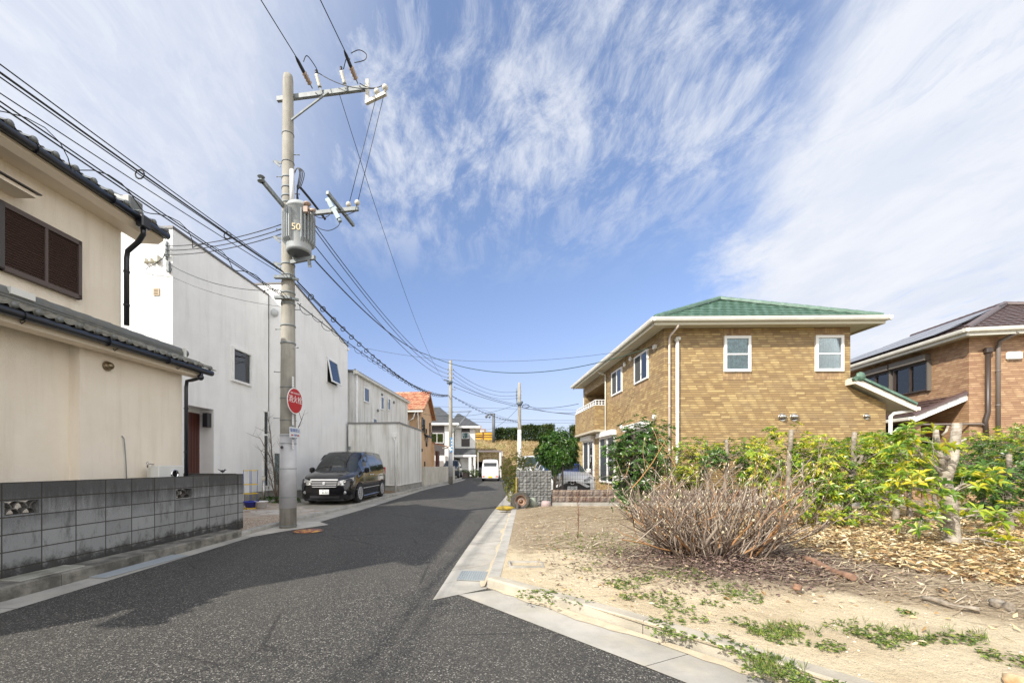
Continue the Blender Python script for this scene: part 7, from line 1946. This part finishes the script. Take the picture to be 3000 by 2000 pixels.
for k in range(26):
    a = rnd(-.5, .9) if k % 2 else rnd(2.4, 3.7); d = Vector((math.cos(a), math.sin(a) * .4 - .15, rnd(.12, .5))); stem(Vector((math.cos(a) * .3, 0, 0)), d, rnd(.8, 1.3), rnd(.008, .013), 2)
for k in range(14):
    a = rnd(0, 6.28); stem(Vector((math.cos(a) * .3, math.sin(a) * .2, 0)), Vector((math.cos(a), math.sin(a), rnd(.4, .8))), rnd(.5, .9), rnd(.018, .028), 1)
b.build('stems', M_DEAD, o, fix=False); b_ = bb.build('buds', M_BUD, o, fix=False); b_['kind'] = 'stuff'
# thin dead weed stalk on the sand
o = thing('dead_weed', 'thin reddish dead weed stalk standing on the sand left of the dead bush', 'weed', gp(at(1692, 7.0), 7.0))
b = MB(); b.tube([(0, 0, 0), (.02, 0, .35), (0, 0, .75)], [.007, .005, .002], 4)
for k in range(26):
    z = rnd(.08, .7); a = rnd(0, 6.28); b.tube([(.01, 0, z), (.01 + .1 * math.cos(a) * (1 - z), .1 * math.sin(a) * (1 - z), z + rnd(.04, .12))], [.003, .0015], 3)
b.build('stalk', mat('dead_red_stem', (.16, .075, .045), .9), o, fix=False)

# ---- litter, straw, weeds
M_LIT = islandmat('fallen_leaves', [(0, (.14, .08, .04)), (.2, (.36, .22, .09)), (.45, (.54, .39, .19)), (.8, (.66, .55, .34)), (.9, (.72, .64, .45)), (1, (.24, .21, .07))], .6, .15, .35)
M_LITD = islandmat('dark_fallen_leaves', [(0, (.07, .045, .04)), (.5, (.15, .10, .085)), (.85, (.25, .18, .15)), (1, (.38, .29, .20))], .8, 0, .2)
def scatter(name, label, pts, L, w, m, lift=.03, mi_up=.5, kind='stuff', cat='fallen leaves'):
    b = MB()
    for (x, y) in pts:
        z = gz(x, y) + rnd(.004, lift); a = rnd(0, 6.283); d = Vector((math.cos(a), math.sin(a), rnd(-.25, .45))).normalized()
        leaf(b, Vector((x, y, z)), d, L * rnd(.6, 1.25), w * rnd(.7, 1.3), Vector((rnd(-.6, .6), rnd(-.6, .6), 1)).normalized(), 0, rnd(-.2, .3), rnd(-.2, .35))
    return tag(b.build(name, m, fix=False), label, cat, None, kind)
pts = []
while len(pts) < 20000:
    y = rnd(4.3, 11.5); x = rnd(3.2, 13) ; 
    f = (x - 3.6) * .62 + (y - 5.2) * .55 + 1.0 * mnoise.noise(Vector((x * .8, y * .8, 2)))
    u_ = 1380 + x / y * 1220
    if u_ > 3150 or u_ < 2150: continue
    if y > 7 and x > 3.9 + (y - 7) * .3 or (f > .55 and y > 4.45 + .5 * mnoise.noise(Vector((x * 1.3, y, 5)))):
        if y < 8.5 or random.random() < .55: pts.append((x, y))
scatter('leaf_litter', 'thick carpet of tan fallen leaves under the pruned trees', pts, .095, .036, M_LIT, .06)
pts = []
while len(pts) < 6500:
    a = rnd(0, 6.283); r_ = abs(random.gauss(0, .75)); x = 3.2 + math.cos(a) * r_ * 1.45; y = 5.15 + math.sin(a) * r_ * .95
    if y > 4.0 and x > xleft(y) + .5: pts.append((x, y))
scatter('leaf_litter', 'dark purplish crumbled leaves heaped under the dead bush', pts, .05, .026, M_LITD, .035)
M_STRAW = islandmat('straw', [(0, (.20, .14, .085)), (.4, (.38, .30, .20)), (.8, (.56, .47, .33)), (1, (.68, .60, .46))], .8, 0, .2)
b = MB(); n = 0
while n < 14000:
    y = rnd(3.2, 12.8); x = xleft(y) + abs(rnd(.15, 9)) 
    u_ = 1380 + x / y * 1220
    if u_ > 3150: continue
    q = x * .62 + y * .78 + 1.6 * mnoise.noise(Vector((x * .9, y * .9, 7)))
    if q < 4.75 or (q < 5.5 and random.random() < .72): continue
    z = gz(x, y) + rnd(.003, .03); a = rnd(-.6, .9) if random.random() < .7 else rnd(0, 3.14); l = rnd(.08, .34); d = Vector((math.cos(a), math.sin(a), rnd(-.08, .12))) * l
    p = Vector((x, y, z)); s_ = Vector((-math.sin(a), math.cos(a), 0)) * rnd(.003, .0075)
    b.add([p - s_, p + s_, p + d + s_ * .4, p + d - s_ * .4], [(0, 1, 2, 3)]); n += 1
tag(b.build('straw', M_STRAW, fix=False), 'matted dry straw and stalks over the sandy lot', 'straw', None, 'stuff')
M_WEED = islandmat('weed_leaves', [(0, (.05, .075, .03)), (.35, (.09, .15, .035)), (.75, (.20, .28, .05)), (.92, (.34, .36, .08)), (1, (.20, .11, .09))], .55, .25, .3)
patches = [(1745, 1625, .22, 40), (1780, 1590, .35, 60), (1700, 1585, .3, 40), (1655, 1600, .2, 20), (1870, 1700, .10, 26), (1835, 1715, .09, 26), (1790, 1700, .1, 18), (1925, 1690, .10, 18), (1855, 1740, .09, 20), (1945, 1745, .12, 26), (1975, 1770, .13, 26), (2005, 1700, .16, 34), (1570, 1730, .14, 26), (1600, 1720, .1, 14),
  (1950, 1800, .12, 22), (1935, 1830, .1, 14), (1990, 1840, .10, 20), (2140, 1735, .14, 34), (2170, 1750, .14, 26), (2080, 1765, .09, 12), (2245, 1835, .15, 44), (2275, 1850, .16, 46), (2330, 1835, .15, 34), (2165, 1810, .1, 14), (2150, 1880, .12, 20), (2240, 1915, .15, 46), (2280, 1935, .17, 50), (2230, 1945, .12, 30), (2330, 1960, .1, 18),
  (2500, 1835, .18, 30), (2530, 1850, .12, 24), (2420, 1880, .12, 22), (2600, 1880, .12, 22), (2640, 1855, .15, 34), (2670, 1865, .12, 24), (2830, 1865, .14, 30), (2790, 1875, .12, 20), (2655, 1795, .07, 10), (2945, 1928, .14, 26), (2460, 1990, .1, 20), (2360, 1985, .1, 20), (1650, 1740, .2, 16), (2030, 1800, .1, 12), (2100, 1850, .1, 12), (1720, 1660, .15, 16)]
b = MB(); 
for (u, v, rr, k) in patches:
    Y = (EYE - .17) * 1220 / (v - 1360); X = (u - 1380) / 1220 * Y
    rr *= 1.25 * Y / 4.2
    for _ in range(int(k * 1.7)):
        a = rnd(0, 6.28); r_ = rr * math.sqrt(random.random()); x = X + math.cos(a) * r_ * 1.2; y = Y + math.sin(a) * r_
        c = Vector((x, y, gz(x, y) + rnd(.0, .028)))
        if k > 28 and random.random() < .35:
            for _ in range(4): leaf(b, c, Vector((rnd(-.6, .6), rnd(-.6, .6), 1)).normalized(), rnd(.04, .08), .004, Vector((0, 1, 0)), 0, 0, 0)
        else: whorl(b, c, Vector((rnd(-.4, .4), rnd(-.4, .4), 1)), 5, .026, .013, .85)
tag(b.build('weeds', M_WEED, fix=False), 'scattered patches of small green weeds on the sand', 'weeds', None, 'stuff')
# dry grass tufts and scrub on the embankment
b = MB()
for _ in range(9000):
    x = rnd(-1, 24); y = rnd(50.5, 61); z = hill_z(x, y)
    l = rnd(.15, .45); leaf(b, Vector((x, y, z - .03)), Vector((rnd(-.6, .6), rnd(-.6, .2), rnd(.3, 1))).normalized(), l, rnd(.04, .1), Vector((0, 1, .2)), 0, 0, rnd(0, .4))
tag(b.build('dry_grass', islandmat('embankment_grass', [(0, (.12, .08, .03)), (.3, (.30, .22, .10)), (.6, (.46, .36, .20)), (.85, (.52, .42, .26)), (.93, (.10, .16, .03)), (1, (.07, .13, .02))], .9, .1, .2, (.45, .6)), fix=False), 'shaggy tawny grass over the embankment', 'grass', None, 'stuff')
for i_, (x, y, r_) in enumerate(((7.2, 50.4, 1.0), (8.6, 51.0, 1.1), (10.4, 51.5, 1.2))):
    bushy('embankment_scrub', ('dark green scrub at the foot of the embankment right of the white van', 'olive scrub midway along the embankment foot behind the third pole', 'rightmost scrub clump at the embankment foot behind the roadside bush')[i_], (x, y, .1), (x, y, .9), (r_, .6, .9), 260, .2, .09, M_LEAFB if i_ % 2 else M_LEAFH, 0)

# ---- logs and sticks
def log(p, q, r, label, m=None):
    b = MB(); P = Vector(p); Q = Vector(q)
    pts = [P.lerp(Q, i / 8) + Vector((0, 0, .012 * math.sin(i))) for i in range(9)]
    b.tube(pts, [r * (1 + .1 * mnoise.noise(Vector((i, r * 90, 0)))) for i in range(9)], 9)
    return tag(b.build('log', m or M_BARK), label, 'log')
def gl(u, v, up=.03):
    Y = (EYE - .2) * 1220 / (v - 1360); X = (u - 1380) / 1220 * Y
    return (X, Y, gz(X, Y) + up)
M_LOG = mat('reddish_log', (.28, .16, .10), .85, (.17, .10, .07), 14, bump=.4, bs=40)
log(gl(2355, 1655), gl(2500, 1708), .035, 'reddish brown log lying at the right edge of the dead bush', M_LOG)
log(gl(2700, 1752), gl(2870, 1785), .022, 'dark thin branch lying on straw in the right foreground')
log(gl(2910, 1765), gl(2965, 1778), .045, 'short pale sawn log at the right edge of the leaf litter')
log(gl(2960, 1975, .0), gl(3080, 2010, .0), .06, 'corner of an orange stained log in the bottom right corner', mat('orange_log', (.36, .20, .09), .85, (.55, .42, .26), 8, bump=.5, bs=30))
log(gl(2335, 1738, .05), (gl(2335, 1738)[0] + .01, gl(2335, 1738)[1], gl(2335, 1738)[2] + .06), .035, 'small brown stump standing in the straw below the reddish log', M_LOG)
log(gl(1655, 1513, .01), gl(1740, 1520, .01), .008, 'thin dark stick lying on the sand below the low brown wall')

# ---- manhole, gratings, drain box
o = thing('manhole_cover', 'round red and yellow decorated manhole cover near the foot of the big pole', 'manhole cover', (at(903, 9.05), 9.05, .006))
b = MB(); b.lathe([(.33, 0), (.33, .006), (.30, .008)], (0, 0, 0), 30); b.build('rim', mat('rusty_iron', (.12, .06, .04), .6), o)
m, t = custom('painted_cover')
co = t.node('ShaderNodeTexCoord').outputs['Object']
c = t.ramp(t.noise(co, 9, 2, .5, 1.2), [(.35, (.10, .05, .05)), (.48, (.30, .05, .05)), (.52, (.62, .30, .05)), (.66, (.62, .38, .06)), (.7, (.09, .05, .05))])
p = t.node('ShaderNodeBsdfPrincipled', {'Base Color': c, 'Roughness': .5}); t.node('ShaderNodeOutputMaterial', {'Surface': p})
b = MB(); b.lathe([(.285, 0), (.285, .009), (.001, .009)], (0, 0, 0), 30); b.build('lid', m, o)
def grating(name, label, c, L, W, rz, nx_, ny_, m):
    g = thing(name, label, 'grating', c, rz)
    b = MB(); b.box(-W / 2, -L / 2, .001, W / 2, L / 2, .002, 0); b.build('pit', M_DARK, g)
    b = MB()
    for i in range(nx_ + 1): x = -W / 2 + W * i / nx_; b.box(x - .006, -L / 2, .003, x + .006, L / 2, .012)
    for i in range(ny_ + 1): y = -L / 2 + L * i / ny_; b.box(-W / 2, y - .006, .003, W / 2, y + .006, .0125)
    b.build('bars', m, g)
grating('drain_grating', 'square meshed steel grating set in the right hand gutter near the corner', (.02, 5.38, .010), .42, .34, rz_of(.13), 11, 12, mat('grating_steel', (.35, .38, .38), .4, metal=.3))
grating('drain_grating', 'long pale steel grating in the gutter below the block wall', (-4.70, 5.95, .009), 1.3, .28, rz_of(.11), 16, 4, mat('pale_grating', (.36, .39, .41), .5))
dbx = thing('drain_box', 'rectangular open concrete drain box sunk in the sand', 'drain box', (at(1542, 5.45), 5.50, gz(.75, 5.5) - .02), R(-3))
b = MB(); W2, D2, tk = .225, .15, .022
for (x0, y0, x1, y1) in ((-W2, -D2, W2, -D2 + tk), (-W2, D2 - tk, W2, D2), (-W2, -D2 + tk, -W2 + tk, D2 - tk), (W2 - tk, -D2 + tk, W2, D2 - tk)): b.box(x0, y0, -.05, x1, y1, .045)
b.build('frame', M_CONC, dbx)
b = MB(); b.box(-W2 + tk, -D2 + tk, -.0, W2 - tk, D2 - tk, .012); b.build('bottom', mat('silt', (.22, .19, .14), .95), dbx)
# small stones, crumbs of soil and twigs that keep the sand from reading as a smooth sheet
b = MB(); n = 0
while n < 1500:
    y = rnd(2.6, 9); x = xleft(y) + .2 + abs(random.gauss(0, 2.2)); u_ = 1380 + x / y * 1220
    if u_ > 3100: continue
    r_ = rnd(.004, .013) * (1.8 if random.random() < .03 else 1); c = Vector((x, y, gz(x, y) + r_ * .2))
    vs = [c + Vector((rnd(.7, 1.3) * r_ * a, rnd(.7, 1.3) * r_ * q_, rnd(.5, .9) * r_ * w)) for a, q_, w in ((1, 0, 0), (-1, 0, 0), (0, 1, 0), (0, -1, 0), (0, 0, 1), (0, 0, -1))]
    b.add(vs, [(0, 2, 4), (2, 1, 4), (1, 3, 4), (3, 0, 4), (2, 0, 5), (1, 2, 5), (3, 1, 5), (0, 3, 5)]); n += 1
tag(b.build('pebbles', islandmat('pebble', [(0, (.20, .16, .12)), (.5, (.40, .34, .26)), (1, (.60, .56, .48))], .9, 0, .2), fix=False), 'small stones and crumbs of soil on the sand', 'pebbles', None, 'stuff')
pts = []
while len(pts) < 900:
    y = rnd(3, 11); x = xleft(y) + .3 + abs(rnd(0, 6)); 
    if 1380 + x / y * 1220 < 3100: pts.append((x, y))
scatter('leaf_litter', 'single curled dry leaves strewn over the open sand and straw', pts, .07, .03, M_LIT, .02)
